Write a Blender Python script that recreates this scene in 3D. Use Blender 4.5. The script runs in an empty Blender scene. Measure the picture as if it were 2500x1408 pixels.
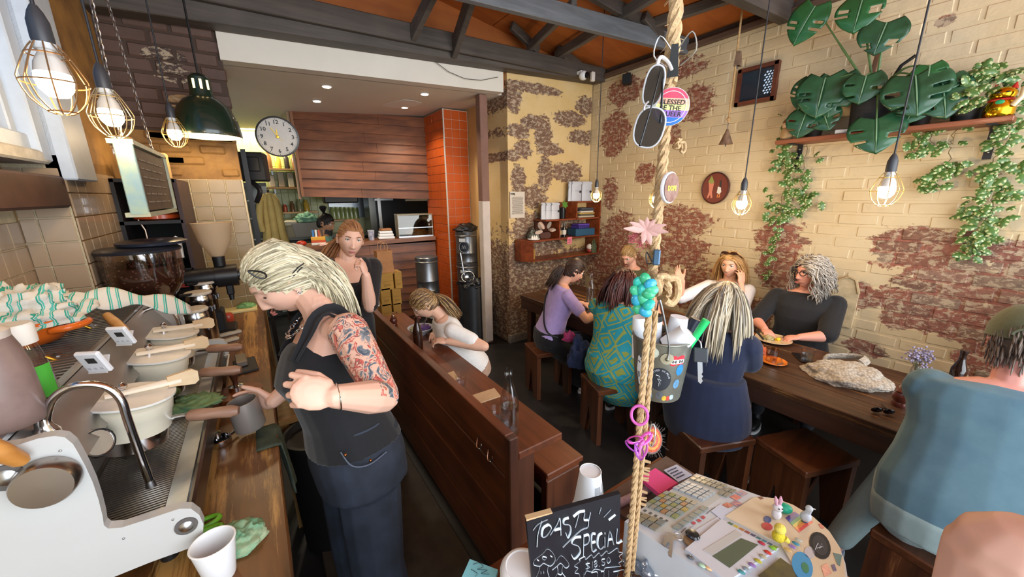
import bpy, bmesh, math, random
import numpy as np
from mathutils import Vector, Matrix, Euler, noise
S=bpy.context.scene
COL=S.collection
RND=random.Random(7)
V=Vector
FPX=909.0; H=1.8
_p=math.radians(14.19);_ro=math.radians(.62);_yw=math.radians(34.05)
FW=V((math.sin(_yw)*math.cos(_p),math.cos(_yw)*math.cos(_p),-math.sin(_p)))
_rt=V((math.cos(_yw),-math.sin(_yw),0));_dn=FW.cross(_rt)
RT=math.cos(_ro)*_rt+math.sin(_ro)*_dn; DN=-math.sin(_ro)*_rt+math.cos(_ro)*_dn
CP=V((0,0,H))
cam=bpy.data.cameras.new('camera'); co=bpy.data.objects.new('camera',cam); COL.objects.link(co)
co.matrix_world=Matrix(((RT.x,-DN.x,-FW.x,0),(RT.y,-DN.y,-FW.y,0),(RT.z,-DN.z,-FW.z,H),(0,0,0,1)))
cam.sensor_width=36; cam.lens=FPX/2500*36; cam.clip_start=.02; cam.clip_end=200
S.camera=co
S.view_settings.view_transform='Standard'; S.view_settings.look='None'; S.view_settings.gamma=1
S.view_settings.use_curve_mapping=False; S.view_settings.exposure=0.27
S.cycles.use_denoising=True
S.cycles.max_bounces=6; S.cycles.diffuse_bounces=3; S.cycles.glossy_bounces=3; S.cycles.transmission_bounces=6; S.cycles.transparent_max_bounces=24
S.cycles.caustics_reflective=False; S.cycles.caustics_refractive=False; S.cycles.sample_clamp_indirect=4
W=bpy.data.worlds.new('sky'); S.world=W; W.use_nodes=True
W.node_tree.nodes['Background'].inputs[0].default_value=(.80,.90,1,1)
W.node_tree.nodes['Background'].inputs[1].default_value=1.25
def area(name,loc,target,sx,sy,power,col):
    l=bpy.data.lights.new(name,'AREA'); l.shape='RECTANGLE'; l.size=sx; l.size_y=sy; l.energy=power; l.color=col
    o=bpy.data.objects.new(name,l); COL.objects.link(o); o.location=loc
    o.rotation_euler=(V(target)-V(loc)).to_track_quat('-Z','Y').to_euler(); return o
area('shopfront_daylight',(1.5,-2.0,1.9),(1.6,3,2.0),4.4,2.6,175,(.88,.94,1))
area('window_daylight',(-2.3,.2,3.3),(.2,2.0,1.0),1.6,1.2,26,(.6,.79,1))
def ray(x,y): return FW+RT*((x-1250)/FPX)+DN*((y-704)/FPX)
def oz(x,y,z): v=ray(x,y); return CP+v*((z-H)/v.z)
def ox(x,y,X): v=ray(x,y); return CP+v*(X/v.x)
def oy(x,y,Y): v=ray(x,y); return CP+v*(Y/v.y)
def od(x,y,D): return CP+ray(x,y)*D
def roof(x): return 3.215+(3.75-x)*.16
def lerp(a,b,t): return a+(b-a)*t
def rot(ax,deg): return Matrix.Rotation(math.radians(deg),3,ax)
def frame(d,up=(0,0,1)):
    z=V(d).normalized(); x=V(up).cross(z)
    if x.length<1e-5: x=V((1,0,0)).cross(z)
    if x.length<1e-5: x=V((0,1,0)).cross(z)
    x.normalize(); y=z.cross(x); return Matrix((x,y,z)).transposed()
def basis(x,y,z): return Matrix((x,y,z)).transposed()
class MB:
    def __init__(s): s.v=[];s.f=[];s.m=[];s.sm=[]
    def add(s,vs,fs,mi=0,sm=True):
        b=len(s.v); s.v+=[V(q) for q in vs]
        for f in fs: s.f.append([b+i for i in f]); s.m.append(mi); s.sm.append(sm)
        return s
    def box(s,c,size,R=None,ch=0.0,mi=0):
        hx,hy,hz=[q/2 for q in size]; c=V(c); R=R or Matrix.Identity(3)
        if ch<=0:
            vs=[c+R@V((x*hx,y*hy,z*hz)) for x in(-1,1) for y in(-1,1) for z in(-1,1)]
            return s.add(vs,[(0,1,3,2),(4,6,7,5),(0,4,5,1),(2,3,7,6),(0,2,6,4),(1,5,7,3)],mi,False)
        ch=min(ch,hx*.98,hy*.98,hz*.98); vs=[];ix={}
        for x in(-1,1):
            for y in(-1,1):
                for z in(-1,1):
                    for a in range(3):
                        q=[x*(hx-ch),y*(hy-ch),z*(hz-ch)]; q[a]=[x*hx,y*hy,z*hz][a]
                        ix[x,y,z,a]=len(vs); vs.append(c+R@V(q))
        fs=[]
        def quad(ids,n):
            p=[vs[i] for i in ids]; nn=(p[1]-p[0]).cross(p[2]-p[0])
            fs.append(ids if nn.dot(R@V(n))>0 else ids[::-1])
        for a in range(3):
            b,d=[(1,2),(2,0),(0,1)][a]
            for sg in(-1,1):
                ids=[]
                for u,w in((-1,-1),(1,-1),(1,1),(-1,1)):
                    k=[0,0,0];k[a]=sg;k[b]=u;k[d]=w; ids.append(ix[k[0],k[1],k[2],a])
                n=[0,0,0];n[a]=sg; quad(ids,n)
            for u in(-1,1):
                for w in(-1,1):
                    k0=[0,0,0];k0[a]=-1;k0[b]=u;k0[d]=w; k1=list(k0);k1[a]=1
                    n=[0,0,0];n[b]=u;n[d]=w
                    quad([ix[(*k0,b)],ix[(*k1,b)],ix[(*k1,d)],ix[(*k0,d)]],n)
        for x in(-1,1):
            for y in(-1,1):
                for z in(-1,1): quad([ix[x,y,z,0],ix[x,y,z,1],ix[x,y,z,2]],(x,y,z))
        return s.add(vs,fs,mi,False)
    def ring_loft(s,rings,cap0=True,cap1=True,closed=True,mi=0,sm=True):
        n=len(rings[0]); vs=[p for r in rings for p in r]; fs=[]
        for i in range(len(rings)-1):
            for j in range(n if closed else n-1):
                k=(j+1)%n; fs.append((i*n+j,i*n+k,(i+1)*n+k,(i+1)*n+j))
        s.add(vs,fs,mi,sm)
        b=len(s.v)-len(vs)
        if cap0: s.f.append([b+j for j in range(n)][::-1]); s.m.append(mi); s.sm.append(False)
        if cap1: s.f.append([b+(len(rings)-1)*n+j for j in range(n)]); s.m.append(mi); s.sm.append(False)
        return s
    def tube(s,pts,r,n=10,mi=0,cap=True,flat=1.0,up=None,twist=0):
        pts=[V(p) for p in pts]; N=len(pts)
        rr=[r]*N if isinstance(r,(int,float)) else list(r)
        rings=[];x=None
        for i,p in enumerate(pts):
            t=(pts[min(i+1,N-1)]-pts[max(i-1,0)])
            if t.length<1e-9: t=V((0,0,1))
            t.normalize()
            if up is not None:
                x=V(up).cross(t)
                if x.length<1e-4: x=t.orthogonal()
            else:
                x=t.orthogonal() if x is None else x-t*x.dot(t)
                if x.length<1e-6: x=t.orthogonal()
            x=x.normalized(); y=t.cross(x)
            rings.append([p+x*(rr[i]*math.cos(2*math.pi*j/n+twist*i))+y*(rr[i]*flat*math.sin(2*math.pi*j/n+twist*i)) for j in range(n)])
        return s.ring_loft(rings,cap,cap,True,mi)
    def cyl(s,a,b,r0,r1=None,n=16,mi=0,cap=True): return s.tube([a,b],[r0,r0 if r1 is None else r1],n,mi,cap)
    def lathe(s,prof,c=(0,0,0),n=24,R=None,mi=0,sx=1,sy=1,a0=0,a1=360):
        c=V(c);R=R or Matrix.Identity(3); full=abs(a1-a0)>=360; m=n if full else n+1
        rings=[[c+R@V((r*sx*math.cos(t),r*sy*math.sin(t),z)) for t in [math.radians(a0+(a1-a0)*j/n) for j in range(m)]] for r,z in prof]
        return s.ring_loft(rings,prof[0][0]>1e-4 and prof[0][0]<0,False,full,mi)
    def solid(s,prof,c=(0,0,0),n=24,R=None,mi=0,sx=1,sy=1):
        prof=[(max(r,1e-5),z) for r,z in prof]; c=V(c);R=R or Matrix.Identity(3)
        rings=[[c+R@V((r*sx*math.cos(2*math.pi*j/n),r*sy*math.sin(2*math.pi*j/n),z)) for j in range(n)] for r,z in prof]
        return s.ring_loft(rings,True,True,True,mi)
    def ball(s,c,r,n=16,mi=0,R=None):
        if isinstance(r,(int,float)): r=(r,r,r)
        c=V(c);R=R or Matrix.Identity(3); k=max(6,n//2); rings=[]
        for i in range(k+1):
            a=math.pi*(i+.02 if i==0 else (i-.02 if i==k else i))/k
            rings.append([c+R@V((r[0]*math.sin(a)*math.cos(2*math.pi*j/n),r[1]*math.sin(a)*math.sin(2*math.pi*j/n),-r[2]*math.cos(a))) for j in range(n)])
        return s.ring_loft(rings,True,True,True,mi)
    def prism(s,out,z0,z1,c=(0,0,0),R=None,mi=0,sm=False):
        c=V(c);R=R or Matrix.Identity(3)
        rings=[[c+R@V((x,y,z)) for x,y in out] for z in(z0,z1)]
        return s.ring_loft(rings,True,True,True,mi,sm)
    def quad(s,a,b,c,d,mi=0): return s.add([a,b,c,d],[(0,1,2,3)],mi,False)
    def hexa(s,p,mi=0):  # p: 4 bottom (ccw), 4 top
        return s.add(p,[(3,2,1,0),(4,5,6,7),(0,1,5,4),(1,2,6,5),(2,3,7,6),(3,0,4,7)],mi,False)
    def grid(s,fn,nu,nv,mi=0,thick=0):
        vs=[V(fn(i/nu,j/nv)) for i in range(nu+1) for j in range(nv+1)]
        fs=[(i*(nv+1)+j,(i+1)*(nv+1)+j,(i+1)*(nv+1)+j+1,i*(nv+1)+j+1) for i in range(nu) for j in range(nv)]
        if thick:
            nn=[V((0,0,0)) for _ in vs]
            for f in fs:
                q=(vs[f[1]]-vs[f[0]]).cross(vs[f[3]]-vs[f[0]])
                for i in f: nn[i]+=q
            b=len(vs); vs=vs+[v-(n.normalized() if n.length>1e-12 else V((0,0,1)))*thick for v,n in zip(vs,nn)]
            back=[tuple(i+b for i in f[::-1]) for f in fs]
            edge=[i*(nv+1) for i in range(nu+1)]+[nu*(nv+1)+j for j in range(1,nv+1)]+[i*(nv+1)+nv for i in range(nu-1,-1,-1)]+[j for j in range(nv-1,0,-1)]
            side=[(edge[k],edge[k]+b,edge[(k+1)%len(edge)]+b,edge[(k+1)%len(edge)]) for k in range(len(edge))]
            fs=fs+back+side
        return s.add(vs,fs,mi,True)
    def mesh(s,name,mats,off=None):
        me=bpy.data.meshes.new(name); o=V(off) if off is not None else V((0,0,0))
        me.from_pydata([tuple(v-o) for v in s.v],[],s.f)
        for m in (mats if isinstance(mats,(list,tuple)) else [mats]): me.materials.append(m)
        me.polygons.foreach_set('material_index',s.m); me.polygons.foreach_set('use_smooth',s.sm)
        me.update(); return me
    def build(s,name,mats,parent=None,world=True,ang=40):
        """mesh object; coordinates are world ones unless world=False (then the parent's own)"""
        if parent is not None: off=wl(parent) if world else None
        else:
            xs=[v.x for v in s.v];ys=[v.y for v in s.v];zs=[v.z for v in s.v]
            off=V(((min(xs)+max(xs))/2,(min(ys)+max(ys))/2,min(zs)))
        me=s.mesh(name,mats,off); o=bpy.data.objects.new(name,me); COL.objects.link(o)
        if parent is not None: o.parent=parent
        else: o.location=off
        if ang and any(s.sm):
            try: me.set_sharp_from_angle(angle=math.radians(ang))
            except Exception: pass
        return o
def wl(o):
    l=V((0,0,0))
    while o is not None: l=l+o.location; o=o.parent
    return l
def tag(o,label=None,cat=None,group=None,kind=None):
    if label: o['label']=label
    if cat: o['category']=cat
    if group: o['group']=group
    if kind: o['kind']=kind
    return o
def thing(name,label,cat,loc=(0,0,0),rz=0,group=None):
    o=bpy.data.objects.new(name,None); COL.objects.link(o); o.location=V(loc); o.rotation_euler=(0,0,math.radians(rz)); o.empty_display_size=.05
    return tag(o,label,cat,group)
def tree(o,parent=None):
    c=o.copy(); COL.objects.link(c); c.parent=parent
    for ch in list(o.children): tree(ch,c)
    return c
def dup(o,label,loc,rz=None,group=None,scale=None):
    c=tree(o); c.location=V(loc)
    if rz is not None: c.rotation_euler.z=math.radians(rz)
    if scale: c.scale=(scale,)*3
    return tag(c,label,None,group)
def lin(c):
    if isinstance(c,str):
        c=c.lstrip('#'); c=''.join(q*2 for q in c) if len(c)==3 else c; c=[int(c[i:i+2],16)/255 for i in(0,2,4)]
    return tuple((q/12.92 if q<=.04045 else ((q+.055)/1.055)**2.4) for q in c[:3])+(1,)
def newmat(name):
    m=bpy.data.materials.new(name); m.use_nodes=True; return m,m.node_tree.nodes,m.node_tree.links,m.node_tree.nodes['Principled BSDF']
MC={}
def M(c,rough=.5,metal=0,var=.0,scale=40,bump=0,trans=0,ior=1.45,emit=None,es=0,coat=0,sss=0,alpha=1,spec=None,stretch=None,c2=None,name=None,sheen=0,coord='Object'):
    """principled material with gentle noise in colour (towards c2) and relief"""
    key=(str(c),rough,metal,var,scale,bump,trans,ior,str(emit),es,coat,sss,alpha,spec,str(stretch),str(c2),sheen,coord)
    if key in MC: return MC[key]
    m,n,l,b=newmat(name or 'm_'+(c if isinstance(c,str) else 'c').lstrip('#')); col=lin(c)
    b.inputs['Base Color'].default_value=col; b.inputs['Roughness'].default_value=rough; b.inputs['Metallic'].default_value=metal
    b.inputs['Transmission Weight'].default_value=trans; b.inputs['IOR'].default_value=ior; b.inputs['Coat Weight'].default_value=coat
    b.inputs['Alpha'].default_value=alpha; b.inputs['Sheen Weight'].default_value=sheen
    if spec is not None: b.inputs['Specular IOR Level'].default_value=spec
    if sss: b.inputs['Subsurface Weight'].default_value=sss; b.inputs['Subsurface Radius'].default_value=(.012,.005,.003); b.inputs['Subsurface Scale'].default_value=1
    if emit: b.inputs['Emission Color'].default_value=lin(emit); b.inputs['Emission Strength'].default_value=es
    if var or bump:
        tc=n.new('ShaderNodeTexCoord'); mp=n.new('ShaderNodeMapping'); nz=n.new('ShaderNodeTexNoise')
        if coord=='World': g=n.new('ShaderNodeNewGeometry'); l.new(g.outputs['Position'],mp.inputs[0])
        else: l.new(tc.outputs[coord],mp.inputs[0])
        mp.inputs['Scale'].default_value=stretch or (1,1,1); l.new(mp.outputs[0],nz.inputs['Vector'])
        nz.inputs['Scale'].default_value=scale; nz.inputs['Detail'].default_value=5; nz.inputs['Roughness'].default_value=.62
        if var:
            r=n.new('ShaderNodeValToRGB'); r.color_ramp.elements[0].position=.3; r.color_ramp.elements[1].position=.7
            d=lin(c2) if c2 else tuple(q*(1-var) for q in col[:3])+(1,)
            r.color_ramp.elements[0].color=d; r.color_ramp.elements[1].color=col if c2 else tuple(min(1,q*(1+var)) for q in col[:3])+(1,)
            l.new(nz.outputs[0],r.inputs[0]); l.new(r.outputs[0],b.inputs['Base Color'])
        if bump:
            bp=n.new('ShaderNodeBump'); bp.inputs['Strength'].default_value=bump; bp.inputs['Distance'].default_value=.004
            l.new(nz.outputs[0],bp.inputs['Height']); l.new(bp.outputs[0],b.inputs['Normal'])
    MC[key]=m; return m
def wood(c1,c2,ax='Y',rough=.45,scale=14,wear=None,coat=0,bump=.15,coord='World',wearamt=.62):
    key=('wood',c1,c2,ax,rough,scale,wear,coat,coord,wearamt)
    if key in MC: return MC[key]
    m,n,l,b=newmat('wood_'+c1.lstrip('#')); g=n.new('ShaderNodeNewGeometry'); tc=n.new('ShaderNodeTexCoord'); mp=n.new('ShaderNodeMapping')
    l.new(g.outputs['Position'] if coord=='World' else tc.outputs['Object'],mp.inputs[0])
    k={'X':(.07,1,1),'Y':(1,.07,1),'Z':(1,1,.07)}[ax]; mp.inputs['Scale'].default_value=k
    nz=n.new('ShaderNodeTexNoise'); nz.inputs['Scale'].default_value=scale*3; nz.inputs['Detail'].default_value=8; nz.inputs['Distortion'].default_value=.6; l.new(mp.outputs[0],nz.inputs['Vector'])
    n2=n.new('ShaderNodeTexNoise'); n2.inputs['Scale'].default_value=3; n2.inputs['Detail'].default_value=3
    l.new(g.outputs['Position'] if coord=='World' else tc.outputs['Object'],n2.inputs['Vector'])
    ad=n.new('ShaderNodeMath'); ad.operation='MULTIPLY_ADD'; ad.inputs[1].default_value=.6; l.new(nz.outputs[0],ad.inputs[0])
    mu=n.new('ShaderNodeMath'); mu.operation='MULTIPLY'; mu.inputs[1].default_value=.4; l.new(n2.outputs[0],mu.inputs[0]); l.new(mu.outputs[0],ad.inputs[2])
    r=n.new('ShaderNodeValToRGB'); r.color_ramp.elements[0].position=.34; r.color_ramp.elements[1].position=.66
    r.color_ramp.elements[0].color=lin(c1); r.color_ramp.elements[1].color=lin(c2); l.new(ad.outputs[0],r.inputs[0]); out=r.outputs[0]
    if wear:
        n3=n.new('ShaderNodeTexNoise'); n3.inputs['Scale'].default_value=9; n3.inputs['Detail'].default_value=9; n3.inputs['Roughness'].default_value=.75; l.new(mp.outputs[0],n3.inputs['Vector'])
        r3=n.new('ShaderNodeValToRGB'); r3.color_ramp.elements[0].position=wearamt-.04; r3.color_ramp.elements[1].position=wearamt+.04; l.new(n3.outputs[0],r3.inputs[0])
        mx=n.new('ShaderNodeMixRGB'); mx.inputs[2].default_value=lin(wear); l.new(r3.outputs[0],mx.inputs[0]); l.new(out,mx.inputs[1]); out=mx.outputs[0]
    l.new(out,b.inputs['Base Color']); b.inputs['Roughness'].default_value=rough; b.inputs['Coat Weight'].default_value=coat
    if bump:
        bp=n.new('ShaderNodeBump'); bp.inputs['Strength'].default_value=bump; bp.inputs['Distance'].default_value=.003; l.new(nz.outputs[0],bp.inputs['Height']); l.new(bp.outputs[0],b.inputs['Normal'])
    MC[key]=m; return m
def glass(c='#ffffff',rough=.02,ior=1.45):
    key=('glass',c,rough,ior)
    if key in MC: return MC[key]
    m,n,l,b=newmat('glass'); b.inputs['Base Color'].default_value=lin(c); b.inputs['Transmission Weight'].default_value=1; b.inputs['Roughness'].default_value=rough; b.inputs['IOR'].default_value=ior
    MC[key]=m; return m
CHROME=M('#d8d8da',.12,1); STEEL=M('#b9babb',.3,1,var=.06,scale=30); DSTEEL=M('#85868a',.35,1); BLACK=M('#141416',.45); BLACKG=M('#0f0f11',.2); WHITE=M('#efefee',.4); WHITEP=M('#e9ebee',.55)
BRASS=M('#d8a53a',.25,1); RUBBER=M('#1b1b1c',.7)
def tglass(c='#ffffff',lo=.05,hi=.6,rough=.02):
    key=('tglass',c,lo,hi)
    if key in MC: return MC[key]
    m,n,l,b=newmat('clear_glass'); o=n['Material Output']; n.remove(b); t=n.new('ShaderNodeBsdfTransparent'); g=n.new('ShaderNodeBsdfGlossy'); mx=n.new('ShaderNodeMixShader'); lw=n.new('ShaderNodeLayerWeight'); lw.inputs[0].default_value=.3
    r=n.new('ShaderNodeMapRange'); r.inputs['To Min'].default_value=lo; r.inputs['To Max'].default_value=hi; l.new(lw.outputs['Facing'],r.inputs['Value']); g.inputs['Roughness'].default_value=rough; q=lin(c)
    t.inputs[0].default_value=tuple(.90*x+.06 for x in q[:3])+(1,); l.new(r.outputs[0],mx.inputs[0]); l.new(t.outputs[0],mx.inputs[1]); l.new(g.outputs[0],mx.inputs[2]); l.new(mx.outputs[0],o.inputs['Surface'])
    MC[key]=m; return m
def text(name,s,mat,loc,xd,yd,size,parent=None,align='CENTER',depth=.0006,bold=0,shear=0):
    """flat raised lettering: xd reading direction, yd up direction of the letters"""
    c=bpy.data.curves.new(name,'FONT'); c.body=s; c.size=size; c.align_x=align; c.align_y='CENTER'; c.extrude=depth; c.offset=bold; c.shear=shear; c.resolution_u=2
    t=bpy.data.objects.new('tmp',c); COL.objects.link(t); dg=bpy.context.evaluated_depsgraph_get(); me=bpy.data.meshes.new_from_object(t.evaluated_get(dg))
    bpy.data.objects.remove(t); me.materials.clear(); me.materials.append(mat)
    x=V(xd).normalized(); z=x.cross(V(yd)).normalized(); y=z.cross(x)
    B=basis(x,y,z).to_4x4(); B.translation=V(loc)-(wl(parent) if parent else V((0,0,0)))
    me.transform(B); o=bpy.data.objects.new(name,me); COL.objects.link(o)
    if parent: o.parent=parent
    return o
# ================================================================ people: tools
def remesh(b,vox,smooth=3,mat=None,name='body'):
    me=b.mesh('tmp',[]); t=bpy.data.objects.new('tmp',me); COL.objects.link(t)
    r=t.modifiers.new('r','REMESH'); r.mode='VOXEL'; r.voxel_size=vox; r.use_smooth_shade=True
    if smooth: s=t.modifiers.new('s','SMOOTH'); s.factor=.5; s.iterations=smooth
    out=bpy.data.meshes.new_from_object(t.evaluated_get(bpy.context.evaluated_depsgraph_get()))
    bpy.data.objects.remove(t); bpy.data.meshes.remove(me); out.name=name
    out.materials.clear()
    if mat: out.materials.append(mat)
    return out
def obj_from(me,name,parent=None,base=None):
    """link a mesh given in world coordinates as a child of parent, or as a top-level object at base"""
    off=wl(parent) if parent is not None else V(base)
    me.transform(Matrix.Translation(-off)); o=bpy.data.objects.new(name,me); COL.objects.link(o)
    if parent is not None: o.parent=parent
    else: o.location=off
    return o
def torso(b,rings,n=20,sq=2.4):
    """rings: (centre, half width, half depth, right vector, forward vector)"""
    out=[]
    for c,hw,hd,rx,fy in rings:
        c=V(c);q=[]
        for j in range(n):
            t=2*math.pi*j/n; cx,sy=math.cos(t),math.sin(t)
            x=math.copysign(abs(cx)**(2/sq),cx); y=math.copysign(abs(sy)**(2/sq),sy)
            q.append(c+rx*(hw*x)+fy*(hd*y))
        out.append(q)
    b.ring_loft(out)
def limb(b,pts,rad,n=12):
    b.tube(pts,rad,n)
    for p,r in zip(pts,rad): b.ball(p,r*.985,10)
def smooth_path(pts,k=4):
    pts=[V(p) for p in pts]; out=[]
    for i in range(len(pts)-1):
        p0=pts[max(i-1,0)];p1=pts[i];p2=pts[i+1];p3=pts[min(i+2,len(pts)-1)]
        for j in range(k):
            t=j/k; out.append(.5*((2*p1)+(p2-p0)*t+(2*p0-5*p1+4*p2-p3)*t*t+(3*p1-p0-3*p2+p3)*t**3))
    out.append(pts[-1]); return out
def head_point(d,female=True):
    x,y,z=d; X=x*.074;Y=y*.096;Z=z*.116
    t=max(0,-z)
    X*=1-.30*t**1.6;
    if y<0: Y*=1-.34*t**1.2
    else:
        Y*=1-.04*t; Y-=.006*max(0,z)**2
    if z>0: X*=1+.04*z*(1-z)*4*.3
    if y>0:
        g=lambda cx,cz,sx,sz:math.exp(-((X-cx)/sx)**2-((Z-cz)/sz)**2)
        gs=lambda cx,cz,sx,sz:g(cx,cz,sx,sz)+g(-cx,cz,sx,sz)
        zz=Z
        if -.052<zz<.02:
            k=(.02-zz)/.058; a=.025*min(1,k)**1.15
            if zz<-.038: a*=max(0,(zz+.052)/.014)**.7
            w=.0075+.006*min(1,max(0,k)); Y+=a*math.exp(-(X/w)**2)+.007*math.exp(-((abs(X)-.013)/.006)**2-((zz+.036)/.008)**2)
        Y+=.005*g(0,.034,.05,.012)-.010*gs(.032,.012,.015,.011)+.004*gs(.045,-.022,.02,.018)
        Y+=.007*g(0,-.060,.018,.0055)+.0075*g(0,-.070,.016,.006)-.004*g(0,-.065,.02,.0022)-.004*g(0,-.081,.02,.006)+.009*g(0,-.100,.019,.013)
    return V((X,Y,Z))
def head(b,c,R,s=1.0,ears=True):
    nu,nv=112,72; rings=[]
    for i in range(nv+1):
        a=math.pi*min(max(i/nv,.004),.996); ring=[]
        for j in range(nu):
            t=2*math.pi*j/nu; ring.append(c+R@(head_point((math.sin(a)*math.cos(t),math.sin(a)*math.sin(t),-math.cos(a)))*s))
        rings.append(ring)
    b.ring_loft(rings)
    if ears:
        for sg in(-1,1):
            e=R@rot('Z',sg*-18)
            for k in range(9):
                t=math.radians(-60+k*35); p=V((sg*.078,-.008+.016*math.cos(t)*.9-.004,-.008+.027*math.sin(t)))
                b.ball(c+R@(p*s),(.0065*s),8)
            b.ball(c+R@(V((sg*.074,-.008,-.008))*s),(.007*s,.015*s,.024*s),10,0,e)
def hrot(yaw,pitch=0,roll=0):
    """head frame: yaw = azimuth in degrees the face looks to (0 = +Y, 90 = +X), pitch>0 looks down, roll>0 tilts to its right"""
    return rot('Z',-yaw)@rot('X',-pitch)@rot('Y',roll)
def hand(b,w,fwd,palm,side,curl=(25,30,25),thumb=(35,20),s=1.0,spread=4,r=.0078):
    """w wrist, fwd towards the fingers, palm = way the palm faces, side=+1 when the thumb is on the fwd x palm side"""
    f=V(fwd).normalized(); p=V(palm); p=(p-f*p.dot(f)).normalized(); l=f.cross(p)*side
    c=w+f*(.045*s); R=basis(l,f,-p) if l.cross(f).dot(-p)>0 else basis(-l,f,-p)
    b.ball(c,(.040*s,.052*s,.0165*s),14,0,R); b.ball(w+f*(.012*s),(.027*s,.03*s,.018*s),12,0,R)
    cur=curl if isinstance(curl[0],(list,tuple)) else [curl]*4
    for i,(off,ln) in enumerate(((.029,.92),(.0095,1.0),(-.0105,.95),(-.029,.76))):
        d=(f+l*math.tan(math.radians(spread*(1.5-i)))).normalized(); q=w+f*((.078-.006*abs(i-1))*s)+l*(off*s); pts=[q-d*(.03*s),q]; ang=0
        for seg,cv in zip((.042,.027,.021),cur[i]):
            ang+=cv; a=math.radians(ang); dd=d*math.cos(a)+p*math.sin(a); q=q+dd*(seg*ln*s); pts.append(q)
        rr_=[r*1.1*s,r*1.08*s,r*s,r*.93*s,r*.72*s]; limb(b,pts,rr_,9)
    q=w+f*(.022*s)+l*(.026*s)+p*(.006*s); a=math.radians(thumb[0]); d=(f*math.cos(a)+l*math.sin(a)+p*.35).normalized(); pts=[w+f*(.015*s)+l*(.012*s),q]
    q=q+d*(.032*s); pts.append(q); a2=math.radians(thumb[1]); d2=(d*math.cos(a2)+(p*.6+f*.5-l*.4)*math.sin(a2)).normalized(); q=q+d2*(.03*s); pts.append(q); q=q+d2*(.022*s); pts.append(q)
    limb(b,pts,[.013*s,.0125*s,.0105*s,.0095*s,.007*s],9)
def hairmat(c1,c2,c3=None,rough=.42):
    key=('hair',c1,c2,c3)
    if key in MC: return MC[key]
    m,n,l,b=newmat('hair'); g=n.new('ShaderNodeNewGeometry'); r=n.new('ShaderNodeValToRGB')
    e=r.color_ramp.elements; e[0].color=lin(c1); e[1].color=lin(c2)
    if c3: q=e.new(.8); q.color=lin(c3); e[2].position=1.0; e[1].position=.5; e[1].color=lin(c2); e[2].color=lin(c3)
    l.new(g.outputs['Random Per Island'],r.inputs[0]); l.new(r.outputs[0],b.inputs['Base Color']); b.inputs['Roughness'].default_value=rough; b.inputs['Specular IOR Level'].default_value=.4
    MC[key]=m; return m
SX,SY,SZ=.074,.096,.116
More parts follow.
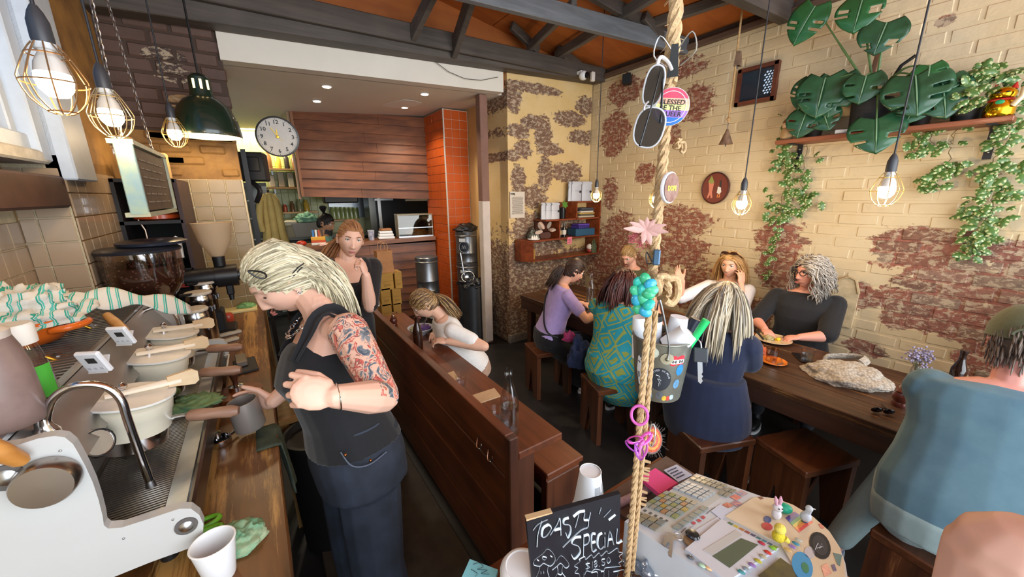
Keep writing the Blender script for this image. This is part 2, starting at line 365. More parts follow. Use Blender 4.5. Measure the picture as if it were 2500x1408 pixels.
def hair(parent,c,R,s,mat,style='long',length=.2,n=240,seed=1,top=1.07,part=.0,curl=0,tie=None,hairline=.42,rad=.0085,vol=1.0,ties=None,grav=.55,tail=.2,tailr=.03,name='hair',back=.0,taildir=(0,0,-1),roots=None,tuck=False):
    """scalp cap plus locks combed over the skull; tie = ponytail knot in head coordinates"""
    n=int(n*2.3); rad*=.55; rr=random.Random(seed); b=MB(); S3=V((SX*s*top,SY*s*top,SZ*s*top))
    def on(d,k=1.0): return V((d.x*S3.x*k,d.y*S3.y*k,d.z*S3.z*k))
    def scalp(d):   # is this direction covered by hair
        lim=hairline+.05*math.cos(6*d.x)
        if d.y>0: return d.z>lim-.42*max(0,abs(d.x)-.55)*2.2-(1-d.y)*.36
        return d.z>-.42-.25*max(0,-d.y)
    nu,nv=40,22; grid=[]
    for i in range(nv+1):
        a=math.pi*i/nv
        grid.append([V((math.sin(a)*math.cos(2*math.pi*j/nu),math.sin(a)*math.sin(2*math.pi*j/nu),math.cos(a))) for j in range(nu)])
    vs=[c+R@on(d,.985) for row in grid for d in row]; fs=[]
    for i in range(nv):
        for j in range(nu):
            ids=(i*nu+j,(i+1)*nu+j,(i+1)*nu+(j+1)%nu,i*nu+(j+1)%nu); m=(grid[i][j]+grid[i+1][(j+1)%nu]).normalized()
            if scalp(m): fs.append(ids)
    b.add(vs,fs)
    Gv=R.transposed()@V((0,0,-1)); tk=V(tie)*s if tie else None; tips=[]
    for k in range(n):
        for _ in range(60):
            d=V((rr.gauss(0,1),rr.gauss(0,1),rr.gauss(0,1))).normalized()
            if scalp(d) and (roots is None or roots(d)): break
        p=on(d); pts=[p*.97]; step=length*s/7*(.75+.5*rr.random())
        if tie:
            for q in range(1,8):
                t=q/7; m=(p.lerp(tk,t)); dd=V((m.x/S3.x,m.y/S3.y,m.z/S3.z)); L=dd.length
                if L<1: m=on(dd/L)
                pts.append(m)
        else:
            side=1 if d.x>part else -1
            dr=V((side*(.7 if abs(d.x)<.5 else .3),-.55+back,-.15)) if d.z>.25 else V((.15*side,-.35+back,-.8))
            if d.y<-.1: dr.x*=.25
            if style=='back': dr=V((.1*side,-1,-.2))
            if style=='fringe' and d.y>.2: dr=V((.25*side,.5,-.9))
            dr.normalize(); ph=rr.random()*6.28; cr=curl*(.7+.6*rr.random())
            for q in range(1,9 if curl else 8):
                g_=grav*(.35+.1*q)
                if tuck and p.y>-.035*s: g_*=.12; dr=dr+V((0,-.55,-.16))
                dr=(dr+Gv*g_+V((rr.gauss(0,.05),rr.gauss(0,.05),rr.gauss(0,.04)))).normalized()
                p=p+dr*step; dd=V((p.x/S3.x,p.y/S3.y,p.z/S3.z)); L=dd.length
                lim=1.0+(.05*vol if L<1.3 else 0)*rr.random()
                if L<lim and dd.z>-1.1:
                    p2=on(dd/L*lim); dr=(dr+(p2-p)*14).normalized(); p=p2
                w=V((0,0,0))
                if curl: w=V((math.cos(ph+q*1.9),math.sin(ph+q*1.9),math.sin(ph+q*1.1)))*cr*s
                pts.append(p+w)
        m=len(pts); rad_=[rad*s*(1.0 if 0<i<m-2 else (.8 if i==0 else (.7 if i==m-2 else .12)))*(.8+.3*rr.random()) for i in range(m)]
        b.tube([c+R@q for q in pts],rad_,5,flat=.55)
    if tie:
        tw=c+R@tk; td=V(taildir).normalized(); sd=td.orthogonal().normalized(); sd2=td.cross(sd); out=(R@tk.normalized())
        for k in range(int(n*.3)):
            a=rr.random()*6.28; q=tailr*s*math.sqrt(rr.random()); o=sd*math.cos(a)*q+sd2*math.sin(a)*q; pts=[]
            L=tail*s*(.75+.35*rr.random())
            for i in range(7):
                t=i/6; pts.append(tw+o*(.35+1.0*math.sin(t*2.2))+out*(.03*s*math.sin(min(1,t*2)*1.57))+td*(L*t)+V((rr.gauss(0,.003),rr.gauss(0,.003),0)))
            b.tube(pts,[.0035*s,.0045*s,.0045*s,.004*s,.0035*s,.0025*s,.0008*s],5,flat=.6)
    return b.build(name,mat,parent,ang=0)
def face(parent,c,R,s,brow='#5a4030',iris='#4a3a2c',lip='#b06a62',open_=.7,eyes=True):
    """eyes, brows and lips as small children of the body"""
    for sg in(-1,1):
        if eyes:
            e=MB(); e.ball(c+R@(V((sg*.032,.0725,.010))*s),.0125*s,14); eo=e.build('eye',M('#e8e2dc',.2),parent)
            i_=MB(); i_.ball(c+R@(V((sg*.032,.0825,.0095))*s),(.0052*s,.0032*s,.0052*s),12,0,R); i_.build('iris',M(iris,.15),eo)
            pu=MB()
            pts=[c+R@(V((sg*(.032+.0145*math.cos(math.pi*k/6)),.0855-.004*abs(math.cos(math.pi*k/6)),.0105+.0065*math.sin(math.pi*k/6)*open_))*s) for k in range(7)]
            pu.tube(pts,[.0012*s,.002*s,.0024*s,.0026*s,.0024*s,.002*s,.0012*s],6); pu.build('eyelash',M('#2a1d18',.6),parent)
        bp=MB(); pts=[c+R@(V((sg*(.015+.033*k/5),.0945-.010*(k/5)**2*1.2,.0265+.006*math.sin(k/5*2.4)))*s) for k in range(6)]
        bp.tube(pts,[.0022*s,.0032*s,.0032*s,.003*s,.0024*s,.001*s],6,flat=.7); bp.build('eyebrow',M(brow,.7),parent)
    lp=MB()
    for z,w,r in((-.0615,.021,.0032),(-.0695,.017,.0038)):
        pts=[c+R@(V((w*(k/4-1),.1015-.012*(k/4-1)**2,z+.0015*math.cos((k/4-1)*6)*(1 if z>-.065 else 0)))*s) for k in range(9)]
        lp.tube(pts,[.0008*s]+[r*.8*s]*1+[r*s]*5+[r*.8*s]+[.0008*s],6)
    lp.build('lips',M(lip,.4),parent)
def skin(c,blotch='#c98a76'):
    return M(c,.5,var=.0,scale=18,sss=.12,c2=None,bump=.05,coord='Object')
def cloth(c,var=.12,bump=.35,scale=60,rough=.85,c2=None): return M(c,rough,var=var,scale=scale,bump=bump,sheen=.15,c2=c2)
UP=V((0,0,1))
def az(a): a=math.radians(a); return V((math.sin(a),math.cos(a),0))
def sitter(base,yaw,name_label,skinc,top,bottom,sleeve='short',lean=12,seat=.46,hh=None,hy=None,hp=10,hr=0,armL=None,armR=None,s=1.0,knee=1,legs=True,vox=.0052,hem=.02,
           collar=0,build=1.0,shirtname='shirt',legname='trousers',shoe=None,foot=None,skirt=False,arms_only=False,headoff=(0,0,0),neckbare=.0,handL=None,handR=None,feet=None,shinskin=False,shw=.160,wst=1.0):
    """a seated adult. base = point on the seat under the pelvis, yaw = way the body faces; arms given as (elbow, wrist) world points"""
    base=V(base); f=az(yaw); r=V((f.y,-f.x,0)); L=math.radians(lean); up=(UP*math.cos(L)+f*math.sin(L)).normalized(); fw=(f*math.cos(L)-UP*math.sin(L)).normalized()
    pel=base+UP*(.10*s); w=build
    P=lambda h,q=0:pel+up*(h*s)+fw*(q*s)
    b=MB()
    T=[(P(-.075,.03),.165*w,.12*w),(P(0,.0),.175*w,.125*w),(P(.10,.0),.155*w*wst,.108*w*wst),(P(.20,.005),.14*w*wst,.098*w*wst),(P(.31,.015),.152*w,.108*w),(P(.40,.005),.165*w,.10*w),(P(.47,-.01),.15*w,.075*w),(P(.515,-.012),.075,.055)]
    rings=lambda k,d=0:[(c,(hw+d)*s*k,(hd+d)*s*k,r,fw) for c,hw,hd in T]
    torso(b,rings(.93))
    neck=P(.50,-.015); hc=neck+up*(.165*s)+fw*(.035*s)+V(headoff)
    HR=hrot(yaw if hy is None else hy,hp,hr)
    limb(b,[neck-up*.05*s,neck+up*.03*s,hc+HR@V((0,-.022,-.06))*s],[.056*s,.051*s,.05*s])
    head(b,hc,HR,s*.97)
    sh={-1:P(.43,-.01)-r*(shw*w*s),1:P(.43,-.01)+r*(shw*w*s)}
    arms={-1:armL,1:armR}; hands={-1:handL,1:handR}; sb=MB(); torso(sb,rings(1.0,.012)[:-1]+[(P(.50,-.012),.085*s,.066*s,r,fw)])
    for sg in(-1,1):
        if arms[sg] is None: e=sh[sg]-up*.26*s+fw*.06*s-(-sg)*r*.05; wr_=e+f*.2*s+UP*.0
        else: e,wr_=[V(q) for q in arms[sg]]
        S0=sh[sg]; limb(b,[S0,S0.lerp(e,.35),S0.lerp(e,.75),e],[.052*s*w,.048*s*w,.04*s*w,.037*s]); limb(b,[e,e.lerp(wr_,.25),e.lerp(wr_,.7),wr_],[.037*s,.041*s,.032*s,.026*s])
        hd=hands[sg] or {}
        hand(b,wr_,hd.get('f',(wr_-e).normalized()),hd.get('p',V((0,0,-1))),hd.get('side',sg),hd.get('curl',(30,35,25)),hd.get('thumb',(35,25)),.98*s,hd.get('spread',4))
        k={'short':.62,'none':.0,'half':.95,'long':2}[sleeve]
        if k:
            q=S0.lerp(e,min(k,1)); limb(sb,[S0-up*.0,S0.lerp(e,min(k,1)*.5),q],[.061*s*w,.059*s*w,(.058 if k<1 else .052)*s*w])
            if k>1: limb(sb,[e,e.lerp(wr_,.5),e.lerp(wr_,.93)],[.050*s,.046*s,.036*s])
    hips={sg:pel+r*(sg*.095*s*w)-UP*.02*s for sg in(-1,1)}; lb=MB(); torso(lb,[(P(-.085,.02),.18*w*s,.135*w*s,r,fw),(P(0,0),.187*w*s,.137*w*s,r,fw),(P(.085,0),.168*w*s,.118*w*s,r,fw)])
    ankles=[]
    if legs:
        for sg in(-1,1):
            kn=hips[sg]+f*(.40*s)*knee+r*(sg*.05)+UP*(-.01);
            ft=(feet or {}).get(sg); an=V(ft) if ft else V((kn.x,kn.y,.085))-f*.06+r*sg*.0
            limb(b,[hips[sg],hips[sg].lerp(kn,.5),kn],[.075*s*w,.065*s*w,.052*s]); limb(b,[kn,kn.lerp(an,.3),kn.lerp(an,.7),an],[.05*s,.05*s,.038*s,.032*s]); ankles.append(an)
            limb(lb,[hips[sg],hips[sg].lerp(kn,.5),kn],[.093*s*w,.083*s*w,.066*s]);
            if not shinskin: limb(lb,[kn,kn.lerp(an,.5),an+(kn-an)*.12],[.066*s,.06*s,.05*s])
            b.ball(an+f*.06-UP*.04,(.035,.09,.03),10,0,basis(r,f,UP))
    me=remesh(b,vox,2,skin(skinc)); body=obj_from(me,'person',None,(base.x,base.y,min(v.co.z for v in me.vertices)))
    tag(body,name_label,'person')
    obj_from(remesh(sb,.0065,12,top),shirtname,body)
    if bottom: obj_from(remesh(lb,.008,8,bottom),legname,body)
    if legs and shoe:
        for an in ankles:
            q=MB(); q.ball(an+f*.055-UP*.045,(.046,.125,.045),14,0,basis(r,f,UP)); q.ball(an-UP*.01,(.042,.05,.06),12,0,basis(r,f,UP)); q.v=[V((v.x,v.y,max(v.z,.012))) for v in q.v]
            so=obj_from(remesh(q,.007,2,shoe),'shoe',body)
            q=MB(); q.prism([(.05*math.cos(t)*(1 if True else 1),.128*math.sin(t)) for t in [2*math.pi*i/18 for i in range(18)]],.0,.022,V((an.x,an.y,.0))+f*.055,basis(r,f,UP)); q.build('sole',M('#d8d8d8',.6),so)
    return body,hc,HR,dict(P=P,r=r,fw=fw,up=up,sh=sh,f=f)
# ================================================================ the room
def struct(o,name=None): o['kind']='structure'; return o
XW=3.69; YP=3.632
CREAM='#dcc394'
def peel_mat(name,patches,paint1,paint2,bricks,dens=.0,nscale=7.0,axis='YZ',amp=1.5,dirt='#5a4632',low=None,dirty=.4):
    m,n,l,b=newmat(name); g=n.new('ShaderNodeNewGeometry'); oi=n.new('ShaderNodeObjectInfo')
    sep=n.new('ShaderNodeSeparateXYZ'); l.new(g.outputs['Position'],sep.inputs[0])
    U=sep.outputs['Y' if axis[0]=='Y' else 'X']; Z=sep.outputs['Z']
    def math_(op,a,bb=None,c=None):
        q=n.new('ShaderNodeMath'); q.operation=op
        for i,x in enumerate((a,bb,c)):
            if x is None: continue
            if isinstance(x,(int,float)): q.inputs[i].default_value=x
            else: l.new(x,q.inputs[i])
        return q.outputs[0]
    def nz(sc,det=6,ro=.65,dist=0,vec=None):
        q=n.new('ShaderNodeTexNoise'); q.inputs['Scale'].default_value=sc; q.inputs['Detail'].default_value=det; q.inputs['Roughness'].default_value=ro; q.inputs['Distortion'].default_value=dist
        l.new(vec or g.outputs['Position'],q.inputs['Vector']); return q.outputs[0]
    acc=None
    for (u,z,ru,rz_) in patches:
        du=math_('MULTIPLY',math_('SUBTRACT',U,u),1/ru); dz=math_('MULTIPLY',math_('SUBTRACT',Z,z),1/rz_)
        d=math_('SUBTRACT',1.0,math_('ADD',math_('MULTIPLY',du,du),math_('MULTIPLY',dz,dz)))
        acc=d if acc is None else math_('MAXIMUM',acc,d)
    if acc is None: acc=math_('ADD',-1.0,0.0)
    acc=math_('MAXIMUM',acc,-1.2)
    base=math_('MULTIPLY_ADD',acc,.42,dens)
    if low: base=math_('ADD',base,math_('MULTIPLY',math_('MAXIMUM',math_('SUBTRACT',low[0],Z),0.0),low[1]))
    st=n.new('ShaderNodeMapping'); l.new(g.outputs['Position'],st.inputs[0]); st.inputs['Scale'].default_value=(1,1,1.7)
    base=math_('ADD',base,math_('MULTIPLY',math_('SUBTRACT',nz(nscale,9,.68,.5,st.outputs[0]),.5),amp))
    base=math_('ADD',base,math_('MULTIPLY',math_('SUBTRACT',nz(24,6,.7,.8,st.outputs[0]),.5),amp*.38)); base=math_('ADD',base,math_('MULTIPLY',math_('SUBTRACT',oi.outputs['Random'],.5),.10))
    r=n.new('ShaderNodeValToRGB'); r.color_ramp.elements[0].position=.0; r.color_ramp.elements[1].position=.035
    r.color_ramp.elements[0].color=(0,0,0,1); r.color_ramp.elements[1].color=(1,1,1,1); l.new(base,r.inputs[0])
    rb=n.new('ShaderNodeValToRGB'); k=len(bricks); e=rb.color_ramp.elements
    while len(e)<k: e.new(.5)
    for i,cx in enumerate(bricks): e[i].position=(i+.5)/k; e[i].color=lin(cx)
    l.new(math_('ADD',math_('MULTIPLY',oi.outputs['Random'],.8),math_('MULTIPLY',nz(2.2,3),.3)),rb.inputs[0])
    mxb=n.new('ShaderNodeMixRGB'); mxb.blend_type='MULTIPLY'; mxb.inputs[0].default_value=.75; l.new(rb.outputs[0],mxb.inputs[1])
    rr=n.new('ShaderNodeValToRGB'); rr.color_ramp.elements[0].position=.3; rr.color_ramp.elements[0].color=(.45,.42,.4,1); rr.color_ramp.elements[1].position=.62; rr.color_ramp.elements[1].color=(1.15,1.1,1.05,1); l.new(nz(34,5,.7),rr.inputs[0]); l.new(rr.outputs[0],mxb.inputs[2])
    rf=n.new('ShaderNodeValToRGB'); rf.color_ramp.elements[0].position=.51; rf.color_ramp.elements[0].color=(0,0,0,1); rf.color_ramp.elements[1].position=.55; rf.color_ramp.elements[1].color=(1,1,1,1); l.new(nz(19,9,.75,.4,st.outputs[0]),rf.inputs[0])
    mf=n.new('ShaderNodeMixRGB'); mf.inputs[2].default_value=lin('#b9a68b'); l.new(math_('MULTIPLY',rf.outputs[0],.8),mf.inputs[0]); l.new(mxb.outputs[0],mf.inputs[1])
    rp=n.new('ShaderNodeValToRGB'); rp.color_ramp.elements[0].position=.35; rp.color_ramp.elements[0].color=lin(paint1); rp.color_ramp.elements[1].position=.65; rp.color_ramp.elements[1].color=lin(paint2); l.new(nz(1.6,5,.6),rp.inputs[0])
    rd=n.new('ShaderNodeValToRGB'); rd.color_ramp.elements[0].position=.60; rd.color_ramp.elements[0].color=(0,0,0,1); rd.color_ramp.elements[1].position=.8; rd.color_ramp.elements[1].color=(1,1,1,1); l.new(nz(9,8,.72,.3,st.outputs[0]),rd.inputs[0])
    mp_=n.new('ShaderNodeMixRGB'); mp_.inputs[2].default_value=lin(dirt); l.new(math_('MULTIPLY',rd.outputs[0],dirty),mp_.inputs[0]); l.new(rp.outputs[0],mp_.inputs[1])
    mx=n.new('ShaderNodeMixRGB'); l.new(r.outputs[0],mx.inputs[0]); l.new(mp_.outputs[0],mx.inputs[1]); l.new(mf.outputs[0],mx.inputs[2]); l.new(mx.outputs[0],b.inputs['Base Color'])
    b.inputs['Roughness'].default_value=.62
    bp=n.new('ShaderNodeBump'); bp.inputs['Strength'].default_value=.55; bp.inputs['Distance'].default_value=.006
    l.new(math_('ADD',math_('MULTIPLY',nz(26,6,.7),.8),math_('MULTIPLY',r.outputs[0],-.5)),bp.inputs['Height']); l.new(bp.outputs[0],b.inputs['Normal'])
    return m
BRV={}
def brick_mesh(mat,L,Hh,D,k):
    key=(mat.name,round(L,3),round(Hh,3),D,k)
    if key not in BRV:
        rr=random.Random(k*13+5); q=MB().box((0,0,0),(L,Hh,D),ch=.009)
        q.v=[v+V((rr.uniform(-.002,.002),rr.uniform(-.0025,.0025),rr.uniform(-.002,.002))) for v in q.v]
        BRV[key]=q.mesh('brick',mat)
    return BRV[key]
def brickwork(wall,O,u,n,length,height,mat,L=.234,Hh=.080,gap=.006,limit=10**9,depth=.05,proud=-.0004,skip=None,rnd=3,tone=0):
    """courses of single bricks on the wall: O lower corner, u along, n outward"""
    O=V(O);u=V(u).normalized();n=V(n).normalized();z=V((0,0,1)); rr=random.Random(rnd)
    B=basis(u,z,n) if u.cross(z).dot(n)>0 else basis(-u,z,n); items=[]
    rows=int(height/(Hh+gap))
    for r in range(rows):
        a=-(L+gap)/2*(r%2); zc=(r+.5)*(Hh+gap)
        while a<length-.02:
            a0=max(a,0);a1=min(a+L,length)
            if a1-a0>.035:
                c=O+u*((a0+a1)/2)+z*zc
                if not(skip and skip(c)): items.append((c,round((a1-a0)/.0115)*.0115))
            a+=L+gap
    items.sort(key=lambda t:(t[0]-CP).length); rest=MB(); w0=wl(wall)
    for i,(c,ln) in enumerate(items):
        p=c+n*(proud-depth/2+rr.uniform(-.0022,.0018))
        if i<limit:
            o=bpy.data.objects.new('brick',brick_mesh(mat,ln,Hh,depth,i%4)); COL.objects.link(o); o.parent=wall; o.location=p-w0
            o.rotation_euler=(B@rot('Z',rr.uniform(-.5,.5))@rot('Y',rr.uniform(-.7,.7))).to_euler()
        else: rest.box(p,(ln,Hh,depth),B,.007)
    if rest.v: rest.build('brickwork',mat,wall)['kind']='stuff'
TV={}
def tiles(wall,O,u,v,n,nu,nv,w,h,mat,gap=.005,th=.008,skip=None,rnd=5,name='tile'):
    O=V(O);u=V(u).normalized();v=V(v).normalized();n=V(n).normalized();rr=random.Random(rnd)
    if u.cross(v).dot(n)<0: u2=-u
    else: u2=u
    B=basis(u2,v,n); key=(mat.name,w,h)
    if key not in TV: TV[key]=MB().box((0,0,0),(w-gap,h-gap,th),ch=.0025).mesh(name,mat)
    for i in range(nu):
        for j in range(nv):
            c=O+u*((i+.5)*w)+v*((j+.5)*h)+n*(th*.3)
            if skip and skip(c): continue
            o=bpy.data.objects.new(name,TV[key]); COL.objects.link(o); o.parent=wall; o.location=c-wl(wall)
            o.rotation_euler=(B@rot('X',rr.uniform(-.5,.5))@rot('Y',rr.uniform(-.5,.5))).to_euler()
m_floor=M('#2e2b2b',.42,var=.35,scale=2.5,bump=.12,coord='World',c2='#1a191a')
floor=struct(MB().box((1.4,2.9,-.05),(5.4,11,.1)).build('floor',m_floor))
def oxyz(px,py): q=ox(px,py,XW); return q.y,q.z
def P_(px,py,rx,ry):
    a=ox(px,py,XW);b_=ox(px+rx,py,XW);c_=ox(px,py+ry,XW); return (a.y,a.z,abs(a.y-b_.y)+.01,abs(a.z-c_.z)+.01)
right_patches=[P_(*q) for q in [(2260,610,190,60),(2330,690,180,60),(2260,745,190,40),(2340,800,150,40),(2390,880,80,45),(2480,720,90,80),(2470,640,60,50),(1900,590,75,55),(1900,660,70,50),(1660,540,90,40),(1650,610,100,45),(1560,670,90,50),(1515,560,40,50),(1575,425,26,28),(1640,330,25,25),(1640,175,90,32),(1700,250,45,50),(1525,225,50,35),(1500,330,40,60),(1490,470,20,45),(1480,640,60,90),(1700,710,90,60),(1800,760,110,50),(2110,850,60,20),(2090,720,45,35),(2190,780,50,25),(2440,300,25,15),(2310,50,25,10)]]
M_RIGHT=peel_mat('peeling_cream_brick',right_patches,'#c6b08a','#d0be9c',['#75604f','#8d5543','#857262','#96594a','#755546'],dens=-.07,amp=1.2,nscale=8)
M_MORT=M('#b39c74',.8,var=.2,scale=30,bump=.4,coord='World'); M_MORT2=M('#8d7a60',.8,var=.25,scale=30,bump=.4,coord='World')
wr=struct(MB().box((XW+.145,1.1,1.56),(.28,5.1,3.12)).build('wall_right',[M_RIGHT]))
def wskip(c): return 1.545<c.y<1.875 and 2.53<c.z<2.825
brickwork(wr,(XW,-1.4,0),(0,1,0),(-1,0,0),5.02,3.12,M_RIGHT,limit=300,skip=wskip,rnd=4)
pillar_patches=[]
def Q_(px,py,rx,ry):
    a=oy(px,py,YP);b_=oy(px+rx,py,YP);c_=oy(px,py+ry,YP); return (a.x,a.z,abs(a.x-b_.x)+.01,abs(a.z-c_.z)+.01)
pp=[Q_(*q) for q in [(1265,320,30,18),(1275,365,25,25),(1325,330,22,50),(1300,300,30,20),(1250,240,25,35),(1390,290,40,20),(1420,335,35,18),(1385,420,40,25),(1330,420,20,45),(1250,380,22,12),(1265,440,18,40),(1300,480,35,30),(1290,560,45,45),(1260,640,30,60),(1330,600,50,30),(1400,640,60,40),(1380,560,60,30),(1300,700,60,60),(1420,700,70,40),(1270,770,40,50),(1430,260,25,25),(1300,215,80,12),(1350,365,25,14)]]
M_PIL=peel_mat('peeling_pillar_brick',pp,'#cfae72','#d9bd8b',['#6b4f3c','#7b5b47','#5e4a3b','#86543f'],dens=-.05,amp=1.3,nscale=11,axis='XZ',low=(1.1,.5),dirty=.6)
wb=struct(MB().box((3.05,YP+.286,1.56),(1.27,.58,3.12)).build('wall_back',[M_PIL]))
brickwork(wb,(2.414,YP,.03),(1,0,0),(0,-1,0),1.27,3.0,M_PIL,rnd=8)
struct(MB().box((3.05,YP-.005,.05),(1.30,.05,.1)).build('baseboard_back',M('#8a8276',.7,var=.3,scale=20,coord='World')))
M_COR=peel_mat('corridor_brick',[],'#c9a468','#d8b97f',['#7b5b47','#6b4f3c'],dens=-.30,amp=.9,nscale=6,low=(1.0,.4),dirty=.5)
wc=struct(MB().box((2.547,4.45,1.43),(.26,1.05,2.86)).build('wall_corridor',[M_COR]))
brickwork(wc,(2.42,3.92,.03),(0,1,0),(-1,0,0),1.05,2.8,M_COR,rnd=9)
M_PLA=M('#6a4c2e',.75,var=.45,scale=5,bump=.8,coord='World',c2='#a67c42')
M_GROUT=M('#cbbd9e',.75,var=.15,scale=30,coord='World')
M_TILE=M('#a8927a',.22,var=.07,scale=3,coord='World',coat=.2); M_TILE2=M('#937e5a',.25,var=.07,scale=3,coord='World')
wl1=struct(MB().box((-.93,.55,1.0),(.22,3.8,2.0)).build('wall_left',M_GROUT))
tiles(wl1,(-.82,1.10,.88),(0,1,0),(0,0,1),(1,0,0),13,8,.104,.104,M_TILE,rnd=11)
wl2=struct(MB().box((-.78,3.04,1.72),(.25,1.18,3.44)).build('wall_left',M_PLA))
wl2b=struct(MB().box((-.735,2.81,.99),(.16,.72,1.98)).build('wall_step',M_GROUT))
tiles(wl2b,(-.815,2.45,.89),(1,0,0),(0,0,1),(0,-1,0),1,10,.052,.104,M_TILE,rnd=12)
tiles(wl2b,(-.763,2.45,.89),(1,0,0),(0,0,1),(0,-1,0),1,10,.104,.104,M_TILE,rnd=13)
tiles(wl2b,(-.655,2.455,.89),(0,1,0),(0,0,1),(1,0,0),7,10,.104,.104,M_TILE,rnd=14)
wp=struct(MB().box((-.36,3.90,1.72),(.64,.5,3.44)).build('wall_pier',M_PLA))
struct(MB().box((-.345,3.64,1.42),(.615,.05,1.02)).build('wall_pier_tiling',M_GROUT))
tp=bpy.data.objects['wall_pier_tiling']
tiles(tp,(-.665,3.614,.93),(1,0,0),(0,0,1),(0,-1,0),6,10,.103,.1,M_TILE2,rnd=15)
MB().box((-.36,3.654,2.80),(.66,.02,1.1)).build('mortar_bed',M('#46362e',.8),wp); M_DBR=peel_mat('dark_brick',[(-.35,2.72,.1,.06),(-.32,2.62,.1,.05),(-.3,2.45,.07,.04),(-.18,2.4,.08,.04),(-.12,2.36,.06,.03)],'#4a352c','#5c4237',['#3f2d27','#4d362d','#35261f','#a98a5e'],dens=.16,amp=.9,nscale=5,axis='XZ',dirty=.5)
brickwork(wp,(-.65,3.638,2.26),(1,0,0),(0,-1,0),.63,1.1,M_DBR,Hh=.082,rnd=16)
brickwork(wp,(-.03,3.66,2.26),(0,1,0),(1,0,0),.45,1.1,M_DBR,Hh=.082,rnd=17)
rr=random.Random(2)
for i in range(16):
    a=rr.uniform(-.62,-.08); zz=rr.choice([1.98,2.06,2.14,2.22])
    b_=MB().box((a,3.65,zz),(rr.uniform(.1,.2),.03,.06),rot('Y',rr.uniform(-4,4)),.012).build('stone',M_PLA,wp)
M_WP=M('#c3cedb',.45,var=.06,scale=12,coord='World'); M_PANE=M('#5f7698',.5,trans=1,ior=1.1)
wn=struct(MB().box((-.70,2.40,2.70),(.07,.09,1.5),ch=.006).build('window_1',M_WP))
MB().box((-.735,1.2,1.965),(.14,2.44,.05),ch=.008).build('window_sill',M('#b9b3a8',.6,var=.3,scale=14,coord='World'),wn)
MB().box((-.715,1.3,3.40),(.05,2.2,.08)).build('frame_rail',M_WP,wn)
MB().box((-.715,1.3,2.02),(.05,2.2,.06),ch=.005).build('frame_rail',M_WP,wn)
for y in (2.30,1.45): MB().box((-.725,y,2.7),(.045,.05,1.4),ch=.005).build('frame_stile',M_WP,wn)
for y0,y1 in((1.475,2.275),(.5,1.425)): MB().box((-.735,(y0+y1)/2,2.72),(.006,y1-y0,1.36)).build('pane',M_PANE,wn)
struct(MB().box((-.655,2.58,2.66),(.09,.26,1.56),ch=.006).build('trim_1',M_WP))
struct(MB().box((-.73,2.0,1.83),(.17,.86,.13),ch=.01).build('trim_2',M('#4a332b',.6,var=.3,scale=12,coord='World')))
def zt(x): return 2.752+.0385*x
M_PLW=M('#d9d2c6',.6,var=.04,scale=3,coord='World'); M_PLC=M('#d8cfbf',.7,var=.03,scale=2,coord='World')
b=MB(); x0,x1=-.04,2.36
b.hexa([V((x0,YP-.02,zt(x0))),V((x1,YP-.02,zt(x1))),V((x1,YP+.12,zt(x1))),V((x0,YP+.12,zt(x0))),V((x0,YP-.02,2.97)),V((x1,YP-.02,3.06)),V((x1,YP+.12,3.06)),V((x0,YP+.12,2.97))])
struct(b.build('beam_bulkhead',M_PLW)); bpy.data.objects['beam_bulkhead'].name='bulkhead'
b=MB(); x0,x1=-2.6,2.5
b.hexa([V((x0,YP+.1,zt(x0))),V((x1,YP+.1,zt(x1))),V((x1,8,zt(x1))),V((x0,8,zt(x0))),V((x0,YP+.1,zt(x0)+.1)),V((x1,YP+.1,zt(x1)+.1)),V((x1,8,zt(x1)+.1)),V((x0,8,zt(x0)+.1))])
kc=struct(b.build('ceiling',M_PLC))
q0=[oz(*q,zt(1.5)-.004) for q in [(930,256),(985,244),(1010,245),(1030,252),(1018,258),(985,264),(950,262)]]
b=MB(); b.add([q for q in q0]+[q+V((0,0,.003)) for q in q0],[tuple(range(7)),tuple(range(13,6,-1))]+[(i,i+7,(i+1)%7+7,(i+1)%7) for i in range(7)],0,False); b.build('plaster_patch',M('#ded9cf',.7),kc)
MB().tube(smooth_path([oy(1175,140,3.58),oy(1188,165,3.58),oy(1205,190,3.58),oy(1216,200,3.58)],4) if False else [oy(*q,3.585) for q in [(1062,150),(1095,175),(1135,192),(1175,196),(1216,188)]],.003,5).build('cable',M('#5a5650',.6),bpy.data.objects['bulkhead'])
M_PLY=wood('#9a5222','#bd6e30','X',.6,3,bump=.05); M_BEAM=wood('#38322e','#564d46','X',.6,8,'#6d655e',wearamt=.66); M_BEAMY=wood('#4a4541','#6a635c','Y',.6,8,'#857d74',wearamt=.66); M_GREY=wood('#55585c','#6d7176','X',.55,8,'#85888c',wearamt=.64)
b=MB(); xy=((-1.2,-1.6),(3.98,-1.6),(3.98,3.76),(-1.2,3.76)); b.hexa([V((x,y,roof(x)+.04)) for x,y in xy]+[V((x,y,roof(x)+.10)) for x,y in xy]); cl=struct(b.build('ceiling',M('#3a2417',.8)))
for i in range(3):
    for j in range(5):
        xc=-.30+1.72*i; o=MB().box((xc,-1.05+1.06*j,roof(xc)+.022),(1.735,1.055,.03),rot('Y',math.degrees(math.atan(.16))),.004).build('panel',M_PLY,cl)
def beam(a,b_,w,h,mat,name='beam'):
    """square timber from a to b (centre line)"""
    a=V(a);b_=V(b_)
    for q in(a,b_): q.z=min(q.z,roof(q.x)-h*.45)
    d=b_-a; x=d.normalized(); y=V((0,0,1)).cross(x).normalized(); z=x.cross(y)
    o=MB().box((0,0,0),(d.length,w,h),basis(x,y,z),.006); o.v=[v+(a+b_)/2 for v in o.v]
    return struct(o.build(name,mat))
beam((-1.0,3.54,2.955),(3.68,3.54,3.165),.15,.14,M_BEAM)
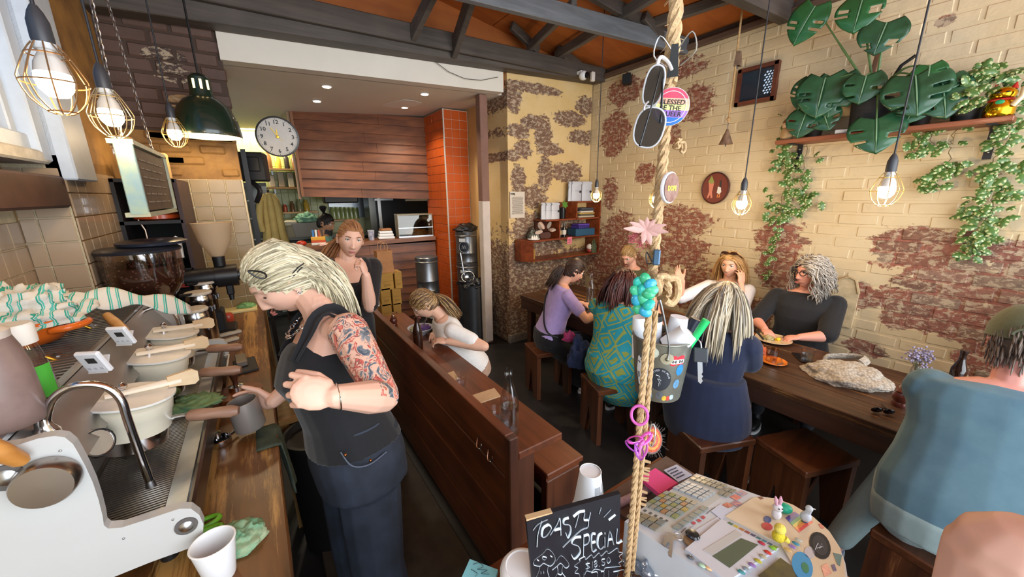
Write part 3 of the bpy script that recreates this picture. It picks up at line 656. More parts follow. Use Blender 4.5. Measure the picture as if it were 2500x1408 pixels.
beam((-1.0,3.46,3.10),(3.68,3.46,3.29),.08,.15,M_BEAM)
beam((-.6,2.70,3.10),(3.68,2.40,3.17),.06,.14,M_GREY)
beam((-.6,1.75,3.12),(3.68,1.56,3.19),.09,.15,M_BEAM)
beam((-.6,1.80,9),(3.62,1.6,9),.07,.10,M_BEAM); beam((-.6,2.74,9),(3.62,2.44,9),.06,.1,M_BEAM)
beam((XW+.02,3.6,3.145),(XW+.02,-1.3,3.145),.12,.05,wood('#4a382c','#6a5344','Y',.6,8))
for p,q,w,h in [((2.74,1.6,3.30),(2.98,3.5,3.26),.05,.09),((2.40,2.6,3.30),(2.60,3.5,3.26),.05,.08),((3.2,2.42,3.3),(3.3,1.6,3.3),.05,.08)]: beam(p,q,w,h,M_BEAMY)
for p,q,w,h in [((1.32,3.45,3.10),(1.50,3.0,3.55),.05,.10),((1.72,3.47,3.06),(1.66,2.75,3.50),.05,.13),((3.05,2.44,3.30),(3.45,2.42,3.12),.05,.08),((3.35,2.42,3.16),(3.05,2.42,3.5),.05,.08),((2.7,3.46,3.25),(2.35,3.44,3.52),.05,.08),((3.3,3.46,3.2),(2.95,3.44,3.5),.05,.09),((3.50,1.6,3.2),(3.15,1.62,3.5),.05,.1),((3.58,2.41,3.18),(3.58,2.41,3.5),.05,.07)]: beam(p,q,w,h,M_BEAM,'strut')
struct(MB().box((XW+.16,1.1,3.76),(.28,5.3,1.28)).build('trim_3',M('#4a3a30',.8,var=.3,scale=5,coord='World'))); struct(MB().box((1.4,3.74,3.35),(5.2,.12,.9)).build('trim_8',M_PLY)); struct(MB().box((-.98,1.1,3.0),(.2,5.2,1.3)).build('trim_9',M('#5a4530',.8))) if False else None
po=struct(MB().box((2.19,3.79,1.42),(.095,.095,2.82),ch=.006).build('trim_4',[M('#7d5b4e',.6,var=.12,scale=10,coord='World'),M('#cfc0b4',.5,var=.06,scale=10,coord='World')]))
for pl in po.data.polygons: pass
MB().box((2.19,3.79,.88),(.099,.099,1.70),ch=.006).build('post_lower',M('#cdbfb4',.5,var=.08,scale=8,coord='World'),po)
M_OR=M('#c9581f',.25,var=.12,scale=3,coord='World',coat=.2); M_ORG=M('#d9a98a',.7)
oc=struct(MB().box((2.245,4.87,1.41),(.33,.66,2.82)).build('column',M_ORG))
tiles(oc,(2.08,4.54,.03),(1,0,0),(0,0,1),(0,-1,0),3,26,.108,.107,M_OR,rnd=21)
tiles(oc,(2.075,4.55,.03),(0,1,0),(0,0,1),(-1,0,0),6,26,.108,.107,M_OR,rnd=22)
MB().box((2.076,4.536,1.42),(.014,.014,2.8)).build('corner_bead',M('#d8cfc4',.4),oc)
M_GRN=M('#a2a85c',.3,var=.12,scale=4,coord='World'); M_GRG=M('#cfd0a0',.7)
kb=struct(MB().box((.8,7.25,1.45),(5.4,.12,2.9)).build('wall_kitchen',M_GRG))
tiles(kb,(-.4,7.185,.86),(1,0,0),(0,0,1),(0,-1,0),14,9,.1,.2,M_GRN,rnd=31)
struct(MB().box((-1.65,5.7,1.45),(.12,3.6,2.9)).build('wall_kitchen',M('#8d8a62',.5,var=.2,scale=3)))
struct(MB().box((3.3,6.2,1.45),(.12,2.6,2.9)).build('wall_kitchen',M('#8a4a2c',.5,var=.2,scale=3)))
# ================================================================ the bar on the left
CT=.93
M_CTR=wood('#44280f','#794c26','Y',.38,7,'#b98a4e',bump=.2,wearamt=.57)
t=thing('bar_counter','long worn timber bar counter under the coffee machine along the left','counter',(-.4,2.05,0))
MB().box((-.40,2.05,CT-.025),(.70,3.12,.05),ch=.004).build('countertop',M_CTR,t)
MB().box((-.43,2.05,.45),(.60,3.06,.86)).build('cabinet',M('#1d1917',.6,var=.3,scale=6,coord='World'),t)
for y in(.9,1.7,2.5,3.2): MB().box((-.117,y,.45),(.03,.05,.84)).build('post',wood('#3a2518','#5a3a24','Z'),t)
MB().box((-.075,2.05,CT-.06),(.03,3.1,.05)).build('edge_rail',M('#2b211b',.5),t)
MY=1.03; ME=2.30
M_CREAM=M('#bdbebc',.32,var=.03,scale=5,coat=.3); M_WARM=M('#e4dcc6',.35,var=.05,scale=14)
m=thing('espresso_machine','large white and steel three group espresso machine with wooden handles on the bar','coffee machine',(-.5,1.65,CT))
out=[(q.x,q.z) for q in [oy(a,b,MY) for a,b in [(0,1085),(50,1078),(100,1062),(140,1056),(165,1060),(184,1076),(198,1100),(214,1130),(232,1170),(245,1210),(255,1250),(258,1272),(268,1280),(300,1278),(370,1256),(440,1233),(468,1233),(488,1248),(498,1270),(497,1295),(484,1315),(460,1330),(370,1362),(280,1398)]]]
out=[(-.80,1.36)]+out+[(-.80,.985)]
def side(y0,y1,name):
    b=MB(); b.ring_loft([[V((x,y,z)) for x,z in out] for y in(y0,y1)],True,True,True,0,False); return b.build(name,M_CREAM,m)
sp=side(MY-.012,MY+.012,'side_panel'); side(ME-.012,ME+.012,'side_panel')
for (px_,py_,r_) in ((15,1165,.017),(455,1283,.014)):
    c=oy(px_,py_,MY-.013); b=MB(); b.cyl(c+V((0,.002,0)),c+V((0,-.003,0)),r_*1.5,n=20); b.build('bolt_recess',M('#5a5654',.5),sp); b=MB(); b.solid([(r_,0),(r_,.004),(r_*.7,.008),(0,.009)],c,14,basis(V((1,0,0)),V((0,0,1)),V((0,-1,0)))); b.build('bolt',STEEL,sp)
for q_ in ((422,1268),(302,1314),(147,1100)): c=oy(*q_,MY-.0125); MB().ball(c,.0025,8).build('rivet',STEEL,sp)
c=oy(118,1170,MY-.02); b=MB(); b.solid([(.0,-.01),(.043,-.01),(.046,.0),(.044,.022),(.041,.027),(.0,.028)],c,40,basis(V((1,0,0)),V((0,0,1)),V((0,-1,0)))); dk=b.build('dial',M('#a49a92',.32,1),m)
a=oy(62,1128,MY-.03); q=oy(-60,1078,MY-.05); b=MB(); b.tube([a,a.lerp(q,.1),a.lerp(q,.5),q],[.008,.013,.016,.017],12); b.build('wooden_handle',wood('#a86c2c','#c98d48','X',.4,10),dk)
prof=[(-.80,1.335),(-.47,1.335),(-.40,1.225),(-.445,1.20),(-.47,1.05),(-.47,.985),(-.80,.985)]
b=MB(); b.ring_loft([[V((x,y,z)) for x,z in prof] for y in(MY+.014,ME-.014)],True,True,True,0,False); b.build('body',M('#b4b1ad',.38,.85,var=.08,scale=9),m)
b=MB()
for i in range(46): y=MY+.05+i*(ME-MY-.1)/45; b.box((-.625,y,1.343),(.30,.009,.005))
for x in(-.775,-.475): b.box((x,1.665,1.345),(.012,1.2,.01))
b.build('cup_rail_grate',STEEL,m)['kind']='stuff'
b=MB(); b.box((-.355,1.665,1.0),(.25,1.24,.03)); b.box((-.238,1.665,1.035),(.018,1.24,.06),ch=.006); b.box((-.465,1.665,1.035),(.012,1.24,.05)); b.build('drip_tray',M('#6f6a66',.3,1),m)
b=MB()
for i in range(120): y=MY+.035+i*(ME-MY-.07)/119; b.box((-.355,y,1.052),(.215,.0052,.004))
for x in(-.41,-.355,-.30): b.box((x,1.665,1.049),(.006,1.21,.004))
b.build('drip_grate',M('#b3aca2',.35,.9),m)['kind']='stuff'
MB().box((-.268,1.665,1.056),(.045,1.22,.006),ch=.002).build('tray_lip',STEEL,m)
for y in (1.30,1.62,1.94):   # brass edged dividers between the groups
    b=MB(); p=[V((-.56,y,1.352)),V((-.395,y,1.20)),V((-.42,y,1.19)),V((-.52,y,1.27))]; b.ring_loft([[q+V((0,d,0)) for q in p] for d in(-.02,.02)],True,True,True,0,False); dv=b.build('divider',M('#97938e',.25,1),m); MB().tube([V((-.565,y-.022,1.356)),V((-.39,y-.022,1.203))],.0045,8).build('brass_edge',BRASS,dv)
M_WD=wood('#7d5844','#a9836c','X',.45,12); M_PADW=M('#e8d9c2',.4,var=.05,scale=10)
def group(y,lab):
    gx=-.372; R=rot('Y',9)
    b=MB(); c=V((gx,y,1.205)); b.solid([(.073,-.055),(.083,-.05),(.085,.0),(.087,.003),(.087,.032),(.078,.040),(.0,.046)],c,36,R); g=b.build('group_head',M_WARM,m)
    MB().solid([(.0,-.10),(.066,-.10),(.077,-.09),(.077,-.05),(.0,-.05)],c,30,R).build('group_collar',CHROME,g)
    b=MB(); b.box(c+R@V((-.08,0,.01)),(.10,.085,.06),R,.012); b.build('group_neck',STEEL,g)
    MB().prism([(.094*math.cos(t)*(1.12 if math.cos(t)<-.3 else 1),.093*math.sin(t)) for t in [2*math.pi*i/32 for i in range(32)]],.047,.053,c,R,0).build('group_cap',M('#efece4',.3),g)
    b=MB(); b.solid([(.013,0),(.013,.012),(.007,.016),(.007,.022),(.012,.028),(.012,.034),(.005,.041),(0,.042)],c+R@V((-.02,0,.052)),18,R); b.build('knob',CHROME,g)
    b=MB(); a=c+R@V((-.05,-.02,.064)); q=c+R@V((.10,.035,.072)); d=(q-a).normalized(); b.tube([a,a.lerp(q,.3),a.lerp(q,.7),q],[.007,.009,.011,.011],10,flat=.6); b.build('paddle_arm',M_PADW,g)
    b=MB(); b.prism([(-.03,-.012),(.03,-.022),(.042,-.012),(.043,.018),(.03,.028),(-.03,.02)],-.006,.006,q+V((0,0,-.002)),basis(d,V((0,0,1)),d.cross(V((0,0,1)))),0); b.build('paddle',wood('#cfae84','#e0c6a0','X',.4,10),g)
    pf=MB(); pf.solid([(.0,-.03),(.03,-.03),(.036,-.02),(.036,.0),(.0,.0)],c+R@V((0,0,-.098)),24,R); po_=pf.build('portafilter',CHROME,m)
    a=c+V((.07,-.004,-.045)); e=c+V((.112,-.012,-.047)); e2=e+V((.128,-.03,-.012)); MB().tube([a,e],[.009,.010],10).build('portafilter_neck',CHROME,po_); dd=(e2-e)
    MB().tube([e,e+dd*.06,e+dd*.3,e+dd*.5,e+dd*.85,e+dd],[.010,.017,.019,.0165,.019,.013],14).build('portafilter_handle',M_WD,po_)
for y in (1.40,1.745,2.02): group(y,'')
def wand(y,pts,name='steam_wand'):
    b=MB(); b.tube(smooth_path([oy(a,c,y) for a,c in pts],5),.0085,12); w=b.build(name,CHROME,m); a=oy(*pts[0],y); MB().solid([(.022,-.015),(.022,0),(.014,.012),(.012,.03),(0,.03)],a,18).build('wand_joint',CHROME,w)
    e=oy(*pts[-1],y); MB().tube([e+V((0,0,.012)),e-V((0,0,.006))],[.0085,.011],12).build('wand_tip',STEEL,w)
wand(1.16,[(112,1052),(113,1015),(128,975),(165,947),(215,938),(262,946),(295,975),(312,1025),(340,1105),(368,1182)])
wand(2.2,[(338,792),(340,775),(355,757),(385,750),(415,755),(432,775),(445,815),(462,860)])
c=oy(231,1083,1.25); b=MB(); b.solid([(.0,0),(.034,0),(.036,.006),(.034,.016),(.031,.016),(.031,.012),(0,.012)],c,28,frame((.75,-.55,.3))); gg=b.build('pressure_gauge',CHROME,m); MB().solid([(0,.0125),(.03,.0125),(.03,.013),(0,.013)],c,24,frame((.75,-.55,.3))).build('gauge_face',M('#b9ae9c',.4),gg)
for y in(1.1,2.2):
    for x in(-.30,-.74): MB().cyl((x,y,CT),(x,y,.99),.018,n=14).build('foot',BLACK,m)
TZ=1.3475
def P3(px_,py_,z): return oz(px_,py_,z)
c=V((-.69,1.80,TZ)); b=MB(); b.solid([(.06,0),(.11,.012),(.135,.045),(.142,.08),(.15,.084),(.15,.088),(.136,.086),(.128,.05),(.10,.02),(0,.014)],c,36); ob=b.build('orange_pot',M('#d8661f',.25,var=.05,scale=6,coat=.4)); tag(ob,'round orange enamel pot under the striped tea towel on the machine','pot')
for a in (0,180):
    d=V((math.cos(math.radians(a-20)),math.sin(math.radians(a-20)),0)); s_=V((-d.y,d.x,0)); MB().tube(smooth_path([c+d*.138+s_*.045+UP*.055,c+d*.175+s_*.04+UP*.06,c+d*.188+UP*.06,c+d*.175-s_*.04+UP*.06,c+d*.138-s_*.045+UP*.055],4),.011,10).build('pot_handle',M('#d8661f',.25,coat=.4),ob)
m_t,n,l,bs=newmat('striped_towel'); tc=n.new('ShaderNodeUVMap') if False else n.new('ShaderNodeTexCoord'); wv=n.new('ShaderNodeTexWave'); wv.inputs['Scale'].default_value=6; wv.inputs['Distortion'].default_value=3.2; wv.inputs['Detail'].default_value=1; wv.inputs['Detail Scale'].default_value=.7; l.new(tc.outputs['Object'],wv.inputs[0]); r=n.new('ShaderNodeValToRGB'); r.color_ramp.interpolation='CONSTANT'; e=r.color_ramp.elements; e[0].color=lin('#cfcabf'); e[1].position=.40; e[1].color=lin('#2f9a86')
for p_,c_ in((.60,'#d3cec4'),(.68,'#57b3a4'),(.86,'#cfcabf')): q=e.new(p_); q.color=lin(c_)
l.new(wv.outputs['Fac'],r.inputs[0]); l.new(r.outputs[0],bs.inputs['Base Color']); bs.inputs['Roughness'].default_value=.9
def crumple(c,rx,ry,rz,seed,n=26,freq=9,amp=.25,low=0):
    b=MB(); o=V((seed*3.1,seed*1.7,0))
    def fn(u,v):
        a=2*math.pi*u; t=math.pi*.5*v if low==0 else math.pi*v; d=V((math.cos(a)*math.cos(t),math.sin(a)*math.cos(t),math.sin(t)))
        k=1+amp*(noise.noise(d*freq*.35+o)+.6*noise.noise(d*freq*.8+o)+.35*abs(noise.noise(d*freq*1.6+o)))
        return V(c)+V((d.x*rx*k,d.y*ry*k,max(0,d.z*rz*k)))
    b.grid(fn,n*2,n); return b
def heap(name,c,rx,ry,rz,seed,mat,label,cat,n=22,freq=9,amp=.3): o=crumple(c,rx,ry,rz,seed,n,freq,amp).build(name,mat,ang=0); tag(o,label,cat); return o
tw=crumple((0,0,0),.165,.15,.115,4,30,10,.34)
for i,v in enumerate(tw.v): tw.v[i]=v+c+V((.0,-.0,.070))
to=tw.build('tea_towel',m_t,ang=0); tag(to,'green and white striped tea towel bundled over the orange pot','tea towel')
b=MB(); a0=c+V((.10,.02,.15));
def fl(u,v): return a0+V((.31*u,.02+.16*u-.0*v,-.03-.125*u*u+.012*math.sin(u*14+v*5)))+V((-.03,.10,.0))*(v-.5)*(1-.5*u)+V((0,0,.03*math.cos((v-.5)*5)))
b.grid(fl,24,8,thick=.004); q=b.build('towel_tail',m_t,to,ang=0)
def bottle(name,c,prof,mat,label,cat,cap=None,capmat=None,liquid=None,n=24):
    b=MB(); b.solid(prof,c,n); o=b.build(name,mat); tag(o,label,cat)
    if cap: q=MB(); q.solid(cap,c,n); q.build('cap',capmat,o)
    if liquid: q=MB(); q.solid(liquid[0],c,n); q.build('contents',liquid[1],o)
    return o
c=oz(85,985,TZ); bottle('syrup_bottle',c,[(.04,0),(.043,.01),(.041,.08),(.036,.12),(.03,.15),(0,.15)],tglass(),'clear bottle with white cap and green label on top of machine','bottle',[(.036,.145),(.037,.185),(.033,.19),(0,.19)],M('#efece2',.4),([(.037,.004),(.038,.075),(0,.075)],M('#3d1d14',.2)))
o=bpy.data.objects['syrup_bottle']; b=MB(); pr=[V((.0445*math.cos(t),.0445*math.sin(t),z)) for z in (.02,.095) for t in [math.radians(-80+70*i/8) for i in range(9)]]; b.add([c+q for q in pr],[(i,i+1,i+10,i+9) for i in range(8)]); b.build('label',M('#4caf3c',.5),o)
c=oz(20,1035,TZ); bottle('chocolate_jar',c,[(.055,0),(.058,.01),(.056,.12),(.05,.16),(.042,.19),(0,.19)],M('#85706a',.35,var=.25,scale=9),'dusty brown chocolate powder jar at far left on machine','jar',[(.043,.185),(.044,.2),(.03,.21),(0,.21)],M('#c9bdb2',.5))
b=MB(); q=oz(60,965,TZ); b.solid([(.03,0),(.034,.004),(.036,.05),(.033,.05),(.03,.006),(0,.006)],q,22); tag(b.build('brown_cup',M('#a8532a',.35)),'small brown glazed cup behind the chocolate jar','cup')
def timer(px_,py_,z,label):
    c=oz(px_,py_,z); R=rot('Z',-28)@rot('X',22); t=thing('kitchen_timer',label,'timer',c,0,'white digital timers on the machine')
    MB().box(c+R@V((0,0,.036)),(.058,.014,.070),R,.004).build('case',M('#e6e6e8',.4),t); MB().box(c+R@V((.004,-.0076,.046)),(.022,.001,.018),R).build('screen',M('#2b2d2c',.2),t)
    for i in range(3): MB().box(c+R@V((-.015+.015*i,-.0078,.018)),(.009,.001,.007),R).build('button',M('#c8c8cc',.5),t)
    MB().box(c+V((-.01,.028,.012)),(.045,.004,.05),R@rot('X',-45)).build('stand',M('#dcdcde',.5),t)
timer(250,905,TZ,'white digital timer leaning on machine top, the nearer to the towel'); timer(312,838,TZ-.01,'white digital timer beside the wooden tamper handle, the farther back')
b=MB(); a=oz(262,770,1.40); e=oz(312,815,1.36); b.tube([a,a.lerp(e,.4),a.lerp(e,.8),e],[.013,.016,.014,.010],12); tag(b.build('brush_handle',wood('#b07a3e','#cf9d5e','X',.4,9)),'honey coloured turned wooden brush handle behind the timers','brush')
c=oz(100,775,1.30); b=MB(); b.solid([(.045,0),(.05,.005),(.052,.075),(.049,.075),(.047,.008),(0,.008)],V((-.75,2.25,TZ-.0)),26); o=b.build('glass_bowl',tglass()); tag(o,'clear glass bowl at back of the machine beneath the tiles','bowl')
def cyl_label(): pass
g=thing('coffee_grinder','coffee grinder with a big clear hopper of beans behind the machine','grinder',(-.50,2.56,CT))
M_CLR=glass('#e8e4e0',.05,1.3)
c=V((-.50,2.56,0)); b=MB(); b.solid([(.055,1.24),(.135,1.36),(.155,1.42),(.155,1.545),(.152,1.545),(.150,1.42),(.130,1.365),(.05,1.246)],c,36); b.build('hopper',tglass('#e6e0dc',.10,.5),g)
b=MB(); b.solid([(.0,1.25),(.05,1.252),(.128,1.368),(.148,1.42),(.148,1.475),(.0,1.485)],c,36); b.build('bean_fill',M('#6a4436',.5,var=.3,scale=50),g)
rr=random.Random(5); b=MB()
for k in range(260):
    if k<150: a=rr.random()*6.28; z=rr.uniform(1.37,1.475); rad=.149 if z>1.42 else .128+.02*(z-1.368)/.05
    else: a=rr.random()*6.28; rad=.14*math.sqrt(rr.random()); z=1.487
    b.ball(c+V((rad*math.cos(a),rad*math.sin(a),z)),(.0065,.0045,.0045),6,0,rot('Z',rr.random()*360)@rot('Y',rr.random()*180))
b.build('coffee_beans',M('#7d5445',.4,var=.3,scale=30),g)['kind']='stuff'
MB().solid([(.16,1.545),(.162,1.556),(.15,1.566),(.05,1.572),(0,1.572)],c,36).build('hopper_lid',M('#23252d',.35),g)
MB().solid([(.0,1.575),(.135,1.575),(.138,1.588),(.12,1.596),(0,1.598)],c+V((.05,.03,0)),36).build('lid_tray',M('#262a36',.3),g)
b=MB(); b.box((-.50,2.58,1.09),(.19,.24,.30),ch=.02); b.build('grinder_body',M('#2b2b2e',.4),g); MB().solid([(.06,1.235),(.075,1.22),(.075,1.245),(0,1.25)],c,26).build('grinder_collar',BLACK,g)
MB().box((-.5,2.47,.95),(.16,.06,.03),ch=.006).build('grinder_foot',STEEL,g)
def canister(y,z,label):
    t=thing('steel_doser',label,'canister',(-.335,y,CT),0,'steel doser canisters behind the machine'); c=V((-.335,y,0))
    MB().solid([(.0,CT),(.058,CT),(.058,z-.05),(.061,z-.045),(.061,z-.02),(.058,z-.015),(.058,z),(0,z)],c,30).build('body',M('#b4b4b6',.2,1),t)
    MB().solid([(.063,z),(.065,z+.008),(.06,z+.014),(0,z+.017)],c,30).build('lid',M('#cdc3b2',.45,var=.15,scale=60),t)
    for a in(-30,10): d=V((math.cos(math.radians(a)),math.sin(math.radians(a)),0)); MB().box(c+d*.061+UP*(z-.09),(.012,.02,.03),rot('Z',a),.003).build('latch',DSTEEL,t)
    MB().tube([c+V((-.02,-.05,z+.012)),c+V((-.07,-.10,z+.02))],[.007,.009],8).build('lever',BLACK,t)
canister(2.44,1.235,'steel doser canister with speckled lid, nearest the machine'); canister(2.72,1.265,'steel doser canister with speckled lid, middle one of the row'); canister(3.02,1.27,'steel doser canister with speckled lid, farthest along the bar')
e=thing('shop_grinder','black bulk coffee grinder with tall clear cone hopper before the tiles','grinder',(-.30,3.10,CT))
ey=3.05; zc=1.30
MB().cyl((-.56,ey,zc),(-.26,ey,zc),.062,n=30).build('motor',M('#18181b',.4),e); MB().cyl((-.265,ey,zc),(-.15,ey,zc),.072,n=30).build('burr_case',M('#1a1a1d',.35),e); MB().cyl((-.15,ey,zc),(-.125,ey,zc),.040,.036,n=24).build('dial',M('#202023',.3),e); MB().cyl((-.13,ey,zc),(-.088,ey,zc),.030,n=24).build('dial_knob',M('#55504c',.25,.8),e)
MB().solid([(.032,1.37),(.034,1.43),(.030,1.43),(.0,1.43)],V((-.235,ey,0)),24).build('hopper_neck',BLACK,e)
MB().solid([(.030,1.43),(.040,1.44),(.085,1.53),(.104,1.64),(.108,1.645),(.104,1.645),(.101,1.638),(.081,1.532),(.036,1.445),(.026,1.435)],V((-.235,ey,0)),32).build('cone_hopper',M('#cbb496',.3,alpha=.5),e)
MB().box((-.205,ey-.02,1.21),(.04,.05,.07),ch=.008).build('spout',BLACK,e); MB().tube([(-.205,ey-.02,1.19),(-.205,ey-.03,1.14)],[.018,.012],12).build('bag_clamp',BLACK,e)
MB().box((-.40,ey+.02,1.10),(.15,.16,.30),ch=.02).build('pedestal',M('#161618',.4),e); MB().box((-.36,ey,.945),(.30,.2,.03),ch=.008).build('base',M('#161618',.4),e)
b=MB(); b.add([V((-.47,ey-.0665,zc-.035)),V((-.40,ey-.0665,zc-.035)),V((-.435,ey-.0665,zc+.0))],[(0,1,2)],0,False); b.build('warning_sticker',M('#b23a2e',.5),e)
M_BLKW=M('#191617',.5,var=.3,scale=10)
s=thing('corner_shelf','dark corner shelf unit with pans beside the tiled pier','shelf',(-.50,3.3,CT)); x0,x1,y0,y1=-.65,-.37,3.06,3.58
for z in(1.90,1.66,1.36): MB().box(((x0+x1)/2,(y0+y1)/2,z),(x1-x0,y1-y0,.02)).build('shelf_board',M_BLKW,s)
MB().box((x1,(y0+y1)/2,1.42),(.02,y1-y0,.98)).build('side_panel',M('#3a2420',.5,var=.2,scale=8),s); MB().box((x0+.01,(y0+y1)/2,1.42),(.02,y1-y0,.98)).build('side_panel',M_BLKW,s); MB().box(((x0+x1)/2,y1-.01,1.42),(x1-x0,.02,.98)).build('back_panel',M('#0e0d0e',.6),s)
tag(MB().solid([(.10,0),(.118,.008),(.115,.03),(.06,.048),(0,.05)],V((-.50,3.22,1.67)),30).build('pot_lid',M('#b8481e',.3,coat=.3)),'round orange enamel lid on the corner shelf','lid')
for i in range(2): tag(MB().solid([(.036,0),(.036,.035),(.039,.038),(.036,.042),(.036,.045),(0,.047)],V((-.505,3.22,1.72+.048*i)),24).build('steel_tin',CHROME),'small steel tin stacked on the orange lid, %s one'%('lower','upper')[i],'tin','steel tins on the orange lid')
b=MB(); cc=V((-.56,3.13,1.46)); R=frame((.25,-.95,.35)); b.solid([(.085,.0),(.082,-.02),(.06,-.05),(.0,-.065),(.0,-.062),(.058,-.047),(.079,-.018),(.081,.0)],cc,30,R); o=b.build('strainer',M('#8d8278',.3,1)); tag(o,'steel conical strainer hanging in the corner shelf','strainer'); MB().tube([cc+R@V((-.0,.08,0)),cc+R@V((.0,.15,.03)),cc+R@V((-.02,.21,.05))],.006,8).build('strainer_handle',M('#a08a78',.35,1),o)
b=MB(); cc=V((-.43,3.13,1.50)); b.prism([(-.018,-.07),(.018,-.07),(.024,.05),(0,.07),(-.024,.05)],-.004,.004,cc,frame((.3,-1,.1))); tag(b.build('spatula',M('#8c7f74',.35,.9)),'metal spatula hanging at the right of the corner shelf','spatula')
g=thing('glass_centrepiece','clear glass branching ornament on top of the corner shelf','ornament',(-.555,3.16,1.91)); c=V((-.555,3.16,1.91))
MB().solid([(.05,0),(.05,.008),(.014,.018),(.010,.035),(.018,.05),(.009,.065),(.016,.085),(.008,.10),(0,.10)],c,24).build('stem',tglass(lo=.12),g)
for k in range(6): a=k*math.pi/3; d=V((math.cos(a),math.sin(a),0)); MB().tube(smooth_path([c+UP*.09,c+d*.035+UP*.10,c+d*.06+UP*.13,c+d*.062+UP*.17],4),.0055,8).build('branch',tglass(lo=.12),g)
for k in range(6): a=k*math.pi/3; d=V((math.cos(a),math.sin(a),0)); MB().ball(c+d*.062+UP*.18,.012,10).build('bead',tglass(lo=.12),g)
tag(MB().box((-.45,3.2,1.99),(.11,.09,.15),ch=.004).build('paper_box',M('#a88a5e',.7,var=.1,scale=9)),'tan paper box on top of the corner shelf','box')
def bx(name,c,s,mat,label,cat,rz=0,ch=.004,group=None): o=MB().box(V((0,0,s[2]/2)),s,None,ch).build(name,mat,world=False); o.location=V(c); o.rotation_euler.z=math.radians(rz); o.data.transform(Matrix.Translation((0,0,-min(v.co.z for v in o.data.vertices)))); return tag(o,label,cat,group)
bx('knock_box',oz(530,812,CT),(.12,.14,.16),M('#151416',.6),'black open knock box beyond the canisters on the bar','knock box',0,.01)
bx('tamping_mat',oz(600,895,CT),(.10,.20,.014),M('#232021',.6),'black rubber tamping mat at the bar edge','mat',5)
b=bx('steel_ramp',oz(590,885,CT+.014),(.05,.13,.03),M('#8c8379',.4,.8),'slanted steel plate on the black tamping mat','plate',5)
for i,(q,lab) in enumerate((((548,836),'cream plastic scraper lying nearer on the bar'),((556,818),'cream plastic scraper lying farther on the bar'))): bx('scraper',oz(*q,CT),(.15,.04,.018),M('#bdb29e',.5),lab,'scraper',20,.004,'cream plastic scrapers')
bx('cutting_board',oz(588,758,CT),(.22,.16,.02),M('#e0cf94',.5),'pale yellow board at the tiled end of the bar','board',0)
heap('green_cloth',oz(602,748,CT+.021),.06,.05,.03,3,M('#7fb277',.9,var=.2,scale=30),'crumpled green cloth on the pale yellow board','cloth')
bx('bread_loaf',oz(565,745,CT+.021),(.10,.05,.03),M('#b8782e',.6,var=.2,scale=20),'orange brown wooden block on the yellow board','block',0,.012)
c=oz(558,785,CT); tag(MB().solid([(.03,0),(.036,.01),(.036,.05),(.028,.062),(0,.062)],c,20).build('red_pot',M('#a8402a',.3)),'small red pot beside the black knock box','pot')
c=oz(505,945,CT); cx=thing('clear_container','clear plastic container on the bar holding a green rag','container',c); b=MB(); b.hexa([c+V((x*.075,y*.09,0)) for x,y in((-1,-1),(1,-1),(1,1),(-1,1))]+[c+V((x*.095,y*.11,.10)) for x,y in((-1,-1),(1,-1),(1,1),(-1,1))]); b.f.pop(1);b.m.pop(1);b.sm.pop(1)
o_=b.build('tub',tglass('#cfd0c6',.2,.6),cx); MB().tube([c+V((x*.095,y*.11,.10)) for x,y in((-1,-1),(1,-1),(1,1),(-1,1),(-1,-1))],.005,6).build('rim',M('#d4d4cc',.2),cx)
heap('green_rag',oz(470,990,1.055),.085,.06,.035,9,M('#7d8f5a',.9,var=.35,scale=25,c2='#4f7a5c'),'crumpled green rag on the far end of the drip tray','rag')
c=oz(583,965,CT); b=MB(); b.prism([(.085*math.cos(t)*1.1,.085*math.sin(t)) for t in [2*math.pi*i/26 for i in range(26)]],0,.02,c); ba=b.build('tamper_stand',wood('#5c2f16','#8a4d26','X',.35,9)); tag(ba,'round reddish wooden tamper stand behind the steel jug','stand')
c2_=c+V((-.005,.02,.021)); t=thing('tamper','coffee tamper with dark turned handle on its wooden stand','tamper',c2_); MB().solid([(.029,0),(.029,.02),(.012,.026),(0,.026)],c2_,24).build('base',CHROME,t); MB().solid([(.011,.026),(.009,.04),(.016,.065),(.017,.078),(.011,.086),(0,.087)],c2_,20).build('handle',M('#4c2a1c',.35),t); MB().solid([(.0095,.087),(.0095,.0885),(0,.0885)],c2_,16).build('disc',STEEL,t)
jc=V((-.127,1.575,.962)); j=thing('milk_jug','dark steel milk jug held over the bar by the barista','jug',jc); b=MB(); R=rot('Y',-6); b.solid([(.0,0),(.046,0),(.05,.006),(.047,.115),(.044,.115),(.046,.008),(0,.006)],jc,32,R); b.build('body',M('#a39a94',.5,.5),j)
MB().tube(smooth_path([jc+R@V((-.02,.044,.1)),jc+R@V((-.03,.08,.095)),jc+R@V((-.03,.082,.045)),jc+R@V((-.02,.047,.03))],4),.005,8).build('jug_handle',M('#6e6663',.35,.9),j)
c=oz(540,1085,CT); t=thing('loose_portafilter','spare chrome portafilter basket on the bar beside the drip tray','portafilter',c); MB().solid([(.0,0),(.03,0),(.034,.008),(.034,.026),(.031,.028),(.029,.01),(0,.008)],c,26).build('basket',CHROME,t); MB().solid([(.012,.0),(.014,.02),(.01,.03),(.012,.045),(0,.047)],c+V((-.005,.0,.008)),16).build('knob',CHROME,t); MB().tube([c+V((.02,.01,.02)),c+V((.05,.04,.02))],.006,8).build('stub',CHROME,t)
c=oz(500,1300,CT); t=thing('scissors','pair of scissors with lime green handles under the machine edge','scissors',c); R=rot('Z',10)
for k,(ox_,oy_) in enumerate(((.0,.022),(.0,-.022))): MB().tube([c+R@V((ox_+.036*math.cos(a),oy_+.017*math.sin(a),.012)) for a in [2*math.pi*i/24 for i in range(25)]],.0068,8,cap=False).build('handle',M('#6fb52c',.35),t)
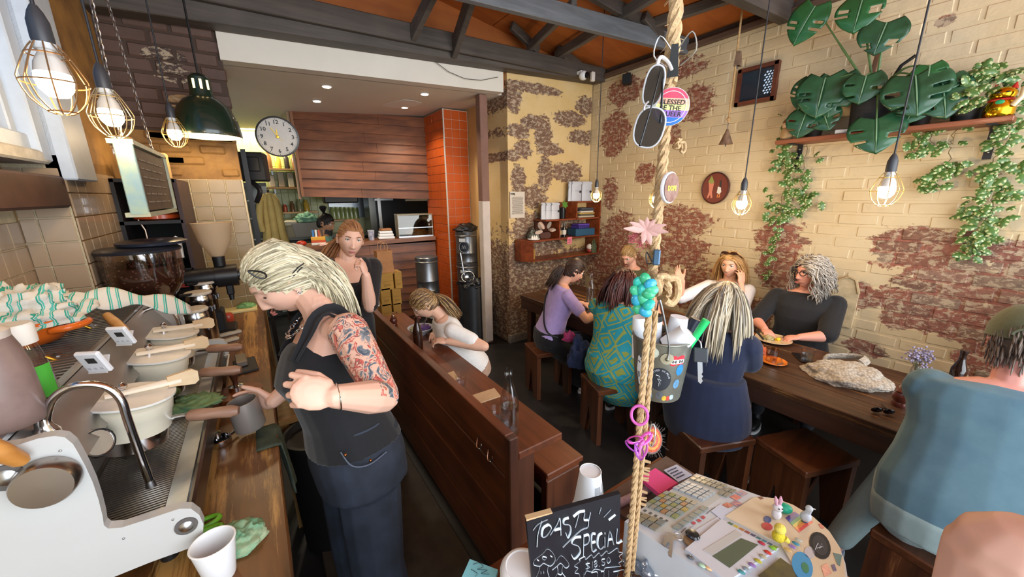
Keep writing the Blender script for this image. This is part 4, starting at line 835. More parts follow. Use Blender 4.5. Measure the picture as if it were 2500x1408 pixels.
for k in(-1,1): MB().tube([c+R@V((-.03,k*.012,.012)),c+R@V((-.14,-k*.006,.012))],[.007,.002],6,flat=.4).build('blade',CHROME,t)
o=heap('printed_cloth',oz(582,1322,CT),.062,.058,.035,6,M('#a9b592',.9,var=.25,scale=26,c2='#4a9a78'),'crumpled green printed dishcloth at the near end of the bar','dishcloth')
c=oz(540,1405,CT); cu=thing('paper_cup','white paper cup standing upright at the near end of the bar','cup',c); b=MB(); b.solid([(.028,0),(.030,.004),(.043,.10),(.041,.10),(.029,.008),(0,.006)],c,36); b.build('cup_wall',WHITEP,cu); MB().tube([c+V((.0425*math.cos(a),.0425*math.sin(a),.10)) for a in [2*math.pi*i/36 for i in range(37)]],.0022,8,cap=False).build('rolled_rim',WHITE,cu)
c=oz(85,1408,CT); tag(MB().solid([(.03,0),(.05,.01),(.055,.035),(.05,.045),(.02,.05),(0,.05)],c+V((0,-.02,.0)),26).build('steel_bowl',M('#8d8c8a',.4,.8)),'small upturned steel bowl at the bottom left corner','bowl')
b=MB(); c=V((-.066,1.52,CT+.003))
def hg(u,v):
    y=(v-.5)*.16; s_=u*.30
    if s_<.07: return c+V((-.05+s_,y,0.004))
    return c+V((.02+.035*(s_-.07)*3+.008*math.sin(v*9+u*3),y*(1-.1*u)+.006*math.sin(u*9),-(s_-.07)))
b.grid(hg,20,10,thick=.004); tag(b.build('hanging_cloth',M('#5a6252',.9,var=.5,scale=12,c2='#2f3a30'),ang=0),'dark green cloth hanging over the bar edge below the jug','cloth')
t=thing('wooden_stool','plain pale wooden stool behind the barista carrying the kettle','stool',(.09,2.22,0));
MB().box((.09,2.22,.665),(.30,.30,.035),ch=.006).build('seat',wood('#6b4a24','#94703e','X'),t)
for x in(-1,1):
    for y in(-1,1): MB().box((.09+x*.12,2.22+y*.12,.325),(.04,.04,.65)).build('leg',wood('#6b4a24','#94703e','Z'),t)
for y in(-1,1): MB().box((.09,2.22+y*.12,.60),(.22,.025,.06)).build('rail',wood('#6b4a24','#94703e','X'),t)
c=V((.11,2.22,.683)); k=thing('kettle','brushed steel kettle on the pale wooden stool','kettle',c); MB().solid([(.085,0),(.088,.01),(.086,.03),(.084,.03),(.0,.03)],c,30).build('base',BLACK,k); MB().solid([(.080,.031),(.082,.05),(.062,.15),(.055,.165),(.02,.175),(0,.18)],c,30).build('body',M('#a89a86',.3,1),k)
MB().tube(smooth_path([c+V((-.05,.0,.165)),c+V((-.1,.0,.15)),c+V((-.115,0,.1)),c+V((-.085,0,.05))],4),.009,8).build('handle',BLACK,k); MB().tube([c+V((.06,0,.1)),c+V((.11,0,.15))],[.014,.008],10).build('spout',M('#a89a86',.3,1),k)
c=V((.11,1.93,0)); b=MB(); b.solid([(.13,0),(.135,.01),(.155,.62),(.165,.63),(.165,.655),(.15,.655),(.145,.62),(0,.6)],c,32); tag(b.build('rubbish_bin',M('#131313',.5)),'round black rubbish bin behind the barista below the kettle','bin')
# ================================================================ timber partition with ledge, bench
M_OAK=wood('#4a2819','#82472a','Y',.36,6,'#8a5a34',wearamt=.68); M_OAKX=wood('#4a2819','#82472a','X',.36,6,'#8a5a34',wearamt=.68); M_OAKZ=wood('#3d2116','#6b3d25','Z',.4,6)
p=thing('partition','long dark timber partition with drinks ledge between the bar and the seating','partition',(.8,2.13,0))
for i,(z0,z1) in enumerate(((.02,.22),(.225,.44),(.445,.655),(.66,.852))): MB().box((.722,2.14,(z0+z1)/2),(.036,2.08,z1-z0),ch=.004).build('plank',M_OAK,p)
MB().box((.721,2.14,.857),(.044,2.09,.016),ch=.004).build('top_rail',M_OAK,p)
MB().box((.722,1.085,.43),(.045,.04,.86),ch=.004).build('end_post',M_OAKZ,p)
MB().box((.862,2.13,.765),(.235,2.13,.035),ch=.004).build('ledge',M_OAK,p)
for y in(1.12,2.2,3.15): MB().box((.80,y,.373),(.09,.06,.744),ch=.004).build('support',M_OAKZ,p)
for q in ((1178,1080),(1205,1110)):
    a=ox(*q,.703); MB().tube(smooth_path([a+V((.0,.03,.012)),a+V((-.015,.02,.012)),a+V((-.03,.0,-.012)),a+V((-.022,-.018,-.012)),a+V((-.012,-.012,.006))],4),.0028,8).build('bag_hook',CHROME,p)
b=thing('bench','low brown box bench beside the partition','bench',(1.14,2.0,0))
MB().box((1.135,2.05,.435),(.25,1.70,.03),ch=.005).build('seat',M_OAK,b); MB().box((1.135,2.05,.405),(.23,1.66,.03)).build('rail',M_OAK,b)
for y in(1.24,2.05,2.86): MB().box((1.135,y,.195),(.225,.05,.39),ch=.004).build('leg',M_OAKZ,b)
MB().box((1.235,2.05,.21),(.022,1.58,.36)).build('front_board',M_OAK,b)
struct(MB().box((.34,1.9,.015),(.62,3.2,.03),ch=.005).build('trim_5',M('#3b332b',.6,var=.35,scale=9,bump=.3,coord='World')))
LZ=.7826
def tumbler(name,c,r,h,label,group=None,water=.3,mat=None):
    t=thing(name,label,'glass',c,0,group); b=MB(); b.lathe([(.0005,.010),(r*.76,.010),(r*.78,0),(r*.8,.004),(r,h)],(0,0,0),10); o=b.build('tumbler_wall',mat or tglass(),t,world=False,ang=20)
    if water: q=MB(); q.solid([(.0,.016),(r*.70,.016),(r*(.70+.2*water),h*water+.01),(0,h*water+.01)],(0,0,0),20); q.build('water',tglass('#e8f0f4',.16,.5),t,world=False)
    return t
tumbler('water_glass',oz(1126,946,LZ),.032,.085,'empty tumbler on the ledge between two paper napkins'); tumbler('water_glass',oz(1215,1035,LZ),.031,.085,'tumbler half hidden behind the swing-top water bottle on the ledge')
def swing_bottle(c,label,s=1.0,fill=.5,gr=None):
    t=thing('water_bottle',label,'bottle',c,0,gr); b=MB(); sq=.9
    b.lathe([(.0005,0),(.040,0),(.043,.006),(.043,.155),(.041,.175),(.022,.235),(.0155,.262),(.0155,.285),(.018,.288),(.018,.298),(.0155,.303),(.0155,.318)],(0,0,0),28); b.v=[v*s for v in b.v]; b.build('bottle_wall',tglass(),t,world=False)
    q=MB(); q.solid([(.0,.011),(.0365,.013),(.0365,.15*fill*2),(.0,.15*fill*2)],(0,0,0),24); q.v=[v*s for v in q.v]; q.build('water',tglass('#e8f0f4',.16,.5),t,world=False); return t
swing_bottle(oz(1244,1058,LZ),'tall clear bottle half full of water at the near end of the ledge',.98,.47)
def napkin(cs,z,label):
    b=MB(); q=[oz(*c,z) for c in cs]; n=len(q); b.add([v for v in q]+[v+V((0,0,.006)) for v in q],[tuple(range(n))[::-1],tuple(range(n,2*n))]+[(i,(i+1)%n,n+(i+1)%n,n+i) for i in range(n)],0,False); tag(b.build('napkin',M('#c3a582',.85,var=.05,scale=20)),label,'napkin','brown paper napkins on the ledge')
napkin([(1148,968),(1207,949),(1222,968),(1172,985)],LZ,'brown paper napkin beside the tall water bottle'); napkin([(1090,913),(1108,907),(1119,925),(1105,930)],LZ,'brown paper napkin beside the empty tumbler')
c=oz(1022,850,LZ); bb=thing('beer_bottle','brown glass beer bottle standing by the salad bowl','bottle',c); MB().solid([(.0,0),(.030,0),(.032,.005),(.032,.12),(.028,.145),(.014,.185),(.0125,.215),(.0145,.218),(.0145,.226),(.011,.228),(.0,.228)],c,24).build('bottle_wall',M('#2a140b',.08,coat=.6),bb); MB().tube([c+V((.0,.0,.19)),c+V((.013,-.004,.20))],.002,6).build('cap_wire',CHROME,bb)
c=oz(1028,815,LZ); w=thing('salad_bowl','white bowl of purple slaw and salad in front of the reader','bowl',c); MB().solid([(.0,0),(.04,0),(.043,.008),(.075,.03),(.098,.055),(.094,.056),(.072,.034),(.04,.014),(0,.012)],c,32).build('bowl_wall',M('#c3c6d2',.25,coat=.3),w)
crumple(c+V((.035,.015,.034)),.045,.045,.025,5,12,12,.5).build('red_cabbage',M('#6a4a86',.6,var=.5,scale=60),w,ang=0); crumple(c+V((-.035,.01,.034)),.04,.045,.025,7,12,12,.5).build('salad',M('#c9c39a',.6,var=.4,scale=50,c2='#6d7a48'),w,ang=0)
MB().tube([c+V((.03,.02,.055)),c+V((.055,-.015,.14))],[.004,.005],6).build('fork',STEEL,w)
def mill(c,s,label,gr=None):
    t=thing('pepper_mill',label,'pepper mill',c,0,gr); b=MB(); b.solid([(.0,0),(.027,0),(.029,.01),(.024,.022),(.03,.034),(.031,.05),(.024,.066),(.028,.072),(.024,.078),(0,.078)],(0,0,0),22); b.v=[v*s for v in b.v]; b.build('body',M('#5a2a20',.28,coat=.3),t,world=False)
    b=MB(); b.solid([(.0,.078),(.014,.078),(.016,.09),(.012,.1),(.007,.104),(.011,.112),(.006,.12),(0,.121)],(0,0,0),18); b.v=[v*s for v in b.v]; b.build('crank_dome',M('#b49a84',.25,.9),t,world=False); b=MB(); b.tube([(0,0,.105),(.03,.0,.108)],.0028,6); b.ball((.034,0,.114),.008,10); b.v=[v*s for v in b.v]; b.build('crank',M('#7a4a30',.3),t,world=False); return t
mill(oz(962,795,LZ),.95,'small wooden pepper mill at the far end of the ledge')
b=crumple((1.06,2.78,.452),.12,.13,.26,21,22,7,.3); bg=b.build('backpack',M('#17171a',.6,var=.2,scale=30),ang=0); tag(bg,'black slumped bag with looped straps by the reader on the bench','bag')
for k in(0,.07): MB().tube(smooth_path([(1.0,2.70+k,.66),(.985,2.70+k,.76),(1.03,2.73+k,.80),(1.07,2.76+k,.74),(1.08,2.78+k,.66)],4),.011,8,flat=.5).build('strap',M('#222226',.5),bg)
# ================================================================ kitchen pass
M_WB=wood('#56301d','#8d5535','X',.5,5,'#9a6238',wearamt=.70)
HL=V((.545,5.40,0)); HR_=V((2.12,5.14,0)); hd=(HR_-HL); hx=hd.normalized(); hn=V((hx.y,-hx.x,0))
hood=thing('canopy_hood','tall kitchen canopy clad in overlapping brown weatherboards','canopy',(1.3,5.4,1.75))
n_=9
for i in range(n_):
    zl0,zl1=lerp(1.800,2.80,i/n_),lerp(1.800,2.80,(i+1)/n_); zr0,zr1=lerp(1.745,2.80,i/n_),lerp(1.745,2.80,(i+1)/n_); j=.01
    sp=(.42+.3*((i*37)%10)/10,) if i%3!=1 else ()
    cuts=[0,*sp,1]
    for a,q in zip(cuts[:-1],cuts[1:]):
        A=HL.lerp(HR_,a+.0008);B_=HL.lerp(HR_,q-.0008); z=lambda t,l,r_:lerp(l,r_,t)
        b=MB(); b.hexa([A+hn*.034+UP*z(a,zl0,zr0),B_+hn*.034+UP*z(q,zl0,zr0),B_+UP*z(q,zl0,zr0),A+UP*z(a,zl0,zr0),A+hn*.010+UP*z(a,zl1+j,zr1+j),B_+hn*.010+UP*z(q,zl1+j,zr1+j),B_-hn*.004+UP*z(q,zl1+j,zr1+j),A-hn*.004+UP*z(a,zl1+j,zr1+j)]); b.build('weatherboard',M_WB,hood)
b=MB(); d0=-hn*.01
b.hexa([HL+d0+UP*1.81,HR_+d0+UP*1.755,HR_-hn*.9+UP*1.755,HL-hn*.9+UP*1.81,HL+d0+UP*2.79,HR_+d0+UP*2.80,HR_-hn*.9+UP*2.80,HL-hn*.9+UP*2.79]); b.build('canopy_box',M('#6a4a34',.6),hood)
MB().box(HL+hx*-.012+hn*.0+UP*2.29,(.03,.07,.98),basis(hx,-hn,UP)).build('corner_trim',M('#8a5a3a',.5),hood); MB().box(HL+hx*-.05-hn*.04+UP*2.27,(.03,.05,1.0),basis(hx,-hn,UP)).build('side_trim',M('#a78463',.5),hood)
kp=thing('kitchen_pass','timber kitchen pass counter with weatherboard front below the canopy','counter',(1.3,5.2,0))
PL=V((.42,5.22,0));PR=V((2.055,4.97,0)); px_=(PR-PL).normalized(); pn=V((px_.y,-px_.x,0)); PT=1.205
def pz(t): return lerp(1.207,1.246,t)
b=MB(); b.hexa([PL+pn*.05+UP*(pz(0)-.05),PR+pn*.05+UP*(pz(1)-.05),PR-pn*.34+UP*(pz(1)-.05),PL-pn*.34+UP*(pz(0)-.05),PL+pn*.05+UP*pz(0),PR+pn*.05+UP*pz(1),PR-pn*.34+UP*pz(1),PL-pn*.34+UP*pz(0)]); b.build('pass_top',wood('#6a3c22','#95603a','X',.4,6),kp)
for i in range(10):
    z0=.02+.114*i;z1=z0+.118; cuts=[0,.35+.06*((i*3)%5),1]
    for a,q in zip(cuts[:-1],cuts[1:]):
        A=PL.lerp(PR,a+.001);B_=PL.lerp(PR,q-.001); b=MB(); b.hexa([A+pn*.028+UP*z0,B_+pn*.028+UP*z0,B_+UP*z0,A+UP*z0,A+pn*.008+UP*z1,B_+pn*.008+UP*z1,B_-pn*.004+UP*z1,A-pn*.004+UP*z1]); b.build('weatherboard',M_WB,kp)
b=MB(); b.hexa([PL-pn*.01,PR-pn*.01,PR-pn*.3,PL-pn*.3,PL-pn*.01+UP*1.15,PR-pn*.01+UP*1.15,PR-pn*.3+UP*1.15,PL-pn*.3+UP*1.15]); b.build('carcass',M('#4a2f20',.7),kp)
def onpass(px,z=None,back=.1):
    for k in range(200):
        t=k/199; q=PL.lerp(PR,t)-pn*back+UP*pz(t); v=q-CP; x=1250+FPX*v.dot(RT)/v.dot(FW)
        if x>=px: return q
    return PR
c=onpass(907); cu=thing('patterned_cup','patterned paper cup on the kitchen pass beside stacked lids','cup',c); MB().solid([(.034,0),(.045,.13),(.043,.13),(.034,.01),(0,.01)],c,24).build('cup_wall',M('#dfe0e6',.5,var=.5,scale=25,c2='#4a5a8a'),cu)
c=onpass(942,back=.12)
for i in range(3): tag(MB().box(c+UP*(.018+.036*i)+V((.0,.005*i,0)),(.21-.02*i,.16,.033),basis(px_,-pn,UP),.008).build('takeaway_box',WHITEP),'white takeaway lid tray on the kitchen pass, %s of the pile'%('lowest','middle','topmost')[i],'tray','white trays piled on the pass')
tag(MB().box(c+UP*.125+V((0,.01,0)),(.14,.10,.025),rot('Z',6),.004).build('receipt_stack',M('#a8744f',.7)),'small brown card pack on top of the white trays','pack')
c=onpass(1012,back=.15); fc=thing('food_display','glass food display case at the right end of the kitchen pass','display case',c); R=basis(px_,-pn,UP)
for x in(-.23,.23): MB().box(c+R@V((x,0,.15)),(.012,.26,.30),R).build('case_side',M('#c3b59a',.15,alpha=.5),fc)
MB().box(c+R@V((0,-.13,.15)),(.46,.008,.29),R).build('front_pane',tglass('#f3ead8'),fc); MB().box(c+R@V((0,0,.305)),(.48,.28,.012),R).build('top_pane',M('#cdbf9e',.12,alpha=.45),fc); MB().box(c+R@V((0,0,.01)),(.47,.27,.02),R).build('tray_base',STEEL,fc); MB().box(c+R@V((0,-.134,.13)),(.47,.008,.012),R).build('rail',STEEL,fc)
crumple(c+R@V((.03,0,.022)),.16,.09,.07,11,14,9,.4).build('pastries',M('#6a4a2c',.6,var=.4,scale=30),fc,ang=0)
c=onpass(778,back=.05); ct=thing('pen_caddy','bright striped caddy with pens and stationery on the kitchen pass','caddy',c)
for i,(cl_,h_) in enumerate((('#e8e4dc',.03),('#d1552c',.03),('#e3a83a',.04))): MB().box(c+UP*(sum((.03,.03,.04)[:i])+h_/2),(.16,.10,h_),R,.004).build('band',M(cl_,.5),ct)
for i,cl_ in enumerate(('#3f7ac0','#e8e8ea','#b8502c','#4a3426')): MB().box(c+R@V((-.05+.033*i,0,.135)),(.022,.02,.10),R).build('pen',M(cl_,.4),ct)
tag(MB().ball(onpass(735,back=.03)+UP*.035,(.06,.05,.034),14).build('tomato',M('#b5321f',.3)),'red tomato-like bowl at the left end of the pass','bowl')
c=onpass(795,back=-.0); b=MB(); b.grid(lambda u,v:c+px_*((u-.5)*.16)+pn*(.10*v-.05+.01*math.sin(u*6))+UP*(.012-.06*max(0,v-.75)*4*.3+.004*math.sin(u*9+v*4)),12,8,thick=.004); tag(b.build('glove',M('#d9b3a6',.6),ang=0),'pale pink glove draped over the pass edge','glove')
M_JAR=[M('#6b4a2c',.25,coat=.4),M('#b9993c',.25,coat=.4),M('#c9c4b4',.2,coat=.3),M('#2f2a26',.3,coat=.3),M('#8a8f6a',.25,coat=.3),M('#b8502c',.3,coat=.3)]
def shelf(name,x0,x1,y,z,mat,label): t=thing(name,label,'shelf',((x0+x1)/2,y,z)); MB().box(((x0+x1)/2,y,z-.012),(x1-x0,.22,.024)).build('board',mat,t); [MB().box((x,y+.06,z-.06),(.02,.10,.07)).build('bracket',DSTEEL,t) for x in(x0+.1,x1-.1)]
YK=7.05
shelves=[(shelf,oy(650,412,YK).z,'upper'),(shelf,oy(650,457,YK).z,'second'),(shelf,oy(690,517,YK).z,'lower')]
xa,xb=oy(648,412,YK).x,oy(738,412,YK).x
for i,(z,x1,lab) in enumerate(((oy(690,412,YK).z,xb+.1,'topmost pale board shelf on the green kitchen wall'),(oy(690,457,YK).z,xb+.1,'middle pale board shelf on the green kitchen wall'),(oy(700,517,YK).z,oy(775,517,YK).x,'long lower kitchen shelf holding sauce jars'))):
    shelf('kitchen_shelf',xa-.02,x1,YK,z,wood('#8f6a3c','#b98e58','X'),lab)
    rr=random.Random(i+40); x=xa+.06; k=0
    names=('pale jar','dark bottle','amber jar','white tub','tall bottle','spice tin','red sauce bottle')
    while x<x1-.06:
        r_=rr.uniform(.03,.05); h_=rr.uniform(.10,.26) if i!=1 else rr.uniform(.16,.24); j=rr.randrange(len(M_JAR)); c=V((x,YK+rr.uniform(-.03,.03),z))
        mt=M_JAR[j] if i!=1 else M('#b9b39c',.4)
        if i==1: o=MB().box(c+UP*h_/2,(r_*2.2,.12,h_),ch=.01).build('storage_tub',mt)
        else: o=MB().solid([(.0,0),(r_,0),(r_,h_*.7),(r_*.6,h_*.82),(r_*.62,h_),(0,h_)],c,16).build('sauce_jar',mt)
        cn=('brown','mustard','cream','black','olive','orange')[j]; tag(o,(cn+' jar on the topmost kitchen shelf, ','grey storage tub on the middle kitchen shelf, ',cn+' jar on the lower kitchen shelf, ')[i]+('first','second','third','fourth','fifth','sixth','seventh','eighth','ninth','tenth','eleventh','twelfth')[k]+' from its left end',('jar','tub','jar')[i],('jars on the topmost kitchen shelf','tubs on the middle kitchen shelf','jars on the lower kitchen shelf')[i]); x+=r_*2+.035+(.015 if i==1 else 0); k+=1
wt=thing('kitchen_worktop','steel worktop along the green kitchen wall','worktop',(.5,6.9,0)); zt_=oy(700,580,6.75).z
MB().box((.80,6.92,zt_-.02),(1.5,.5,.04)).build('top',M('#5a5850',.35,.6),wt); MB().box((.80,6.95,zt_/2-.03),(1.44,.42,zt_-.06)).build('cupboard',M('#3a3832',.5),wt)
for i,(pa,lab) in enumerate(((686,'grey lidded tub on the kitchen worktop, nearest the coat'),(711,'grey lidded tub on the kitchen worktop, middle one'))):
    c=oy(pa,578,6.8); c.z=zt_; t=thing('lidded_tub',lab,'tub',c,0,'lidded tubs on the kitchen worktop'); b=MB(); b.hexa([c+V((x*.085,y*.10,0)) for x,y in((-1,-1),(1,-1),(1,1),(-1,1))]+[c+V((x*.105,y*.12,.17)) for x,y in((-1,-1),(1,-1),(1,1),(-1,1))]); b.build('tub',M('#9a9076',.4),t); MB().box(c+UP*.215,(.21,.24,.09),ch=.02).build('lid',M('#b3a988',.35),t)
c=oy(748,578,6.8); c.z=zt_; t=thing('laundry_basket','grey tub heaped with patterned green cloth in the kitchen','tub',c); b=MB(); b.hexa([c+V((x*.15,y*.11,0)) for x,y in((-1,-1),(1,-1),(1,1),(-1,1))]+[c+V((x*.19,y*.14,.22)) for x,y in((-1,-1),(1,-1),(1,1),(-1,1))]); b.build('tub',M('#9c958a',.4),t)
heap('patterned_cloth',c+V((.04,0,.225)),.17,.13,.13,13,M('#9fc3a4',.9,var=.5,scale=24,c2='#3f7a62'),'heap of green patterned cloth on the grey kitchen tub','cloth')
cz=oy(655,470,6.3); b=MB()
def coat(u,v): # hanging coat
    a=(u-.5)*2; w_=.06+.08*min(1,v*1.6)+.02*math.sin(v*7); return cz+V((a*w_,-.05*math.cos(a*1.5)-.02*math.cos(a*9),-.72*v+.03*abs(a)*(-1 if v<.1 else 0)))
b.grid(coat,20,16,thick=.02); co_=b.build('hanging_coat',M('#c0a664',.85,var=.12,scale=8),ang=0); tag(co_,'tan coat hanging at the entrance to the kitchen','coat')
b=MB(); b.tube(smooth_path([cz+V((-.11,-.06,-.10)),cz+V((-.15,-.08,-.34)),cz+V((-.14,-.06,-.52))],4),[.04]*5+[.035]*4,10); b.build('sleeve',M('#c0a664',.85,var=.12,scale=8),co_); MB().tube([V((cz.x,cz.y+.05,0)),V((cz.x,cz.y+.05,cz.z+.05)),cz+V((0,0,.03)),cz],.013,8).build('coat_stand_pole',M('#3a2a20',.5),co_)
fr=thing('bottle_fridge','glass door bottle fridge at the left of the kitchen','fridge',(-.12,6.9,0)); fx0,fx1=oy(606,440,6.6).x-.5,oy(648,440,6.6).x
MB().box(((fx0+fx1)/2,6.91,1.0),(fx1-fx0,.52,2.0)).build('cabinet',M('#4a4c46',.5),fr); MB().box((fx1-.03,6.63,1.0),(.06,.04,1.9)).build('door_stile',M('#a3a79a',.4),fr); MB().box(((fx0+fx1)/2-.03,6.64,1.0),(fx1-fx0-.06,.012,1.86)).build('door_glass',M('#5f665a',.1,alpha=.7),fr)
for z in(.9,1.2,1.5,1.75): MB().box(((fx0+fx1)/2,6.62,z),(fx1-fx0-.08,.02,.02)).build('rack',M('#a7a99c',.4),fr)
li=thing('fluorescent_batten','lit fluorescent tube fitting at the back left of the kitchen','light',oy(625,312,6.9)); c=oy(618,313,6.9); MB().cyl(c+V((-.5,0,0)),c+V((.35,0,0)),.022,n=12).build('tube',M('#fff3d8',.5,emit='#ffe6ba',es=5),li); MB().box(c+V((-.07,.03,.05)),(1.0,.06,.05)).build('housing',M('#b3a78c',.5),li)
l=bpy.data.lights.new('batten_glow','AREA'); l.shape='RECTANGLE'; l.size=.9; l.size_y=.06; l.energy=26; l.color=(1,.87,.66); o=bpy.data.objects.new('batten_glow',l); COL.objects.link(o); o.parent=li; o.location=c-wl(li)+V((-.07,-.03,-.04)); o.rotation_euler=(math.radians(25),0,0)
struct(MB().box(oy(640,287,6.9)+V((-.4,.1,0)),(1.9,.2,.13)).build('trim_6',M('#3a2a1c',.6)))
ov=thing('kitchen_oven','dark steel oven bank at the back of the kitchen','oven',(1.9,6.3,0))
MB().box((2.3,6.83,.98),(1.3,.66,1.96)).build('casing',M('#17171a',.35,.4),ov); MB().box((2.42,6.47,1.72),(.5,.05,.03)).build('door_handle',STEEL,ov); MB().box((1.72,6.46,.95),(.05,.08,1.9)).build('steel_post',STEEL,ov); MB().box((1.80,6.45,1.74),(.30,.09,.03)).build('steel_rail',STEEL,ov); MB().box((1.62,6.65,.95),(.10,.36,1.9)).build('steel_door',M('#5d605f',.3,.9),ov)
ms=thing('spice_shelf','shelf of green lidded jars behind the chef','shelf',oy(845,540,7.07)); c0=oy(812,536,7.07);c1=oy(875,536,7.07)
MB().box((c0+c1)/2,(c1.x-c0.x,.2,.024)).build('board',wood('#8f6a3c','#b98e58','X'),ms)
for i in range(6): c=c0.lerp(c1,(i+.5)/6)+UP*.012; o=MB().solid([(.0,0),(.055,0),(.055,.15),(.05,.17),(.05,.20),(0,.20)],c,16).build('spice_jar',M('#7f8a52',.2,coat=.3,var=.3,scale=9)); tag(o,'green glass jar on the spice shelf behind the chef, '+('first','second','third','fourth','fifth','last')[i]+' from the left','jar','jars on the spice shelf')
ex_=thing('hanging_extractor','dark extractor box above the chef','extractor',oy(830,478,6.5)); c=oy(830,478,6.5); MB().box(c,(.5,.2,.22),ch=.02).build('extractor_box',M('#2a2420',.4),ex_); MB().box(V((c.x,c.y,(c.z+zt(c.x))/2+.05)),(.18,.16,zt(c.x)-c.z-.1)).build('duct',M('#4a4744',.4,.6),ex_); tag(MB().box(oy(855,495,7.155),(.7,.05,.5)).build('steel_splashback',M('#8b9298',.3,.8)),'steel splashback panel on the kitchen back wall','panel')
sp=thing('wall_speaker','black speaker on a stand at the pier edge below the clock','speaker',(.12,4.2,1.5)); c=oy(618,408,4.1); MB().box(c,(.21,.16,.24),rot('Z',-12),.012).build('cabinet',M('#151518',.5),sp); MB().box(c+V((0,-.085,.02)),(.10,.012,.12),rot('Z',-12),.02).build('handle_recess',M('#0b0b0c',.4),sp)
MB().tube(smooth_path([c+V((-.03,0,-.12)),c+V((.02,-.03,-.2)),c+V((-.02,0,-.3))],4),.02,8).build('bracket_arm',BLACK,sp); MB().box(oy(630,560,3.9)+V((-.01,0,-.3)),(.035,.035,1.9)).build('pole',M('#1c1a1a',.5),sp)
cl=thing('wall_clock','round white station clock hanging from the bulkhead','clock',oy(678,334,3.60)); R=frame(V((-.18,-1,-.04))); c=oy(678,334,3.60); zc_=V((-.18,-1,-.04)).normalized(); xr=V((1,-.18,0)).normalized(); yr=UP
B_=basis(xr,zc_.cross(xr),zc_); r0=.142
MB().solid([(.0,-.03),(r0+.004,-.03),(r0+.006,.012),(r0-.004,.014),(r0-.006,.002),(.0,.002)],c,56,B_).build('clock_case',M('#2b2a2a',.35),cl); MB().solid([(.0,.003),(r0-.006,.003),(r0-.006,.004),(.0,.004)],c,56,B_).build('clock_face',M('#bdb8b0',.35,var=.06,scale=18),cl)
for h in range(1,13):
    a=math.radians(90-30*h); text('numeral',str(h),M('#23211f',.5),c+B_@V((math.cos(a)*r0*.74,math.sin(a)*r0*.74,.0048)),xr,B_.col[1],.040,cl,bold=.0008)
b=MB()
for k in range(60): a=math.radians(6*k); b.box(c+B_@V((math.cos(a)*r0*.90,math.sin(a)*r0*.90,.005)),(.005 if k%5 else .008,.0018 if k%5 else .004,.0012),B_@rot('Z',6*k))
b.build('minute_ticks',M('#23211f',.5),cl)
for nm,a,L_,w_ in(('hour_hand',90-358,.06,.007),('minute_hand',90+30,.085,.005),('second_hand',90-130,.05,.002)):
    a=math.radians(a); d=B_@V((math.cos(a),math.sin(a),0)); MB().box(c+B_.col[2]*.009+d*(L_*.38),(L_,w_,.002),basis(d,B_.col[2].cross(d),B_.col[2])).build(nm,M('#c9a640',.3,.8),cl)
MB().solid([(.0,.008),(.012,.008),(.01,.013),(0,.014)],c,20,B_).build('centre_boss',M('#c9a640',.3,.8),cl)
MB().box(c+V((0,.09,.10)),(.03,.14,.03)).build('hanger',BLACK,cl)
for q in [(797,207),(773,243),(1037,235),(988,267)]:
    c=oz(*q,zt(1)); c.z=zt(c.x)-.002; t=thing('downlight','recessed downlight in the low kitchen ceiling, '+{797:'front left one near the bulkhead',773:'rear left one near the clock',1037:'front right one near the orange column',988:'rear right one by the torn patch'}[q[0]],'light',c,0,'downlights in the kitchen ceiling'); MB().solid([(.034,.0),(.045,0),(.045,-.005),(.034,-.006)],c,24).build('bezel',WHITE,t); MB().solid([(.0,-.0065),(.034,-.0065),(.034,-.009),(0,-.009)],c,20).build('lamp_face',M('#fff4e0',.4,emit='#ffe9c8',es=14),t)
    l=bpy.data.lights.new('downlight_beam','SPOT'); l.energy=30; l.spot_size=2.2; l.spot_blend=.6; l.color=(1,.84,.62); l.shadow_soft_size=.04; o=bpy.data.objects.new('downlight_beam',l); COL.objects.link(o); o.parent=t; o.location=(0,0,-.02)
